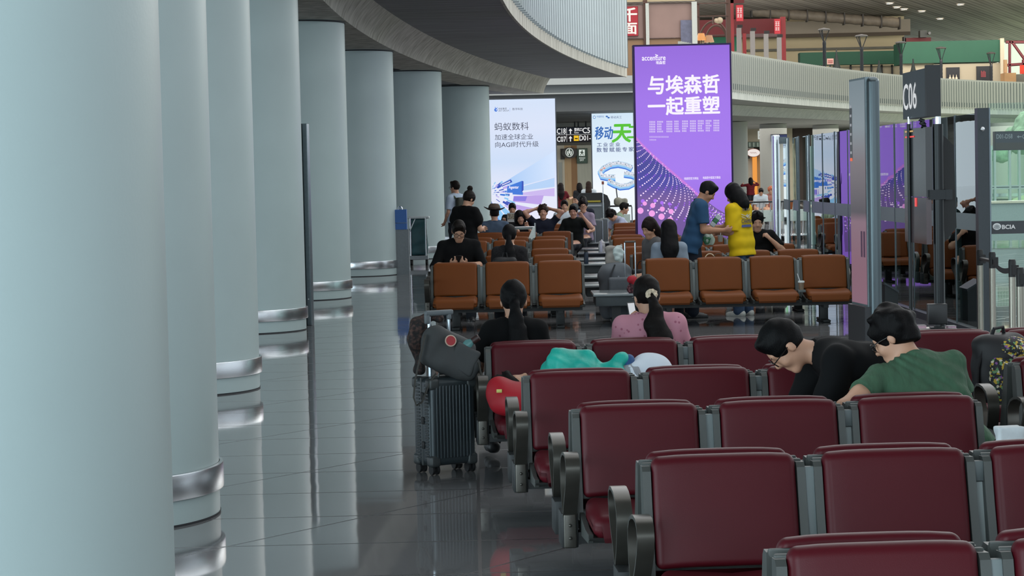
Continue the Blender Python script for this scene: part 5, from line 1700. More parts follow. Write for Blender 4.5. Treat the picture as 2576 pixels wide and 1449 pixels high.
# outside
LAWN = M('lawn', '#a9b892', .9, var=.2, scale=.6)
m = MB(); m.prism([(14.5, 66), (160, 66), (160, 300), (45.5, 300), (45.5, 205), (30.5, 140)], 'z', -.6, -.35); tag(m.build('ground', LAWN, smooth=0), kind='structure')
bl = thing('pale_building', 'pale building with blue window rows outside the bright window', 'building', (58, 215, -.4))
m = MB(); m.box(-18, 40, 0, 20, 0, 30); m.build('wall', M('building_pale', '#e6e8d4', .7, var=.03), bl, smooth=0)
for r_ in range(7):
    m = MB(); m.box(-6, 38, -.1, .1, 4.6 + r_ * 1.6, 5.4 + r_ * 1.6); m.build('window_row', M('building_glass', '#6fa3b0', .3), bl, smooth=0)
tr = thing('green_tree', 'bushy green tree outside the bright window', 'tree', (26.5, 105, -.4))
B = Solid(); rs = np.random.RandomState(3)
for _ in range(40): B.ell(np.array((rs.normal() * 1.1, rs.normal() * 1.0, 3.4 + rs.normal() * 1.1)), np.array((.7, .7, .6)) * rs.uniform(.7, 1.3), k=.1)
B.disp = waves(2, .12, 7, 8); B.build('crown', M('leaf_green', '#8fae94', .9, var=.3, scale=5), tr, .14, 0)
m = MB(); m.lathe([(.22, 0), (.15, 3.4)], 10); m.build('trunk', M('bark', '#4a3a2c', .9), tr)
mo_ = thing('grass_mound', 'round grassy mound below the outside building', 'mound', (29, 100, -.6))
B = Solid(); B.ell((0, 0, 0), (7, 4, 1.7)); B.disp = waves(5, .1, 1.5); B.build('turf', LAWN, mo_, .3, 1)
# added panels that imitate reflections in the glass, then fittings behind it
for nm_, lab, x0, x1, y0, y1, Y, mats in (
    ('banner_stand', 'made-up blue and white panel imitating reflections in the glass, by the dark post', 2428, 2452, 626, 730, 30.0, ((626, 650, '#c9ccd6'), (650, 668, '#2e4f9c'), (668, 678, '#c5cbd8'), (678, 712, '#2458b8'), (712, 730, '#dfe3ea'))),
    ('banner_stand', 'made-up red panel with black and gold field imitating reflections in the glass', 2304, 2342, 628, 770, 29.0, ((628, 655, '#a8604e'), (655, 686, '#b84a3e'), (686, 732, '#1f1c17'), (732, 750, '#c04038'), (750, 770, '#9fb7b4')))):
    b_ = thing(nm_, lab, 'banner', (P((x0 + x1) / 2, y0, Y).x, Y, 0))  # made-up panel, its colours stand in for reflections in the glass
    for i, (a, b, c) in enumerate(mats): slab('printed_field', x0, a, x1, b, Y, .03, M('banner_' + c[1:], c, .5, var=.08, scale=8), b_)
    slab('pole', (x0 + x1) / 2 - 1, y1, (x0 + x1) / 2 + 1, y1 + 30, Y + .02, .03, MULL, b_)
    a = P((x0 + x1) / 2, y1, Y); m = MB(); m.box(-.25, .25, -.2, .2, 0, .03); m.box(-.015, .015, 0, .03, .02, a.z); m.build('foot', MULL_D, b_, smooth=0)
    if '#1f1c17' in str(mats):
        slab('gold_print', 2311, 697, 2338, 703, Y - .01, .012, M('gold_print', '#b8963a', .5), b_); slab('gold_print', 2313, 709, 2340, 724, Y - .01, .012, M('gold_print'), b_)
pk = thing('pink_reflection_panel', 'made-up pink panel imitating a reflection of the pink wall, behind the glass', 'poster', P(2420, 343, 63.78)); slab('sheet', 2396, 325, 2444, 361, 63.8, .1, M('reflection_pink', '#b06a80', .5, var=.12, scale=4), pk)  # reflection of the pink wall, put in as a coloured panel
slab('tan_strip', 2396, 361, 2444, 372, 63.82, .08, M('reflection_tan', '#8c7a60', .5), pk)
pd = thing('dark_podium', 'low dark podium with a slanted top behind the steel display post', 'podium', (P(2243, 750, 25.5).x, 25.5, 0))
a = P(2226, 715, 25.5) - pd.location; b = P(2259, 735, 25.5) - pd.location
m = MB(); m.prism([(a.x, 0), (b.x, 0), (b.x, b.z), (a.x, a.z)], 'y', 0, .4); m.build('body', M('podium_dark', '#24292c', .5, var=.04), pd, smooth=0)
m = MB(); m.prism([(a.x - .01, a.z), (b.x + .01, b.z - .005), (b.x + .01, b.z + .02), (a.x - .01, a.z + .025)], 'y', -.02, .42); m.build('top', MULL_D, pd, smooth=0)
cb = thing('corridor_bench', 'pale lit counter running along the corridor behind the glass', 'counter', (9, 50, 0))
m = MB(); m.box(-2.2, 8, 0, .5, .1, .95); m.build('body', M('counter_pale', '#a9bcb8', .5, var=.05), cb, smooth=0); m = MB(); m.box(-2.25, 8.05, -.05, .55, .95, 1.0); m.build('counter_top', M('counter_cream', '#d9d6bc', .4), cb, smooth=0)

# ------------------------------------------------------------------ display totem by the orange seats
tt = thing('display_totem', 'tall slim display totem with steel edge between orange seats and gate desk', 'display', (P(2190, 700, 21).x, 21, 0), R(0))
zt, zsb = P(2190, 188, 21).z, P(2190, 772, 21).z
e0 = Vector((P(2193, 500, 21.0).x, 21.0, 0)) - tt.location; e1 = Vector((P(2157, 500, 21.5).x, 21.62, 0)) - tt.location
dv = (e1 - e0); dl = dv.length; T = basis((e0.x, e0.y, 0), dv, Vector((0, 0, 1)).cross(dv.normalized()), (0, 0, 1))
# steel tube edge facing the seats
m = MB(); m.rbox((.045, .0, zt / 2 + .0), (.06, .058, zt / 2 - .02), .05, 1, 5); m.build('steel_edge', M('totem_steel', '#566064', .32, .8, var=.04, scale=30, stretch=(30, 30, .5)), tt)
m = MB(); m.box(0, dl, -.03, .05, zsb, zt - .02, T); m.build('case', M('totem_grey', '#7a8a90', .35, .3), tt, smooth=0)
m = MB(); m.box(.02, dl - .02, .052, .054, zsb + .02, zt - .04, T); scr_ = m.build('screen', glow('totem_print', [(0, '#a97f92'), (.3, '#9c7386'), (.34, '#4b3a45'), (.55, '#7d6a70'), (.7, '#93a0a8'), (1, '#8296a0')], 2, .6, 2.9, .55), tt, smooth=0)
m = MB(); m.box(dl - .12, dl - .02, .055, .056, 1.9, zt - .3, T); m.build('side_print', M('totem_black', '#17181c', .3, var=0), tt, smooth=0)
for j in range(6):
    m = MB(); z_ = 1.95 + j * .09; m.box(dl - .10, dl - .045, .0562, .057, z_, z_ + .025, T); m.build('side_lettering', flat_glow('dim_white', '#b9bcc4', .6), tt, smooth=0)
m = MB(); m.box(dl - .12, dl - .03, .0562, .0572, 1.88, 1.91, T); m.build('red_line', flat_glow('lit_orange_red', '#e8602c', .9), tt, smooth=0)
for j in range(2):
    m = MB(); m.box(.06 + j * .1, .12 + j * .1, .0562, .0567, .95, 1.2, T); m.build('print_block', M('print_mauve', '#6c4a66', .5), tt, smooth=0)
m = MB(); m.box(-.03, dl, -.07, .09, 0, zsb, T); m.build('plinth', M('plinth_dark', '#2a2d31', .45, var=.05), tt, smooth=0)

# ------------------------------------------------------------------ gate desk with poles and screens
Yd = 16.0
gdk = thing('gate_desk', 'low cream gate desk under the tall gate number sign', 'desk', (P(2345, 830, Yd).x, Yd, 0))
zd = P(2345, 829, Yd).z
m = MB(); m.rbox((0, .05, zd - .02), (.17, .25, .02), .018, 2, 3); m.build('desk_top', M('desk_cream', '#c7c2b4', .35, var=.03), gdk)
m = MB(); m.rbox((0, .1, zd / 2 - .02), (.14, .17, zd / 2 - .02), .02, 1, 2); m.build('body', M('desk_grey', '#7b7f7e', .5, var=.04), gdk)
m = MB(); m.box(-.16, .16, -.17, -.04, zd, zd + .012); m.build('desk_pad', M('sign_black'), gdk, smooth=0)
mon = thing('desk_monitor', 'small black monitor box on the gate desk', 'monitor', (P(2354, 820, Yd).x, Yd - .05, zd + .012))
m = MB(); m.rbox((0, 0, .105), (.07, .035, .075), .006, 1, 2); m.build('case', M('monitor_black', '#101214', .35, var=.04), mon); m = MB(); m.rbox((0, 0, .018), (.02, .02, .03), .004, 1, 1); m.rbox((0, 0, .004), (.05, .04, .006), .003, 1, 1); m.build('stand', M('monitor_black'), mon)
for j, (px, py) in enumerate(((2318, 800), (2385, 818))):
    q = P(px, py, Yd + .1); b_ = thing('leaflet_stack', 'thin leaflet stack on the gate desk, ' + ('behind' if j == 0 else 'beside') + ' the black monitor box', 'leaflets', (q.x, Yd + (.12 if j == 0 else -.0), zd))
    m = MB(); m.rbox((0, 0, .012), (.03, .05, .012), .002, 1, 1); m.build('pages', M('leaflet_pink', '#c6a3b4', .5, var=.1, scale=30), b_, smooth=0)
    m = MB(); m.box(-.034, .034, -.049, .049, .024, .026); m.build('cover', M('leaflet_dark', '#2a2630', .4), b_, smooth=0)
gs = thing('gate_number_sign', 'dark C06 gate sign with screens on two dark and steel poles', 'sign', (P(2345, 560, Yd + .2).x, Yd + .2, 0))
def gq(px, py, Y=Yd + .2): return P(px, py, Y) - gs.location
POLE = M('pole_black', '#14181a', .3, .5, var=.04); 
for px0, px1, y0, y1, yy in ((2346, 2372, 312, 900, Yd + .2), (2281, 2291, 312, 860, Yd + .75)):
    cx = (px0 + px1) / 2; r_ = (px1 - px0) / 2 * yy / FPX
    a = gq(cx, y0, yy)
    m = MB(); m.lathe([(r_, 0), (r_, a.z)], 20, (a.x, a.y, 0)); m.build('pole', POLE, gs)
    m = MB(); m.lathe([(r_ * .62, a.z), (r_ * .62, a.z + .055)], 16, (a.x, a.y, 0)); m.build('steel_neck', STEEL, gs)
    m = MB(); m.lathe([(r_ * 2.2, 0), (r_ * 2.2, .03), (r_ * 1.2, .05)], 20, (a.x, a.y, 0)); m.build('pole_foot', POLE, gs)
# number box turned away: its lettered face looks towards the columns
pA, pB = gq(2328, 230, Yd + .16), gq(2271, 230, Yd + 1.0)
zlo, zhi = gq(2300, 294).z - .0, gq(2325, 172).z
dv = Vector((pB.x - pA.x, pB.y - pA.y, 0)); dl = dv.length; nrm_ = Vector((-dv.y, dv.x, 0)).normalized()
if nrm_.x > 0: nrm_ = -nrm_
T = basis((pA.x, pA.y, 0), -dv, Vector((0, 0, 1)), nrm_)
m = MB(); m.box(-dl, .0, zlo, zhi, -.10, .0, T); m.build('number_box', M('box_slate', '#3c454c', .45, var=.05), gs, smooth=0)
m = MB(); m.box(-.0, .06, zlo, zhi + .02, -.1, .004, T); m.build('box_edge', M('box_black', '#1a1e22', .4), gs, smooth=0)
text('C06', 'lettering', flat_glow('gate_white', '#e6eaec', .75), gs, T @ Matrix.Translation((-dl * .97, zlo + (zhi - zlo) * .2, .003)), height=(zhi - zlo) * .55, width=dl * .6, bold=.012)
m = MB(); m.box(-dl * .98, -.02, P(2300, 495, Yd + .5).z, P(2300, 322, Yd + .5).z, -.05, .0, T); m.build('upper_screen', M('screen_black', '#1b1f22', .15, var=.03), gs, smooth=0)
m = MB(); m.box(-dl * .9, -dl * .5, P(2300, 345, Yd + .5).z, P(2300, 341, Yd + .5).z, .002, .004, T); m.build('screen_line', flat_glow('lit_red', '#f04a4a', .9), gs, smooth=0)
m = MB(); m.box(-dl * .9, -dl * .55, P(2300, 331, Yd + .5).z, P(2300, 327, Yd + .5).z, .002, .004, T); m.build('screen_clock', flat_glow('lit_amber', '#d8b070', .8), gs, smooth=0)
m = MB(); m.box(-dl * .98, -.02, P(2300, 612, Yd + .5).z, P(2300, 497, Yd + .5).z, -.04, .0, T); m.build('lower_screen', M('screen_rose', '#4a3a3e', .12, var=.2, scale=3), gs, smooth=0)
m = MB(); m.box(-dl * .5, -dl * .42, P(2300, 520, Yd + .5).z, P(2300, 498, Yd + .5).z, .002, .004, T); m.build('screen_line', flat_glow('lit_red'), gs, smooth=0)
# angled black panel on the far side
q0 = gq(2358, 330, Yd + .3)
pts = [(gq(a, b, Yd + .3).x, gq(a, b, Yd + .3).z) for a, b in ((2357, 332), (2362, 331), (2398, 366), (2405, 572), (2374, 610), (2360, 610))]
m = MB(); m.prism(pts, 'y', .08, .13); m.build('back_panel', M('panel_black', '#0d0f11', .5, var=.05), gs, smooth=0)
for px0, px1, y0, y1 in ((2336, 2375, 477, 502), (2375, 2392, 476, 502)): 
    a, b = gq(px0, y1), gq(px1, y0); m = MB(); m.box(a.x, b.x, -.06, .06, a.z, b.z); m.build('clamp', M('clamp_black', '#1c2124', .4, .3), gs, smooth=0)
# ribbed cable
m = MB(); m.tube([gq(2318 - 6 * math.cos(i * .9) + i * .5, 300 + i * 1.4, Yd + .3) for i in range(16)], .012, 6); m.build('coiled_cable', POLE, gs)

# barrier posts with belt
bp_ = []
for i, (px, py, Y) in enumerate(((2465, 629, 22.4), (2496, 635, 21.7), (2546, 653, 19.9), (2566, 673, 18.3))):
    q = P(px, py, Y)
    lab = ['steel queue post against the dark glass post', 'steel queue post holding the near end of the black belt', 'steel queue post before the blue and grey kiosk, taller of two', 'steel queue post before the blue and grey kiosk, shorter of two'][i]
    b_ = thing('queue_post', lab, 'barrier post', (q.x, Y, 0), 0, 'steel queue posts'); H_ = .95
    m = MB(); m.lathe([(.031, .02), (.031, H_ - .16)], 20); m.build('tube', M('post_steel', '#8f8b80', .28, .9, var=.05, scale=20, stretch=(30, 30, .4)), b_)
    m = MB(); m.lathe([(.033, H_ - .16), (.034, H_ - .02), (.028, H_)], 20); m.box(-.012, .05, -.045, -.02, H_ - .14, H_ - .05); m.build('belt_head', M('sign_black'), b_)
    m = MB(); m.lathe([(.16, 0), (.16, .015), (.05, .03)], 28); m.build('base', M('post_steel'), b_)
    bp_.append(Vector((q.x, Y, H_ - .09)))
bt = thing('barrier_belt', 'black queue belt sagging between steel posts before the glass', 'belt', bp_[1])
m = MB(); A_, B_ = bp_[1] - bp_[1], bp_[2] - bp_[1]
for i in range(16):
    f, g = i / 16, (i + 1) / 16
    a, b = A_.lerp(B_, f), A_.lerp(B_, g); a.z -= .05 * math.sin(math.pi * f); b.z -= .05 * math.sin(math.pi * g)
    m.add([a + Vector((0, 0, .025)), a - Vector((0, 0, .025)), b - Vector((0, 0, .025)), b + Vector((0, 0, .025)), a + Vector((0, .004, .025)), a + Vector((0, .004, -.025)), b + Vector((0, .004, -.025)), b + Vector((0, .004, .025))], [(0, 1, 2, 3), (7, 6, 5, 4), (0, 3, 7, 4), (1, 5, 6, 2)])
m.build('webbing', M('belt_black', '#17181b', .7), bt)
m = MB(); A_ = bp_[0] - bp_[1]; m.tube([A_, Vector((0, 0, 0))], .02, 6); m.build('belt_clip', M('sign_black'), bt)
ks = thing('kiosk', 'rounded grey kiosk with a blue panel behind the queue posts', 'kiosk', (P(2580, 700, 23.8).x - .0, 22.4, 0))
B = Solid(); B.chain([(.05, 0, .1), (-.03, 0, .45), (-.06, 0, .62), (.02, 0, .9)], [.12, .16, .17, .13], k=.08); B.box((.1, 0, .85), (.16, .16, .12), .06); B.build('shell', M('kiosk_shell', '#9a9c9c', .35, var=.03), ks, .015)
m = MB(); m.rbox((.1, -.16, .88), (.11, .012, .06), .01, 2, 2); m.build('blue_panel', M('kiosk_blue', '#1f3a8c', .35), ks)
# ------------------------------------------------------------------ luggage and other loose things
# upright ribbed suitcase beside the burgundy bench
GUN = M('suitcase_shell', '#363e42', .38, .35, var=.06, scale=5)
GUN_D = M('suitcase_dark', '#3b3f40', .45, .2)
RUB = M('rubber_black', '#101113', .6)
b0 = PZ(1122, 1186, 0)
sc_ = thing('suitcase', 'upright dark ribbed suitcase with raised handle in front of the walkway', 'suitcase', (b0.x, b0.y - .02, 0), R(30))
sw, sd, sh = .158, .118, .535
m = MB(); m.rbox((0, 0, .055 + sh / 2), (sw, sd, sh / 2), .035, 2, 4); m.build('shell', GUN, sc_)
m = MB()
for i in range(11):
    x = -sw + .045 + i * (2 * sw - .09) / 10
    m.rbox((x, 0, .055 + sh / 2), (.0075, sd + .006, sh / 2 - .045), .005, 1, 2)
m.build('ribs', GUN, sc_)
m = MB()
for i in range(22):
    z = .10 + i * (sh - .09) / 21
    for y0 in (-.065, .045): m.rbox((0, y0, z), (sw + .005, .024, .0055), .004, 1, 1)
m.build('side_ribs', GUN_D, sc_)
m = MB(); m.rbox((0, 0, .055 + sh / 2), (sw + .004, .008, sh / 2 + .003), .006, 1, 2); m.build('frame_seam', GUN_D, sc_)
for sx in (-1, 1):
    for sy in (-1, 1):
        for z in (.085, sh + .02):
            m = MB(); m.rbox((sx * (sw - .03), sy * (sd - .03), z), (.036, .036, .036), .02, 1, 3); m.build('corner_guard', GUN_D, sc_)
        wz = thing  # wheels
        m = MB(); m.rbox((sx * (sw - .035), sy * (sd - .035), .06), (.02, .02, .018), .008, 1, 2); w_ = m.build('wheel_fork', RUB, sc_)
        m = MB()
        for dx in (-.016, .016): m.lathe([(.012, -.008), (.03, -.008), (.032, 0), (.03, .008), (.012, .008)], 18, T=Matrix.Translation((sx * (sw - .035) + dx, sy * (sd - .035), .032)) @ Matrix.Rotation(R(90), 4, 'Y'))
        m.build('wheel', RUB, w_)
for z in (.18, .33, .48):
    m = MB(); m.rbox((-sw - .003, -.02, z), (.006, .016, .022), .005, 1, 2); m.build('latch', RUB, sc_)
HZ = 1.8 - (787 - 448) * b0.y / FPX
for sx in (-.068, .068):
    m = MB(); m.tube([(sx, .045, .58), (sx, .045, HZ - .02)], .011, 10); m.build('handle_tube', M('aluminium', '#b9c3cb', .3, .8), sc_)
m = MB(); m.rbox((0, .045, HZ), (.098, .016, .017), .012, 2, 3); m.rbox((-.082, .045, HZ - .035), (.016, .014, .03), .008, 1, 2); m.rbox((.07, .045, HZ - .025), (.014, .014, .02), .008, 1, 2); m.build('grip', M('grip_grey', '#5d6468', .45), sc_)
m = MB(); m.tube([(-.05, -.03, .59), (-.05, -.03, .61), (.05, -.03, .61), (.05, -.03, .59)], .008, 6); m.build('top_handle', GUN_D, sc_)
# shoulder bag strapped on top
SB = M('bag_taupe', '#3d3f40', .75, var=.12, scale=5, bump=.1, bscale=300)
sbg = thing('shoulder_bag', 'grey shoulder bag with round red patch lying on the suitcase', 'bag', (b0.x, b0.y - .06, .60), R(10))
B = Solid(); rt = Matrix.Rotation(R(28), 3, 'Y'); rtn = [list(r_) for r_ in rt]
B.box((.03, 0, .135), (.145, .075, .125), .045, rtn, k=.03); B.box((.09, -.01, .075), (.13, .085, .075), .05, rtn, k=.05); B.ell((-.06, .0, .22), (.06, .07, .075), k=.05)
wv = waves(61, .006, 20, 6); B.disp = wv; B.build('bag', SB, sbg, .008, 1)
B = Solid(); B.box((.115, -.075, .10), (.085, .022, .085), .02, rtn); B.disp = waves(62, .003, 30); B.build('front_pocket', SB, sbg, .008, 1)
T = Matrix.Translation((.035, -.094, .215)) @ Matrix.Rotation(R(28), 4, 'Y') @ Matrix.Rotation(R(78), 4, 'X')
m = MB(); m.lathe([(.001, 0), (.034, 0), (.036, .003), (.034, .006), (.001, .006)], 28, T=T); m.build('round_patch', M('patch_cream', '#c0aa98', .6), sbg)
m = MB(); m.lathe([(.02, .0062), (.029, .0068), (.029, .0072), (.02, .0072)], 28, T=T); m.lathe([(.001, .0064), (.013, .0068), (.001, .0072)], 18, T=T); m.build('patch_ring', M('patch_red', '#9c2a30', .6), sbg)
m = MB()
path = [(-.12, .26), (-.155, .12), (-.19, -.02), (-.20, -.12), (-.185, -.17), (-.15, -.15), (-.10, -.03), (-.06, .02)]
m.band(path, -.125, -.085, .006, 'y'); m.build('strap', M('strap_brown', '#3a3833', .7, var=.1), sbg)
m = MB(); m.band([(.20, .08), (.225, -.04), (.215, -.16), (.23, -.30), (.225, -.38)], -.13, -.09, .007, 'y'); m.build('strap', M('strap_brown'), sbg)
sv = thing('scarf', 'dark patterned scarf bundled behind the suitcase handle', 'scarf', (b0.x - .12, b0.y + .05, .60), R(10))
B = Solid(); B.ell((-.02, 0, .30), (.075, .05, .06), k=.03).ell((-.05, 0, .22), (.06, .05, .07), k=.03).ell((.05, .01, .34), (.08, .04, .03), k=.03).cap((-.05, 0, .2), (-.035, -.02, .03), .035, .03, k=.03)
B.disp = waves(63, .010, 35, 6); B.build('cloth', M('scarf_dark', '#241f20', .8, var=.5, scale=45, col2='#5a4038', thr=(.45, .75)), sv, .008, 0)
bt_ = thing('bottle', 'pale teal bottle tucked into the grey shoulder bag', 'bottle', (b0.x + .135, b0.y - .09, .775), 0); bt_.rotation_euler = (0, R(58), 0)
m = MB(); m.lathe([(.024, -.06), (.03, -.05), (.03, .03), (.02, .05), (.018, .06)], 18); m.build('body', M('bottle_teal', '#5d8a8a', .3, var=.08), bt_); m = MB(); m.lathe([(.021, .055), (.021, .10), (.016, .105)], 16); m.build('cap', M('bottle_cap', '#34201e', .5), bt_)

# bags on and behind the front orange table
o1_, u1_, t1_, b1_ = OT[0]
GRB = M('bag_grey', '#5f646a', .8, var=.08, scale=5)
db = thing('duffel_bag', 'soft grey duffel bag standing behind the low table in the aisle', 'bag', (P(1548, 700, 26.95).x, 26.95, 0))
B = Solid(); B.box((0, 0, .36), (.2, .15, .345), .12, k=.05); B.ell((.05, -.1, .45), (.16, .09, .16), k=.05); B.cap((-.16, -.06, .55), (.14, -.06, .62), .05, k=.06); B.disp = waves(71, .010, 17, 6); B.build('bag', GRB, db, .012, 1)
m = MB(); m.band([(-.01, .70), (-.06, .58), (-.08, .5)], -.19, -.175, .02, 'y'); m.build('strap', M('strap_dark_grey', '#34373b', .7), db); m = MB(); m.box(.02, .04, -.2, -.19, .42, .56); m.build('strap_clip', M('strap_light', '#8d949b', .5), db)
pb2 = thing('plastic_bag', 'pale paper bag with translucent bag on top of the grey duffel', 'bag', (P(1545, 645, 27.0).x, 27.0, .70))
B = Solid(); B.box((-.02, 0, .10), (.085, .07, .12), .03, k=.03); B.cap((.05, 0, .12), (.09, 0, .23), .05, .015, k=.03); B.disp = waves(72, .010, 26, 6); B.build('bag', M('bag_beige', '#8f8a84', .7, var=.08), pb2, .01, 1)
B = Solid(); B.ell((.05, -.06, .12), (.07, .03, .10)); B.disp = waves(73, .010, 40, 6); B.build('translucent_bag', M('plastic_white', '#b9c6c4', .3), pb2, .009, 0)
s2_ = thing('suitcase', 'grey fabric suitcase with tall raised handle in the aisle behind the low table', 'suitcase', (P(1571, 720, 26.75).x, 26.72, 0))
m = MB(); m.rbox((-.03, 0, .30), (.17, .12, .245), .035, 3, 3); m.build('body', M('suitcase_fabric', '#585d63', .8, var=.06), s2_)
hz = P(1585, 608, 26.75).z
for px in (1572, 1598): x = P(px, 650, 26.75).x - s2_.location.x; m = MB(); m.tube([(x, 0, .53), (x, 0, hz - .01)], .0095, 8); m.build('handle_tube', M('aluminium'), s2_)
xa, xb = P(1570, 608, 26.75).x - s2_.location.x, P(1599, 608, 26.75).x - s2_.location.x
m = MB(); m.rbox(((xa + xb) / 2, 0, hz), ((xb - xa) / 2, .014, .012), .009, 1, 2); m.build('grip', M('grip_brown', '#4f463e', .5), s2_)
for sx in (-.15, .10):
    for sy in (-.07, .07): m = MB(); m.lathe([(.01, -.012), (.028, -.012), (.028, .012), (.01, .012)], 14, T=Matrix.Translation((sx, sy, .028)) @ Matrix.Rotation(R(90), 4, 'Y')); m.box(sx - .014, sx + .014, sy - .012, sy + .012, .028, .07); m.build('wheel', RUB, s2_)
hb = thing('handbag', 'black handbag with thin loop handles leaning beside the suitcase handle', 'bag', (P(1612, 660, 27.85).x, 27.87, .415))
B = Solid(); B.box((0, 0, .08), (.12, .06, .10), .04); B.disp = waves(75, .006, 24); B.build('bag', M('bag_black', '#131316', .6), hb, .01, 1)
m = MB(); m.tube([(-.0 + .05 * math.cos(t), -.05, .17 + .11 * math.sin(t)) for t in [i * math.pi / 10 for i in range(11)]], .006, 6); m.build('handle', M('bag_black'), hb)
rc = thing('cloth_bundle', 'red cloth bundle with dark patterned lower half at the low table end', 'cloth', (P(1590, 740, 25.75).x, 25.72, .40))
B = Solid(); B.ell((0, 0, .165), (.058, .055, .055), k=.02).ell((.03, 0, .12), (.05, .045, .05), k=.02); B.disp = waves(76, .006, 40); B.build('red_cloth', M('cloth_scarlet', '#9a0f22', .7, var=.15, scale=20), rc, .008, 0)
B = Solid(); B.ell((-.005, 0, .055), (.055, .05, .07), k=.02); B.disp = waves(77, .006, 45); B.build('patterned_cloth', M('cloth_wine', '#3a1420', .8, var=.4, scale=40, col2='#a8606a', thr=(.5, .8)), rc, .008, 0)
cc = thing('coffee_cup', 'white lidded coffee cup with straw between two front orange seats', 'cup', b1_ + u1_ * (2 * PITCHU + SW + .045) + Vector((0, -.30, .40)))
m = MB(); m.lathe([(.028, 0), (.036, .085)], 24); m.build('cup', M('cup_brown', '#7c6a58', .5, var=.1), cc); m = MB(); m.lathe([(.039, .084), (.04, .093), (.036, .105), (.001, .106)], 24, cap=False); m.build('lid', M('cup_white', '#d2d6d4', .4), cc)
m = MB(); m.tube([(-.015, 0, .10), (-.045, 0, .19)], .005, 6); m.build('straw', M('straw_white', '#d8d8d8', .4), cc)
m = MB(); m.rbox((0, 0, -.015), (.045, .06, .014), .004, 1, 1); tray = m.build('cup_rest', M('console_rail'), cc)
pc = thing('paper_carrier', 'white paper carrier with looped handles on the seat behind the front bench', 'bag', (P(1790, 645, 26.42).x, 26.45, .42))
m = MB(); m.rbox((0, 0, .17), (.16, .06, .17), .01, 1, 1); m.build('bag', M('paper_white', '#c9cac6', .7, var=.05), pc)
for sx, c_ in ((-.02, '#c8b59a'), (.08, '#4a3222')):
    m = MB(); m.tube([(sx + .06 * math.cos(t), -.03, .33 + .07 * math.sin(t)) for t in [i * math.pi / 10 for i in range(11)]], .006, 6); m.build('handle', M('cord_' + c_[1:], c_, .7), pc)
bw_ = thing('water_bottle', 'dark blue water bottle at the end of a middle orange row', 'bottle', (P(1473, 620, 32.6).x, 34.6, .40))
bw_.location = (P(1474, 627, 34.5).x, 34.5, .40)
m = MB(); m.lathe([(.034, 0), (.036, .01), (.036, .16), (.028, .185)], 18); m.build('body', M('bottle_blue', '#1c2a3c', .4), bw_); m = MB(); m.lathe([(.026, .185), (.026, .225), (.02, .23)], 16); m.build('cap', M('bottle_black', '#121315', .5), bw_)
# backpack and paper bag at the right
bp2 = thing('backpack', 'black backpack with bright floral pattern on a burgundy seat by the frame edge', 'backpack', seat_pos if False else (P(2590, 960, 12.1).x, 12.85, .40), R(14))
bp2.scale = (.8, .9, .76)
B = Solid(); B.box((0, 0, .28), (.20, .12, .27), .10, k=.04); B.ell((.02, -.06, .38), (.17, .10, .16), k=.05); B.disp = waves(81, .006, 18); B.build('bag', M('bag_black', '#131316', .6), bp2, .011, 1)
FL = bpy.data.materials.new('floral_print'); FL.use_nodes = True
nt = FL.node_tree; b = nt.nodes['Principled BSDF']; b.inputs['Roughness'].default_value = .7
tc = nt.nodes.new('ShaderNodeTexCoord'); vo = nt.nodes.new('ShaderNodeTexVoronoi'); vo.inputs['Scale'].default_value = 60; vo.distance = 'MANHATTAN'
cr = nt.nodes.new('ShaderNodeValToRGB'); cr.color_ramp.interpolation = 'CONSTANT'
for p_, c_ in ((.0, '#16161a'), (.3, '#b79a2e'), (.42, '#20242a'), (.55, '#5f8a5c'), (.63, '#1a1a1e'), (.75, '#c8c0a8'), (.83, '#7a4a8a'), (.9, '#2b2a30')):
    e = cr.color_ramp.elements.new(p_) if p_ not in (.0,) else cr.color_ramp.elements[0]; e.color = (*lin(c_), 1)
cr.color_ramp.elements[-1].color = (*lin('#b5522e'), 1)
nt.links.new(tc.outputs['Object'], vo.inputs['Vector']); nt.links.new(vo.outputs['Color'], cr.inputs[0]); nt.links.new(cr.outputs[0], b.inputs['Base Color'])
B = Solid(); B.box((.03, -.11, .20), (.17, .07, .19), .06, k=.03); B.disp = waves(82, .005, 20); B.build('patterned_pocket', FL, bp2, .01, 1)
B = Solid(); B.ell((.05, -.09, .43), (.14, .10, .10)); B.disp = waves(83, .004, 20); B.build('patterned_top', FL, bp2, .01, 1)
m = MB(); m.tube([(-.06, 0, .53), (-.05, -.02, .59), (.02, -.02, .60), (.04, 0, .54)], .014, 8); m.build('top_handle', M('bag_black'), bp2)
m = MB(); m.band([(-.16, .48), (-.21, .3), (-.22, .1), (-.19, -.02)], -.08, -.03, .012, 'y'); m.build('strap', M('bag_black'), bp2)
tpos, ta = TBL[2]
pbx = P(2535, 1090, 9.45)
wb_ = thing('paper_bag', 'crumpled white paper bag with a pale pink mark on a side table', 'bag', (pbx.x, 9.42, .402), R(8))
B = Solid(); B.box((0, 0, .14), (.057, .035, .145), .012); B.cut_half((0, 0, 1), (0, 0, .275)); B.disp = waves(91, .006, 45, 6); B.build('bag', M('paper_crumpled', '#c6cccf', .75, var=.05), wb_, .006, 0)
B = Solid(); B.ell((-.015, -.034, .2), (.024, .008, .03)); B.disp = waves(92, .004, 60); B.build('printed_mark', M('mark_pink', '#c3a0a4', .7, var=.2, scale=50), wb_, .005, 0)

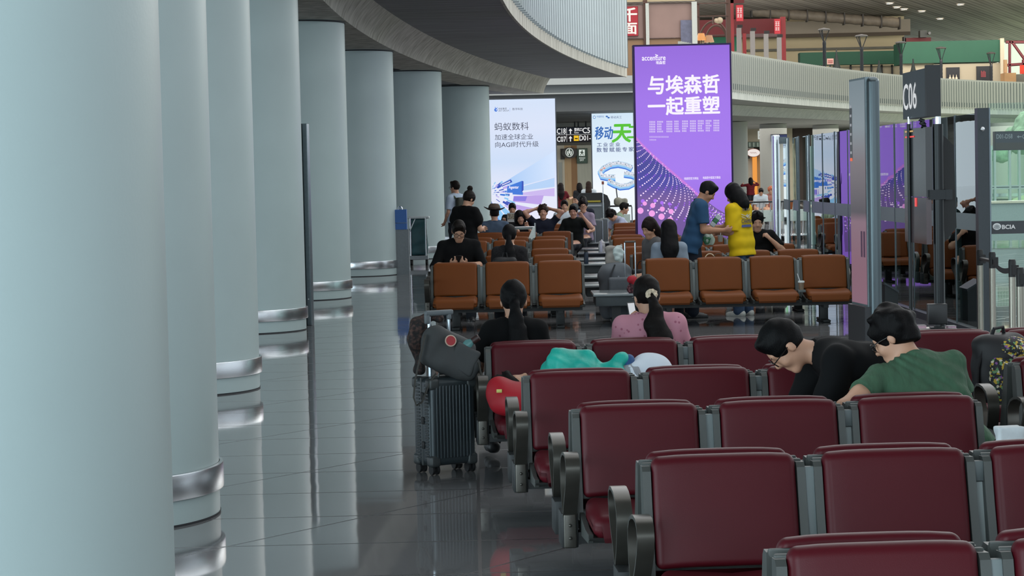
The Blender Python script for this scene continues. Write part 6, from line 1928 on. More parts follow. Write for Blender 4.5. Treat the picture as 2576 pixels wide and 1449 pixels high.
# thin dark display board between columns
bd = thing('display_board', 'tall thin dark display board with steel edge between two columns', 'display', PZ(782, 818, 0), 0)
bd.location.z = 0
H_ = P(770, 311, bd.location.y).z; k = bd.location.y / FPX
T = Matrix.Rotation(R(-14), 4, 'Z')
m = MB(); m.box(-.95, -.03, -.045, .045, 0, H_, T); m.build('panel', M('board_black', '#16252b', .3, var=.04), bd, smooth=0)
m = MB(); m.rbox((.0, 0, H_ / 2), (.03, .05, H_ / 2), .008, 1, 2, T=T); m.build('steel_edge', M('edge_grey', '#717d84', .35, .5), bd)
m = MB(); m.box(-.93, -.05, -.047, -.044, .3, H_ - .06, T); m.build('screen', M('screen_black', '#1b1f22', .15), bd, smooth=0)
m = MB(); m.lathe([(.012, 0), (.01, .012)], 12, T=T @ Matrix.Translation((.0, -.05, .33)) @ Matrix.Rotation(R(90), 4, 'X')); m.build('lock', STEEL, bd)
# blue box on a grey stand
bb = thing('suggestion_box', 'blue box on a slim grey stand beside the sixth column', 'box', PZ(1012, 690, 0)); bb.location.z = 0
Y = bb.location.y; k = Y / FPX
z1, z2, z3 = P(1012, 577, Y).z, P(1012, 560, Y).z, P(1012, 527, Y).z
w_ = 15 * k
m = MB(); m.box(-w_, w_ + .03, -.12, .12, 0, z1); m.build('stand', M('stand_grey', '#6d7478', .45, .2), bb, smooth=0)
m = MB(); m.box(-w_, w_, -.13, .13, z1, z2 - .01); m.build('lower_box', M('box_blue', '#27589a', .4, var=.04), bb, smooth=0); m = MB(); m.box(-w_ - .01, w_ + .0, -.14, .13, z2, z3); m.build('upper_box', M('box_blue'), bb, smooth=0)
m = MB(); m.tube([(.04 * math.cos(t) - .01, -.05, z3 + .06 * math.sin(t)) for t in [i * math.pi / 8 for i in range(9)]], .012, 8); m.build('lock', STEEL, bb)
# cleaning cart with green bag
ct = thing('cleaning_cart', 'cleaning cart with a dark green bag beside the seventh column', 'cart', PZ(1056, 666, 0)); ct.location.z = 0
Y = ct.location.y; k = Y / FPX
zt = P(1056, 547, Y).z; zb_ = P(1056, 640, Y).z
m = MB(); m.rbox((0, 0, zt), (27 * k, .2, .025), .02, 1, 2); m.build('lid', M('cart_white', '#b9c2c4', .4), ct)
B = Solid(); B.box((-2 * k, 0, (zt + zb_) / 2 - .02), (21 * k, .18, (zt - zb_) / 2 - .0), .06); B.disp = waves(95, .015, 14); B.build('green_bag', M('bag_green', '#1f4a50', .5, var=.25, scale=6), ct, .02, 1)
m = MB(); m.box(-24 * k, 22 * k, -.22, .22, zb_ - .1, zb_ - .02); m.build('tray', M('cart_grey', '#8d969a', .4), ct, smooth=0)
for sx in (-20, 18):
    m = MB(); m.tube([(sx * k, -.19, zb_ - .05), (sx * k, -.19, zt)], .015, 8); m.build('frame_tube', STEEL, ct)
    for sy in (-.17, .17): m = MB(); m.lathe([(.02, -.02), (.06, -.02), (.06, .02), (.02, .02)], 14, T=Matrix.Translation((sx * k, sy, .06)) @ Matrix.Rotation(R(90), 4, 'Y')); m.box(sx * k - .02, sx * k + .02, sy - .02, sy + .02, .06, zb_ - .06); m.build('caster', RUB, ct)
m = MB(); m.tube([(-22 * k, -.21, zt - .28), (-8 * k, -.21, zt - .03)], .014, 6); m.build('brace', STEEL, ct)
# little fitting on the back of the nearest column
c0_ = [o for o in S.objects if o.name == 'round_column'][0].location
q = P(424, 888, 5.0)
dsp = thing('wall_dispenser', 'small grey white dispenser fixed to the nearest column', 'dispenser', (q.x - .02, 4.95, q.z))
m = MB(); m.rbox((-.02, 0, 0), (.032, .04, .012), .006, 1, 2); m.build('body', M('dispenser_white', '#aeb6b8', .4), dsp); m = MB(); m.rbox((-.02, 0, .016), (.028, .034, .006), .004, 1, 1); m.build('top', M('dispenser_dark', '#4a4d50', .5), dsp)

# information desk and trolleys in the far aisle
Yi = 58.
idk = thing('information_desk', 'grey information desk with yellow strip and dark rounded back panel in the far aisle', 'desk', (P(1496, 520, Yi).x, Yi, 0))
def iq(px, py, dy=0): return P(px, py, Yi + dy) - idk.location
a, b = iq(1452, 560), iq(1536, 511)
m = MB(); m.prism([(iq(1452, 545).x, 0), (iq(1537, 545).x, 0), (iq(1537, 500).x, iq(1537, 508).z), (iq(1530, 490).x, iq(1530, 492).z), (iq(1515, 485).x, iq(1515, 485).z), (iq(1462, 486).x, iq(1462, 486).z), (iq(1452, 500).x, iq(1452, 500).z)], 'y', .5, .62); m.build('back_panel', M('panel_charcoal', '#25282b', .6, var=.05), idk, smooth=0)
m = MB(); m.box(iq(1474, 510).x, iq(1512, 510).x, .3, .5, iq(1490, 509).z, iq(1490, 505).z); m.build('yellow_strip', M('strip_yellow', '#b5a53a', .5), idk, smooth=0)
m = MB(); m.box(iq(1440, 510).x, iq(1520, 510).x, 0, .3, 0, iq(1490, 511).z); m.build('counter', M('counter_grey', '#5c6468', .5, var=.05), idk, smooth=0)
m = MB(); m.box(iq(1474, 513).x, iq(1514, 513).x, -.02, 0, iq(1490, 520).z, iq(1490, 514).z); m.build('sign_strip', M('sign_slate', '#7f8a90', .5), idk, smooth=0)
lst = MB()
for i in range(14):
    x = iq(1476 + i * 2.6, 517).x; z = iq(1490, 517.4).z; lst.box(x, x + .015, -.026, -.02, z - .012, z + .014); lst.box(x - .004, x + .02, -.026, -.02, z - .003, z + .002)
lst.build('lettering', flat_glow('dim_white', '#b9bcc4', .6), idk, smooth=0)
q = iq(1517, 510)
m = MB(); m.tube([(q.x, -.1, 0), (q.x, -.1, iq(1517, 462).z)], .012, 6); m.build('sign_pole', STEEL, idk); m = MB(); m.box(q.x - .03, q.x + .03, -.115, -.085, iq(1517, 464).z, iq(1517, 456).z); m.build('red_plate', M('plate_red', '#8a4a40', .5), idk, smooth=0)
bgx = thing('duffel_bag', 'beige soft bag with raised handle on a trolley before the white advert', 'bag', (P(1556, 505, 55).x, 54.05, 1.04))
B = Solid(); B.box((0, 0, .08), (.16, .1, .085), .05); B.ell((-.05, 0, .1), (.11, .09, .09)); B.disp = waves(97, .012, 18); B.build('bag', M('bag_cream', '#8f8c7d', .8, var=.1), bgx, .016, 1)
m = MB(); m.tube([(-.07, 0, .12), (-.1, 0, .42)], .014, 6); m.build('handle_bar', GUN_D, bgx)

def trolley(label, x, y, rz, s=1., group='luggage trolleys', z=0):
    t = thing('luggage_trolley', label, 'trolley', (x, y, z), rz, group)
    r_ = .016
    m = MB(); m.tube([(-.28, -.45, .14), (-.30, .40, .14), (.30, .40, .14), (.28, -.45, .14), (-.28, -.45, .14)], r_, 8); m.build('base_frame', STEEL, t)
    m = MB()
    for i in range(7): m.tube([(-.27 + i * .09, -.44, .15), (-.28 + i * .093, .4, .16)], .006, 6)
    m.build('deck_wires', STEEL, t)
    m = MB(); m.tube([(-.30, .40, .14), (-.29, .46, .6), (-.28, .55, .98), (-.26, .62, 1.02)], r_, 8); m.build('upright', STEEL, t); m = MB(); m.tube([(.30, .40, .14), (.29, .46, .6), (.28, .55, .98), (.26, .62, 1.02)], r_, 8); m.build('upright', STEEL, t)
    m = MB(); m.tube([(-.27, .62, 1.02), (.27, .62, 1.02)], .022, 10); m.build('handle', M('handle_black', '#1b1d20', .5), t)
    m = MB(); m.rbox((0, .47, .66), (.24, .008, .15), .01, 1, 2); m.build('advert_panel', M('trolley_panel', '#b9c6be', .4, var=.05), t)
    m = MB()
    for i in range(5): m.tube([(-.2 + i * .1, .44, .45), (-.2 + i * .1, .40, .2), (-.2 + i * .1, .2, .17)], .006, 6)
    m.build('back_wires', STEEL, t)
    for sx, sy in ((-.27, .36), (.27, .36), (0, -.40)):
        m = MB(); m.lathe([(.02, -.018), (.065, -.018), (.065, .018), (.02, .018)], 14, T=Matrix.Translation((sx, sy, .065)) @ Matrix.Rotation(R(90), 4, 'Y')); m.box(sx - .022, sx + .022, sy - .015, sy + .015, .06, .14); m.build('wheel', RUB, t)
    return t
TP = None
q = P(1905, 560, 56)
for i in range(8):
    lab = 'luggage trolley nested in the long row behind the yellow tee'
    d = Vector((.30, .10, 0)) * i
    loc = q + d - Vector((.75, .2, 0)); 
    if TP is None: TP = trolley(lab, loc.x, 56 + d.y, R(205))
    else:
        c = copy_tree(TP); c.location = (loc.x, 56 + d.y, 0)
c = copy_tree(TP); c.location = (P(1556, 520, 55).x, 54.6, 0); c.rotation_euler = (0, 0, R(180)); c['label'] = 'luggage trolley under the beige soft bag before the white advert'; del c['group']
# trolley with a white slanted panel in the column side seats
wt = thing('luggage_trolley', 'trolley with a white slanted side panel standing among the column side seats', 'trolley', (P(1328, 600, 38.2).x, 38.35, 0))
def wq(px, py): v = P(px, py, 38.3) - wt.location; return (v.x, v.z)
m = MB(); m.prism([wq(1329, 600), wq(1345.5, 606), wq(1346, 570), wq(1340, 573)], 'y', -.03, .0); m.build('white_panel', M('panel_white', '#cfdad8', .4), wt, smooth=0)
m = MB(); a, b = wq(1281, 571), wq(1346, 571); m.tube([(a[0], 0, b[1]), (b[0], 0, b[1])], .012, 8); m.tube([(b[0], 0, 0.1), (b[0], 0, wq(1346, 561)[1])], .012, 8); m.tube([(a[0], 0, .1), (a[0], 0, wq(1281, 566)[1])], .012, 8); m.tube([(a[0], 0, .15), (b[0], 0, .15)], .014, 8); m.build('frame', STEEL, wt)
m = MB(); a, b = wq(1283, 575), wq(1340, 571); m.box(a[0], b[0], .01, .03, a[1] - .02, b[1]); m.build('top_panel', M('panel_pale', '#98a3a2', .5), wt, smooth=0)
for px in (1283, 1344): x = wq(px, 600)[0]; m = MB(); m.lathe([(.02, -.018), (.06, -.018), (.06, .018), (.02, .018)], 14, T=Matrix.Translation((x, 0, .06)) @ Matrix.Rotation(R(90), 4, 'Y')); m.box(x - .02, x + .02, -.015, .015, .06, .12); m.build('wheel', RUB, wt)
# grey suitcases in the far aisle and the white bags
for i, (px0, px1, py0, Y) in enumerate(((1489, 1516, 552, 46.0), (1508, 1529, 549, 46.9), (1483, 1497, 558, 45.6))):
    a, b = P(px0, py0, Y), P(px1, py0, Y)
    lab = ['large grey suitcase standing in the far aisle, frontmost', 'grey suitcase half hidden behind the larger one in the far aisle', 'narrow grey suitcase edge beside the mauve tee'][i]
    c = thing('suitcase', lab, 'suitcase', ((a.x + b.x) / 2, Y, 0)); w_ = (b.x - a.x) / 2
    m = MB(); m.rbox((0, 0, .04 + (a.z - .04) / 2), (w_, .13, (a.z - .04) / 2), .03, 1, 3); m.build('shell', M('suitcase_grey', '#565d5f', .45, .2, var=.05), c)
    m = MB(); m.tube([(-w_ + .01, -.13, .06), (-w_ + .01, -.13, a.z - .03), (w_ - .01, -.13, a.z - .03), (w_ - .01, -.13, .06)], .008, 6); m.build('edge_trim', M('aluminium'), c)
    for sx in (-w_ + .04, w_ - .04): m = MB(); m.lathe([(.01, -.015), (.03, -.015), (.03, .015), (.01, .015)], 12, T=Matrix.Translation((sx, 0, .03)) @ Matrix.Rotation(R(90), 4, 'Y')); m.build('wheel', RUB, c)
wbg = thing('paper_carrier', 'white tall carrier bag on a low table of the far aisle', 'bag', (P(1513, 590, 40.05).x, 40.0, .40))
B = Solid(); k = 40 / FPX; B.box((0, 0, 11 * k), (8 * k, .05, 13 * k), .015); B.cap((0, 0, 22 * k), (0, 0, 30 * k), .03, .01, k=.03); B.disp = waves(98, .007, 30); B.build('bag', M('paper_white', '#c9cac6', .7), wbg, .012, 0)
wbt = thing('water_bottle', 'white bottle standing on the low table before the carrier bag', 'bottle', (P(1510, 598, 39.75).x, 39.72, .402))
m = MB(); m.lathe([(.032, 0), (.032, .12), (.02, .15), (.018, .18)], 16); m.build('body', M('bottle_white', '#b7bfc0', .4), wbt); m = MB(); m.lathe([(.02, .178), (.02, .2)], 12); m.build('cap', M('cup_white', '#d2d6d4', .4), wbt)
# ------------------------------------------------------------------ people
BLK = M('cloth_black', '#08090b', .9, var=.2, scale=5, spec=.2)
def cloth(name, c='#888888', rough=.85, **k): return M('cloth_' + name, c, rough, spec=.25, var=k.pop('var', .1), scale=k.pop('scale', 6), **k)
JEANS = cloth('denim', '#33455e', scale=20, var=.15)
DARKP = cloth('dark_trousers', '#1d2026')
SHOE_B = M('shoe_black', '#16171a', .5); SHOE_W = M('shoe_grey', '#a6a8a4', .6, var=.1)
def seat_at(o, a, u, yl):
    return Vector((o[0] + u * math.cos(a) - yl * math.sin(a), o[1] + u * math.sin(a) + yl * math.cos(a), 0))
AWAY, FACE = .40, -.17
ra = R(3.6)
r5, r4, r3, r2 = red_rows[4], red_rows[3], red_rows[2], red_rows[1]
def at_px(px, Y): q = P(px, 640, Y); return Vector((q.x - (640 - 444) * 0, Y, 0))
def sitf(**k):
    k.setdefault('hip', (0, 0, .51)); k.setdefault('legs', 'sit'); return Fig(**k)

# two women with ponytails, backs to the camera
f = sitf(size=.95, tl=.80, w=.9, lean=(6, 0), head=(8, 0, 0), arms=(((-.42, -.12, -1), (.3, .9, .25)), ((.2, .15, -1), (-.3, 1, -.1))), hands=(.8, .8))
p1 = person('person in black tee with a straight black ponytail, sitting behind the upright suitcase', seat_at(r5, ra, .17, AWAY), ra, f, hair=('pony', '#08080a'),
       shirt=('shirt', BLK, .75, .018), pants=('trousers', DARKP, 1., .012), shoes=SHOE_B, h=.010)
PINK = bpy.data.materials.new('pink_dotted_cloth'); PINK.use_nodes = True
nt = PINK.node_tree; b = nt.nodes['Principled BSDF']; b.inputs['Roughness'].default_value = .8
tc = nt.nodes.new('ShaderNodeTexCoord'); vo = nt.nodes.new('ShaderNodeTexVoronoi'); vo.inputs['Scale'].default_value = 26
cr = nt.nodes.new('ShaderNodeValToRGB'); cr.color_ramp.elements[0].position = .16; cr.color_ramp.elements[1].position = .24
cr.color_ramp.elements[0].color = (*lin('#955468'), 1); cr.color_ramp.elements[1].color = (*lin('#b57c8c'), 1)
nt.links.new(tc.outputs['Object'], vo.inputs['Vector']); nt.links.new(vo.outputs['Distance'], cr.inputs[0]); nt.links.new(cr.outputs[0], b.inputs['Base Color'])
f = sitf(size=.95, tl=.82, w=1.0, lean=(6, -2), head=(12, 10, 0), arms=(((-.1, .45, -.8), (.05, .6, .8)), ((.3, .3, -1), (-.6, 1, .3))), hands=(.9, .6))
wp = seat_at(r5, ra, 1.035, AWAY)
tg = np.array(Matrix.Rotation(-ra, 3, 'Z') @ (P(1592, 800, 14.03) - wp)) / .95
sh_, el_ = f.arm[0][0], f.arm[0][1]
fd = nrm(tg - el_); f.arm[0] = (sh_, el_, tg - fd * .08, fd, np.array((.6, -.4, .3)), .9, -1)
p2 = person('person in pink dotted blouse with wavy ponytail and pale scrunchie, looking at a phone', wp, ra, f, hair=('wavypony', '#0e0a09'),
       shirt=('blouse', PINK, .95, .024), pants=('trousers', DARKP, 1., .012), shoes=SHOE_B, h=.010, glasses=True)
B = Solid()
for i in range(10):
    a = i * .628; B.ell((math.cos(a) * .026, -.118 + .004 * math.sin(3 * a), -.005 + math.sin(a) * .026), (.015, .014, .015), k=.008)
B.disp = waves(9, .003, 150); B.build('scrunchie', M('scrunchie_cream', '#c9b8a0', .8, var=.35, scale=60), p2, .005, 0, f.headmat() @ Matrix.Translation((0.0, .0, .0)))
w_ = P(1591, 790, 14.02)
ph = thing('phone', 'phone with a bright white screen held by the person in pink', 'phone', w_)
ph.rotation_euler = (R(-20), 0, R(25)); ph.scale = (.72, 1, .72)
m = MB(); m.rbox((0, 0, .03), (.037, .004, .078), .008, 1, 2); m.build('case', M('phone_black', '#141416', .3), ph); m = MB(); m.box(-.033, .033, -.0055, -.0045, -.04, .1); m.build('screen', flat_glow('phone_screen', '#d9dde2', .8), ph, smooth=0)

# the sleeper across the burgundy seats
TEALC = M('cloth_teal', '#1ba898', .5, var=.15, scale=6, spec=.45, bump=.5, bscale=26)
f = Fig(hip=(.80, -.27, .575), lean=(0, -98), twist=-90, head=(-75, -90, 0), legs=(((.9, -.02, -.2), (.9, 0, -.1)), ((.9, .05, -.2), (.9, 0, -.1))),
        arms=(((.95, -.25, .0), (.8, .2, .1)), ((.95, .2, .0), (.8, -.2, .1))), w=.9, size=1., tl=1.08)
sl_ = person('person lying asleep across burgundy seats under a teal jacket, head on a red cushion', (r5[0], r5[1], 0), ra, f, hair=('messy', '#0f0d0e'),
             shirt=('shirt', cloth('grey_tee', '#8a8d92'), .8, .012), pants=('trousers', cloth('white', '#c9d2dc', var=.04), 1., .03), shoes=SHOE_W, h=.010, brow=False)
B = Solid()
B.ell((.46, -.27, .60), (.20, .17, .155), k=.05).ell((.40, -.30, .66), (.11, .12, .09), k=.05).ell((.55, -.30, .63), (.10, .14, .12), k=.04).ell((.70, -.30, .62), (.10, .15, .075), k=.05)
B.cap((.62, -.36, .63), (.77, -.33, .70), .045, .035, k=.03).cap((.28, -.38, .52), (.74, -.42, .54), .06, k=.06).cap((.50, -.40, .68), (.60, -.41, .60), .03, k=.025).cap((.36, -.41, .66), (.44, -.43, .57), .028, k=.02)
wv1, wv2 = waves(21, .012, 17, 6), waves(22, .007, 42, 6)
B.disp = lambda X: wv1(X) + wv2(X)
bw = Solid(); bw.ell((.93, -.29, .59), (.145, .14, .145)).cap((.84, -.36, .60), (1.0, -.36, .56), .08, .07); bw.disp = waves(23, .005, 20); bw.build('white_top', cloth('white', '#c9d2dc'), sl_, .01, 1)
B.build('jacket', TEALC, sl_, .009, 1)
B = Solid(); B.cap((.785, -.37, .60), (.80, -.33, .695), .036, k=.02); B.build('jacket_band', M('cloth_navy_band', '#1c4a7c', .6, var=.1), sl_, .008, 1)
B = Solid(); B.cap((.775, -.40, .56), (.82, -.37, .63), .034, k=.02); B.build('jacket_band', M('cloth_magenta_band', '#b01668', .6, var=.1), sl_, .008, 1)
cu = thing('cushion', 'red crumpled cushion under the sleeper\'s head', 'cushion', (r5[0], r5[1], 0), ra)
B = Solid(); B.ell((.11, -.36, .50), (.15, .14, .085), k=.03).ell((.03, -.34, .53), (.08, .1, .09), k=.04).ell((.10, -.42, .46), (.14, .08, .075), k=.04)
B.disp = waves(31, .006, 22, 6); B.build('cover', M('cloth_red', '#a30d20', .6, var=.12, scale=5), cu, .01, 1)
m = MB(); m.rbox((.015, -.475, .545), (.016, .003, .010), .002, 1, 1); m.build('tag', M('tag_yellow', '#c9c46a', .5), cu)

# the man in green leaning over and the man in black bent down
GRN_T = M('cloth_green', '#34543e', .85, var=.16, scale=7, bump=.9, bscale=11, stretch=(3.2, 2, .9))
hx = P(2376, 800, 10.05)
f = Fig(hip=(0, 0, .51), lean=(31, -16), tl=.93, w=1.08, head=(34, 62, 6), legs='sit', twist=6,
        arms=(((-.64, -.50, -.33), (.08, .30, -1)), ((.35, .3, -1), (-.4, 1, -.4))), hands=(.7, .7), size=1.0)
pg = person('person in green tee leaning over the burgundy seats, thick messy black hair', (hx.x, 10.0, 0), ra, f, skin=skin_mat(), hair=('messy', '#070607'),
            pants=('trousers', DARKP, 1., .012), shoes=SHOE_B, h=.008, glasses=True)
sb = f.shirt(.50, .017, neck=.07)
wa, wb = waves(41, .0045, 24, 6), waves(42, .0015, 70, 5)
up_ = f.neck
def folds(X):
    d = X - np.array((f.neck[0] - .30, f.neck[1] - .05, f.neck[2] + .22))
    ang = np.arctan2(d[:, 2], d[:, 0])
    r_ = np.linalg.norm(d, axis=1)
    return .0042 * np.clip(.45 + .8 * np.sin(X @ np.array((11., 7., 9.))) , 0, 1.2) * np.sin(ang * 62 + 2.5 * np.sin(r_ * 9)) * np.clip(r_ * 3, 0, 1) + wa(X) + wb(X)
sb.disp = folds
sb.build('shirt', GRN_T, pg, .0072, 0, Matrix.Scale(f.size, 4)); collar(f, GRN_T, pg)
Wk = f.T
m = MB()
rsx = random.Random(8)
f2 = Fig(hip=(0, 0, .79), lean=(78, 0), tl=1.0, w=1.2, head=(58, -4, 0), legs=(((-.1, .6, -.8), (0, -.45, -.9)), ((.1, .6, -.8), (0, -.45, -.9))), arms=(((-.05, .25, -1), (.1, .5, -.8)), ((.05, .35, -1), (-.1, .5, -.8))), hands=(.7, .7), size=1.03)
nk = P(2050, 885, 10.6)
off = Matrix.Rotation(R(94), 3, 'Z') @ Vector(tuple(f2.neck * f2.size))
pb = person('person in black tee with glasses bent far down beside the green shirt', (nk.x - off.x, nk.y - off.y, 0), R(94), f2, hair=('shortflat', '#060607'),
            shirt=('shirt', BLK, .85, .022, dict(neck=.072)), pants=('trousers', DARKP, 1., .012), shoes=SHOE_B, h=.008, glasses=True)
B = Solid(); B.ell(tuple(f2.tp(-.12, .118, .24)), (.045, .018, .05)); B.disp = waves(6, .006, 60); B.build('shirt_print', M('print_pale', '#6f8a94', .8, var=.6, scale=40, col2='#c5d2d6'), pb, .007, 0, Matrix.Scale(f2.size, 4))

# the seated man with a phone, facing the camera
o2, u2, t2, b22 = OT[1]
f = sitf(size=1.04, tl=.97, w=1.12, lean=(10, 0), head=(34, 4, 0), arms=(((-.42, .35, -1), (.80, .62, .12)), ((.42, .35, -1), (-.80, .62, .12))), hands=(1.0, 1.0), palms=((.6, .2, .8), (-.6, .2, .8)),
         hand_dirs=((.75, .5, .35), (-.75, .5, .35)))
pp = P(1155, 640, 27.9)
pm = person('person in black tee and glasses looking down at a phone behind the front orange bench', (pp.x, 27.93, 0), R(180), f, hair=('short', '#15110f'),
            shirt=('shirt', BLK, 1.15, .022), pants=('trousers', DARKP, 1., .012), shoes=SHOE_B, h=.010, glasses=True)
mid = (f.arm[0][2] + f.arm[0][3] * .10 + f.arm[1][2] + f.arm[1][3] * .10) / 2 * f.size
ph = thing('phone', 'dark phone held in both hands by the person behind the front orange bench', 'phone', (pp.x - mid[0], 27.93 - mid[1] + .03, mid[2] + .0)); ph.rotation_euler = (R(-40), 0, R(180))
m = MB(); m.rbox((0, 0, .02), (.037, .004, .078), .008, 1, 2); m.build('case', M('phone_black'), ph)
m = MB(); m.box(-.033, .033, -.0055, -.0045, -.05, .09); m.build('screen', M('phone_glass', '#1a2026', .1), ph, smooth=0)

# ponytail with backpack, sitting behind the front bench
o1, u1, t1, b11 = OT[0]
f = sitf(size=.97, tl=.92, w=.9, lean=(2, 0), head=(4, -4, 0))
pk_ = person('person with low black ponytail and black backpack, back turned behind the front orange bench', (P(1282, 640, 26.4).x, 26.42, 0), 0, f, hair=('pony', '#0f0e10'),
             shirt=('blouse', cloth('black_lace', '#1c1b1d', var=.5, scale=60), .6, .016), pants=('trousers', DARKP, 1., .012), shoes=SHOE_B, h=.012)
bk = thing('backpack', 'black backpack on the back of the ponytailed person in lace blouse', 'backpack', (P(1270, 640, 26.2).x, 26.235, .40))
B = Solid(); B.box((0, 0, .22), (.15, .055, .22), .05); B.cap((-.1, -.04, .13), (.1, -.04, .13), .045, k=.04); B.disp = waves(7, .005, 25); B.build('bag', M('bag_black', '#131316', .6, var=.15), bk, .012, 1)
m = MB(); m.tube([(-.03, 0, .43), (-.02, 0, .49), (.02, 0, .49), (.03, 0, .43)], .008, 6); m.build('handle', M('bag_black'), bk)
m = MB(); m.tube([(-.12, .05, .40), (-.13, .06, .3)], .02, 6); m.tube([(.12, .05, .40), (.14, .06, .3)], .02, 6); m.build('strap', M('strap_grey', '#5b5a5c', .7), bk)

# standing group on the column side
f = Fig(size=.96, w=1.0, lean=(3, 2), head=(30, -18, 0), arms=(((-.2, .1, -1), (.35, .9, -.15)), ((.2, .15, -1), (-.35, 1, .05))), hands=(.9, .9))
Yw = 32.7
pw = person('person standing in black puff sleeve top, black hair in a bun, white trousers', (P(1170, 600, Yw).x, Yw, 0), R(-28), f, hair=('bun', '#17120f'),
            shirt=None, pants=('trousers', cloth('white_trousers', '#c6ccd0', var=.05), 1., .03), shoes=SHOE_W, h=.012)
sb = f.shirt(.55, .02, hem=-.03)
for sh, el, wr, hd, pn, cu_, sg in f.arm: sb.ell(sh * .55 + el * .45, (.085, .085, .12), k=.04)
sb.disp = waves(14, .004, 24); sb.build('blouse', BLK, pw, .012, 1, Matrix.Scale(f.size, 4)); collar(f, BLK, pw)
bg = thing('plastic_bag', 'white plastic bag hanging beside the person in puff sleeves', 'bag', (P(1139, 590, Yw - .15).x, Yw - .15, .55))
B = Solid(); B.ell((0, 0, .12), (.10, .07, .16), k=.04); B.cap((0, 0, .25), (.02, 0, .42), .03, .015, k=.05); B.disp = waves(8, .012, 30); B.build('bag', M('plastic_white', '#b9c6c4', .3, var=.15, scale=12), bg, .012, 0)
Yb = 45.
f = Fig(size=1.03, lean=(1, 0), head=(6, 10, 0), arms=(((-.1, .05, -1), (.1, .6, -.8)), ((.12, .1, -1), (-.1, .6, -.6))))
pq = person('person standing by the last column in pale blue shirt with a backpack strap', (P(1150, 600, Yb).x, Yb, 0), R(42), f, hair=('short', '#191512'),
            shirt=('shirt', cloth('pale_blue', '#aab9c9', var=.05), .8, .022), pants=('trousers', DARKP, 1., .012), shoes=SHOE_B, h=.014, glasses=True)
bk = thing('backpack', 'olive strapped small backpack on the pale blue shirt', 'backpack', (P(1160, 600, Yb - .14).x + .02, Yb - .13, 1.02)); bk.rotation_euler = (0, 0, R(42))
B = Solid(); B.box((0, 0, .18), (.13, .06, .2), .05); B.build('bag', M('bag_olive', '#2c3128', .7, var=.15), bk, .014, 1)
m = MB(); m.tube([(-.1, .05, .36), (-.11, .12, .42), (-.11, .2, .38)], .02, 6); m.build('strap', M('strap_olive', '#4d5640', .7), bk)

def seated(label, px, Y, row_face, hair, shirt, **k):
    face = k.pop('rz', 180 if row_face else 0)
    x = P(px, 580, Y).x
    kw = {a: k.pop(a) for a in ('pants', 'skin', 'glasses', 'h') if a in k}
    fg = sitf(**k)
    kw.setdefault('pants', ('trousers', DARKP, 1., .012)); kw.setdefault('h', .014)
    return person(label, (x, Y, 0), R(face), fg, hair=hair, shirt=shirt, shoes=SHOE_B, **kw), fg

ph_, f = seated('person in a wide brown hat and grey blue shirt, seen from behind', 1245, 40.2, False, ('short', '#1a1512'), ('shirt', cloth('slate_blue', '#465567'), .8, .02), tl=.93, size=1.02, head=(4, 6, 0), w=1.1)
hat = thing('hat', 'wide brimmed brown hat worn by the person in grey blue shirt', 'hat', Vector(ph_.location) + Vector(tuple(f.hp(0, -.01, .085) * f.size))); hat.rotation_euler = (R(-6), R(3), 0)
m = MB(); m.lathe([(.112, -.012), (.114, 0), (.105, .06), (.075, .098), (.03, .09), (.001, .085)], 24); m.build('crown', M('hat_brown', '#4f3f33', .8, var=.12, scale=10), hat)
m = MB(); n = 32
for i in range(n):
    a, b_ = 2 * math.pi * i / n, 2 * math.pi * (i + 1) / n
    def br(t, r_): return (r_ * math.cos(t), r_ * math.sin(t) * .9, (.055 * abs(math.cos(t)) ** 2 - .01) * ((r_ - .1) / .09) - .012)
    m.add([br(a, .105), br(b_, .105), br(b_, .195), br(a, .195)], [(0, 1, 2, 3)]); m.add([tuple(Vector(br(a, .105)) + Vector((0, 0, .006))), tuple(Vector(br(b_, .105)) + Vector((0, 0, .006))), tuple(Vector(br(b_, .195)) + Vector((0, 0, .006))), tuple(Vector(br(a, .195)) + Vector((0, 0, .006)))], [(3, 2, 1, 0)])
m.build('brim', M('hat_brown'), hat); m = MB(); m.lathe([(.116, .0), (.114, .022)], 24, cap=False); m.build('hat_band', M('hat_band', '#2a211b', .7), hat)
seated('person with a black bob facing the camera, dark scarf, behind the white trolley panel', 1310, 41.55, True, ('bob', '#120f0f'), ('shirt', cloth('charcoal', '#191a1d'), 1.6, .02), tl=.82, size=.96, lean=(14, 0), head=(16, 8, 10),
       arms=(((-.3, .6, -.7), (.5, .2, 1)), ((.3, .6, -.8), (-.6, .6, .5))), hands=(1., 1.), w=.95)
pz, f = seated('person hidden behind an open magazine', 1290, 48.4, True, ('short', '#171413'), ('shirt', cloth('charcoal'), 1.3, .02), tl=.9, head=(20, 0, 0), arms=(((-.3, .6, -.8), (.2, .7, .6)), ((.3, .6, -.8), (-.2, .7, .6))), hands=(.8, .8))
mg = thing('magazine', 'open magazine with a dark photo held up before a face', 'magazine', (P(1292, 546, 47.9).x, 47.86, P(1292, 555, 47.9).z))
m = MB(); m.rbox((-.07, 0, .07), (.07, .004, .10), .002, 1, 1); m.rbox((.07, 0.0, .07), (.07, .004, .10), .002, 1, 1); m.build('pages', M('page_grey', '#a9aaa8', .5, var=.1, scale=10), mg, smooth=0)
m = MB(); m.box(-.13, .1, -.0065, -.005, .03, .15); m.build('photo_print', M('photo_dark', '#4a4642', .5, var=.8, scale=30, col2='#b0a690'), mg, smooth=0)
seated('person in navy tee with both hands clasped behind the head', 1367, 41.45, True, ('messy', '#2a1c16'), ('shirt', cloth('navy', '#161b29'), .55, .02), tl=.92, head=(2, 0, 0), size=1.0, h=.011,
       arms=(((-.66, .2, .72), (.72, -.42, .2)), ((.66, .2, .76), (-.72, -.42, .2))), hands=(.4, .4))
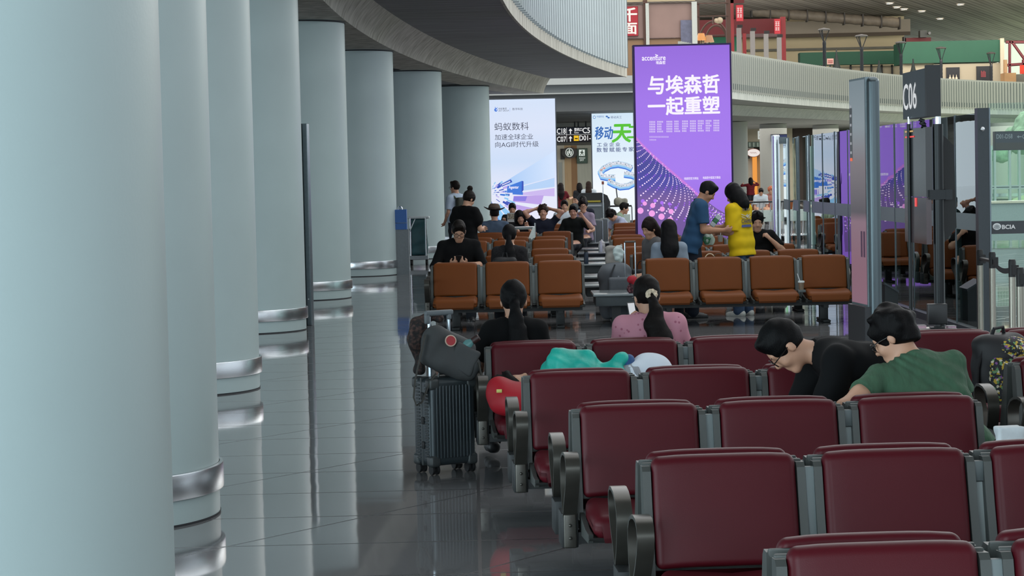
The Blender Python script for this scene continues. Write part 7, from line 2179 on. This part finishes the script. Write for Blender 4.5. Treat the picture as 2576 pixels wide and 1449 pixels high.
seated('person in white shirt behind, one raised arm against the red shirt', 1421, 48.35, True, ('short', '#15110f'), ('shirt', cloth('white_shirt', '#b9c4cc', var=.04), .7, .02), tl=.97, head=(10, 0, 0),
       arms=(((-1, .15, .2), (.55, -.3, .75)), ((.4, .3, -1), (-.4, 1, .2))), hands=(.6, .6))
seated('person in black tee with white earbud looking sideways, elbow out', 1443, 41.5, True, ('short', '#0e0d0f'), ('shirt', cloth('black_green', '#0f1513'), .75, .02), tl=.95, rz=152, head=(14, 20, 0), h=.011,
       arms=(((-.8, .3, -.35), (.6, .1, .75)), ((.3, .3, -1), (-.5, 1, 0))), hands=(.8, .6))
seated('person in mauve tee and glasses at the bench end', 1467, 45.3, True, ('messy', '#171213'), ('shirt', cloth('mauve', '#84788a'), .75, .022), tl=1.0, size=1.02, rz=160, head=(8, 25, 0), glasses=True,
       arms=(((-.2, .2, -1), (.1, 1, -.1)), ((.25, .15, -1), (-.3, .8, -.3))))
seated('person in navy top with back turned, far along the seats', 1468, 49.05, False, ('short', '#0f0e10'), ('shirt', cloth('navy'), .9, .022), tl=1.05, size=1.03, head=(5, -5, 0))
seated('person in pale green tee leaning forward beside the grey suitcases', 1530, 49.05, True, ('short', '#14110f'), ('shirt', cloth('sage', '#8b9c84', var=.06), .7, .022), rz=-96, lean=(38, 0), head=(12, 8, 0), tl=1.0, h=.012, pants=('trousers', cloth('khaki', '#8c8c7a'), 1., .02),
       arms=(((-.15, .5, -.9), (.1, .6, -.8)), ((.15, .45, -.9), (-.2, .6, -.75))))
seated('person in lilac shirt with head bowed low on the orange bench', 1583, 48.15, True, ('messy', '#110f10'), ('shirt', cloth('lilac', '#aab0c6', var=.04), .7, .022), rz=120, lean=(48, 0), head=(55, 10, 0), tl=.95,
       arms=(((-.2, .4, -.9), (.2, .8, -.4)), ((.2, .4, -.9), (-.2, .8, -.4))))
def standing(label, px, Y, rz, hair, shirt, **k):
    x = P(px, 520, Y).x
    kw = {a: k.pop(a) for a in ('pants', 'skin', 'glasses', 'h', 'shoes') if a in k}
    kw.setdefault('pants', ('trousers', DARKP, 1., .014)); kw.setdefault('h', .016); kw.setdefault('shoes', SHOE_B)
    fg = Fig(**k)
    return person(label, (x, Y, 0), R(rz), fg, hair=hair, shirt=shirt, **kw), fg
standing('person standing in dark red shirt with long black hair by the pale blue advert', 1411, 69, 10, ('long', '#171112'), ('shirt', cloth('dark_red', '#5b121c'), .7, .02), size=.92, arms=(((-.15, .05, -1), (.1, .5, -.8)), ((.5, .5, -.7), (.5, .7, .1))))
standing('small person in dark top standing between the cafe and the white advert', 1458, 75, 20, ('bob', '#141213'), ('shirt', cloth('dark_grey', '#1e2024'), .8, .02), size=.9)
standing('person in white shirt with long brown hair behind the dark information panel', 1482, 73, -5, ('long', '#2b1f19'), ('shirt', cloth('white_shirt'), .8, .025), size=.93, w=1.15)

# the pair standing in the seats
POLO = cloth('polo_blue', '#274766', var=.08)
f = Fig(size=1.03, w=1.05, lean=(15, 0), head=(38, 0, 0), hands=(1.2, .9), arms=(((-.05, .2, -1), (.1, 1, .1)), ((.1, .05, -1), (-.12, 1, -.02))), palms=((.7, 0, .3), (-.7, 0, .3)))
Yp = 27.15
p3, _ = person('person standing in blue polo shirt with dark collar, handing over a bag', (P(1740, 640, Yp).x, Yp, 0), R(-86), f, skin=dark_skin(), hair=('shortflat', '#121113'),
            shirt=('polo_shirt', POLO, .72, .026, dict(hem=-.14)), pants=('trousers', cloth('navy_trousers', '#171c28'), 1., .018), shoes=SHOE_B, h=.009), f
B = Solid(); B.chain([f.neck + f.Y * .02 - f.T * .03 + f.X * .06, f.neck - f.Y * .055 - f.T * .005, f.neck + f.Y * .02 - f.T * .03 - f.X * .06, f.neck + f.Y * .06 - f.T * .05], [.02, .022, .02, .018], k=.02)
B.build('collar', cloth('collar_navy', '#141a26'), p3, .007, 1, Matrix.Scale(f.size, 4))
HB = [Vector(p3.location) + Matrix.Rotation(R(-86), 3, 'Z') @ Vector(tuple((a[2] + a[3] * .09) * f.size)) for a in f.arm]
YEL = cloth('yellow', '#d2b013', var=.05)
f = Fig(size=.985, w=.98, lean=(6, 0), head=(30, 4, 0), hands=(.9, .9), arms=(((-.05, -.05, -1), (.12, 1, -.05)), ((.1, .2, -1), (-.3, 1, .1))))
Yy = 27.35
p4 = person('person standing in yellow tee with dark back print and shoulder length black hair', (P(1866, 640, Yy).x, Yy, 0), R(50), f, hair=('bob', '#0c0b0d'),
            shirt=('tee_shirt', YEL, .95, .03, dict(hem=-.16)), pants=('jeans', JEANS, 1., .02), shoes=SHOE_W, h=.009)
HY = [Vector(p4.location) + Matrix.Rotation(R(50), 3, 'Z') @ Vector(tuple((a[2] + a[3] * .09) * f.size)) for a in f.arm]
# back print: lettering bent to the back
def back_print(txt, t, w_, h_, mat, dx=0):
    T = basis(tuple((f.tp(.0 + dx - w_ / 2, -.135, t)) * f.size), tuple(f.X), tuple(f.T))
    o = text(txt, 'shirt_print', mat, p4, T, height=h_, width=w_, bold=.03)
    me = o.data
    for v in me.vertices:
        q = v.co
        lx = (q - Vector(tuple(f.hip * f.size))).dot(Vector(tuple(f.X)))
        v.co = q + Vector(tuple(f.Y)) * (lx * lx * 2.2 - .002)
PRT = M('print_slate', '#4a4a52', .8, var=.2, scale=40)
back_print('SUPER', .40, .17, .035, PRT); back_print('CHAMPION', .245, .22, .05, PRT)
m = MB(); w_ = .11
for i in range(8):
    x0, x1 = -w_ + i * w_ / 4, -w_ + (i + 1) * w_ / 4
    def q(x, t): return tuple(f.tp(x, -.128 + x * x * 2.2, t) * f.size)
    m.add([q(x0, .195), q(x1, .195), q(x1, .228), q(x0, .228)], [(0, 1, 2, 3)])
m.build('shirt_print', M('print_blue', '#4d5488', .8, var=.1), p4)
m = MB()
for cx_, r_ in ((0, .024), (-.03, .01), (.03, .01)):
    m.prism([(cx_ + r_ * math.cos(a), .335 + r_ * math.sin(a)) for a in [i * .628 for i in range(10)]], 'y', -.134, -.130)
for sg in (-1, 1):
    for dt in (0, -.03): m.prism([(sg * .03, .34 + dt), (sg * .10, .365 + dt), (sg * .10, .355 + dt), (sg * .03, .33 + dt)], 'y', -.128, -.125)
m.v = [tuple(f.tp(x, y + x * x * 1.6, t) * f.size) for x, y, t in m.v]
m.build('shirt_print', M('print_pale_grey', '#b9b6a8', .8, var=.3, scale=40), p4, smooth=0)
# what they hand over
cbag = (HB[0] + HY[0]) / 2
pbg = thing('plastic_bag', 'white and green plastic bag between the blue polo and the yellow tee', 'bag', (P(1783, 612, 27.1).x, 27.1, P(1783, 616, 27.1).z))
B = Solid(); B.ell((0, 0, .065), (.085, .05, .075), k=.03).cap((-.02, 0, .11), (-.02, 0, .17), .03, .018, k=.03); B.disp = waves(3, .008, 45); B.build('bag', M('plastic_milky', '#a9b8ac', .3, var=.2, scale=15), pbg, .008, 0)
B = Solid(); B.ell((-.03, -.042, .065), (.045, .015, .05)); B.disp = waves(5, .006, 60); B.build('printed_field', M('print_green', '#2f6b48', .5, var=.3, scale=25), pbg, .007, 0)
tp_ = thing('tissue_pack', 'clear and green tissue pack held up by the person in blue polo', 'packet', P(1800, 555, 27.1)); tp_.rotation_euler = (0, R(38), 0)
m = MB(); m.rbox((0, 0, 0), (.035, .018, .085), .012, 2, 2); m.build('wrapper', M('wrapper_clear', '#b8c2c8', .2, var=.2, scale=20), tp_); m = MB(); m.rbox((0, 0, .0), (.036, .019, .035), .01, 1, 2); m.build('label_band', M('print_green'), tp_)
cpx = thing('drink_cup', 'clear takeaway cup with straw in the hand of the person in yellow', 'cup', P(1812, 598, 27.15))
m = MB(); m.lathe([(.028, -.05), (.036, .03), (.037, .034)], 20); m.build('cup', M('cup_clear', '#9aa09c', .15, alpha=.6, var=0), cpx); m = MB(); m.tube([(0, 0, -.04), (.008, 0, .12)], .004, 6); m.build('straw', M('straw_white', '#d8d8d8', .4), cpx)

# long haired pair on the right hand block and the man with a hand on his face
f = sitf(size=.97, tl=.93, w=.9, lean=(4, 0), head=(8, 0, 0))
person('person with long straight black hair in pale grey top, back turned, by the suitcase handle', (P(1684, 640, 26.42).x, 26.42, 0), 0, f, hair=('long', '#0d0c0e'), shirt=('blouse', cloth('grey_blue', '#7c8896'), .9, .018), pants=('trousers', DARKP, 1., .012), shoes=SHOE_B, h=.011)
f = sitf(size=.97, tl=.97, w=.9, lean=(8, 0), head=(22, 10, 0))
person('person with long dark brown hair facing the other long haired person', (P(1652, 640, 27.9).x, 27.92, 0), R(120), f, hair=('long', '#1c1413'), shirt=('blouse', cloth('grey_taupe', '#5f5e60'), 1.2, .018), pants=('trousers', DARKP, 1., .012), shoes=SHOE_B, h=.012)
f = sitf(size=1., tl=.92, w=1.05, lean=(6, 6), head=(14, -10, 0), arms=(((-.35, .25, -.75), (-.25, .35, .95)), ((.3, .3, -1), (-.5, 1, 0))), hands=(1.1, .8))
f.arm[0] = (f.arm[0][0], f.arm[0][0] + nrm((-.45, .4, -.7)) * .285, None, *f.arm[0][3:])
el = f.arm[0][1]; tgt = f.hp(-.03, .12, -.07); f.arm[0] = (f.arm[0][0], el, el + nrm(tgt - el) * .245, nrm(tgt - el), np.array((.7, -.5, .2)), 1.1, -1)
person('person in black resting a hand on the face behind the yellow tee', (P(1912, 590, 30.2).x, 30.24, 0), R(190), f, hair=('messy', '#0e0d0f'), shirt=('shirt', BLK, .8, .022), pants=('trousers', DARKP, 1., .012), shoes=SHOE_B, h=.011)
standing('distant person in dark red top with raised arms by the orange lit doorway', 1889, 95, 20, ('bob', '#141011'), ('shirt', cloth('dark_red'), 1.6, .02), size=.9, arms=(((-.9, .3, -.1), (.6, .6, .4)), ((.9, .3, 0), (-.5, .5, .6))), h=.02)
bench('waiting_bench', 'distant orange bench behind the luggage trolleys', P(1880, 500, 75.3).x, 75.3, R(-5), 3, 'orange', 'orange benches far away')
seated('distant person in white shirt with bowed head behind the luggage trolleys', 1914, 75.1, True, ('short', '#141213'), ('shirt', cloth('white_shirt'), .9, .025), lean=(18, 0), head=(35, 0, 0), h=.02)
seated('distant person in rose top with a peach cap behind the luggage trolleys', 1939, 75.1, True, ('messy', '#b0664c'), ('shirt', cloth('rose', '#9a6a62'), .9, .025), lean=(10, 0), head=(20, 0, 0), h=.02)
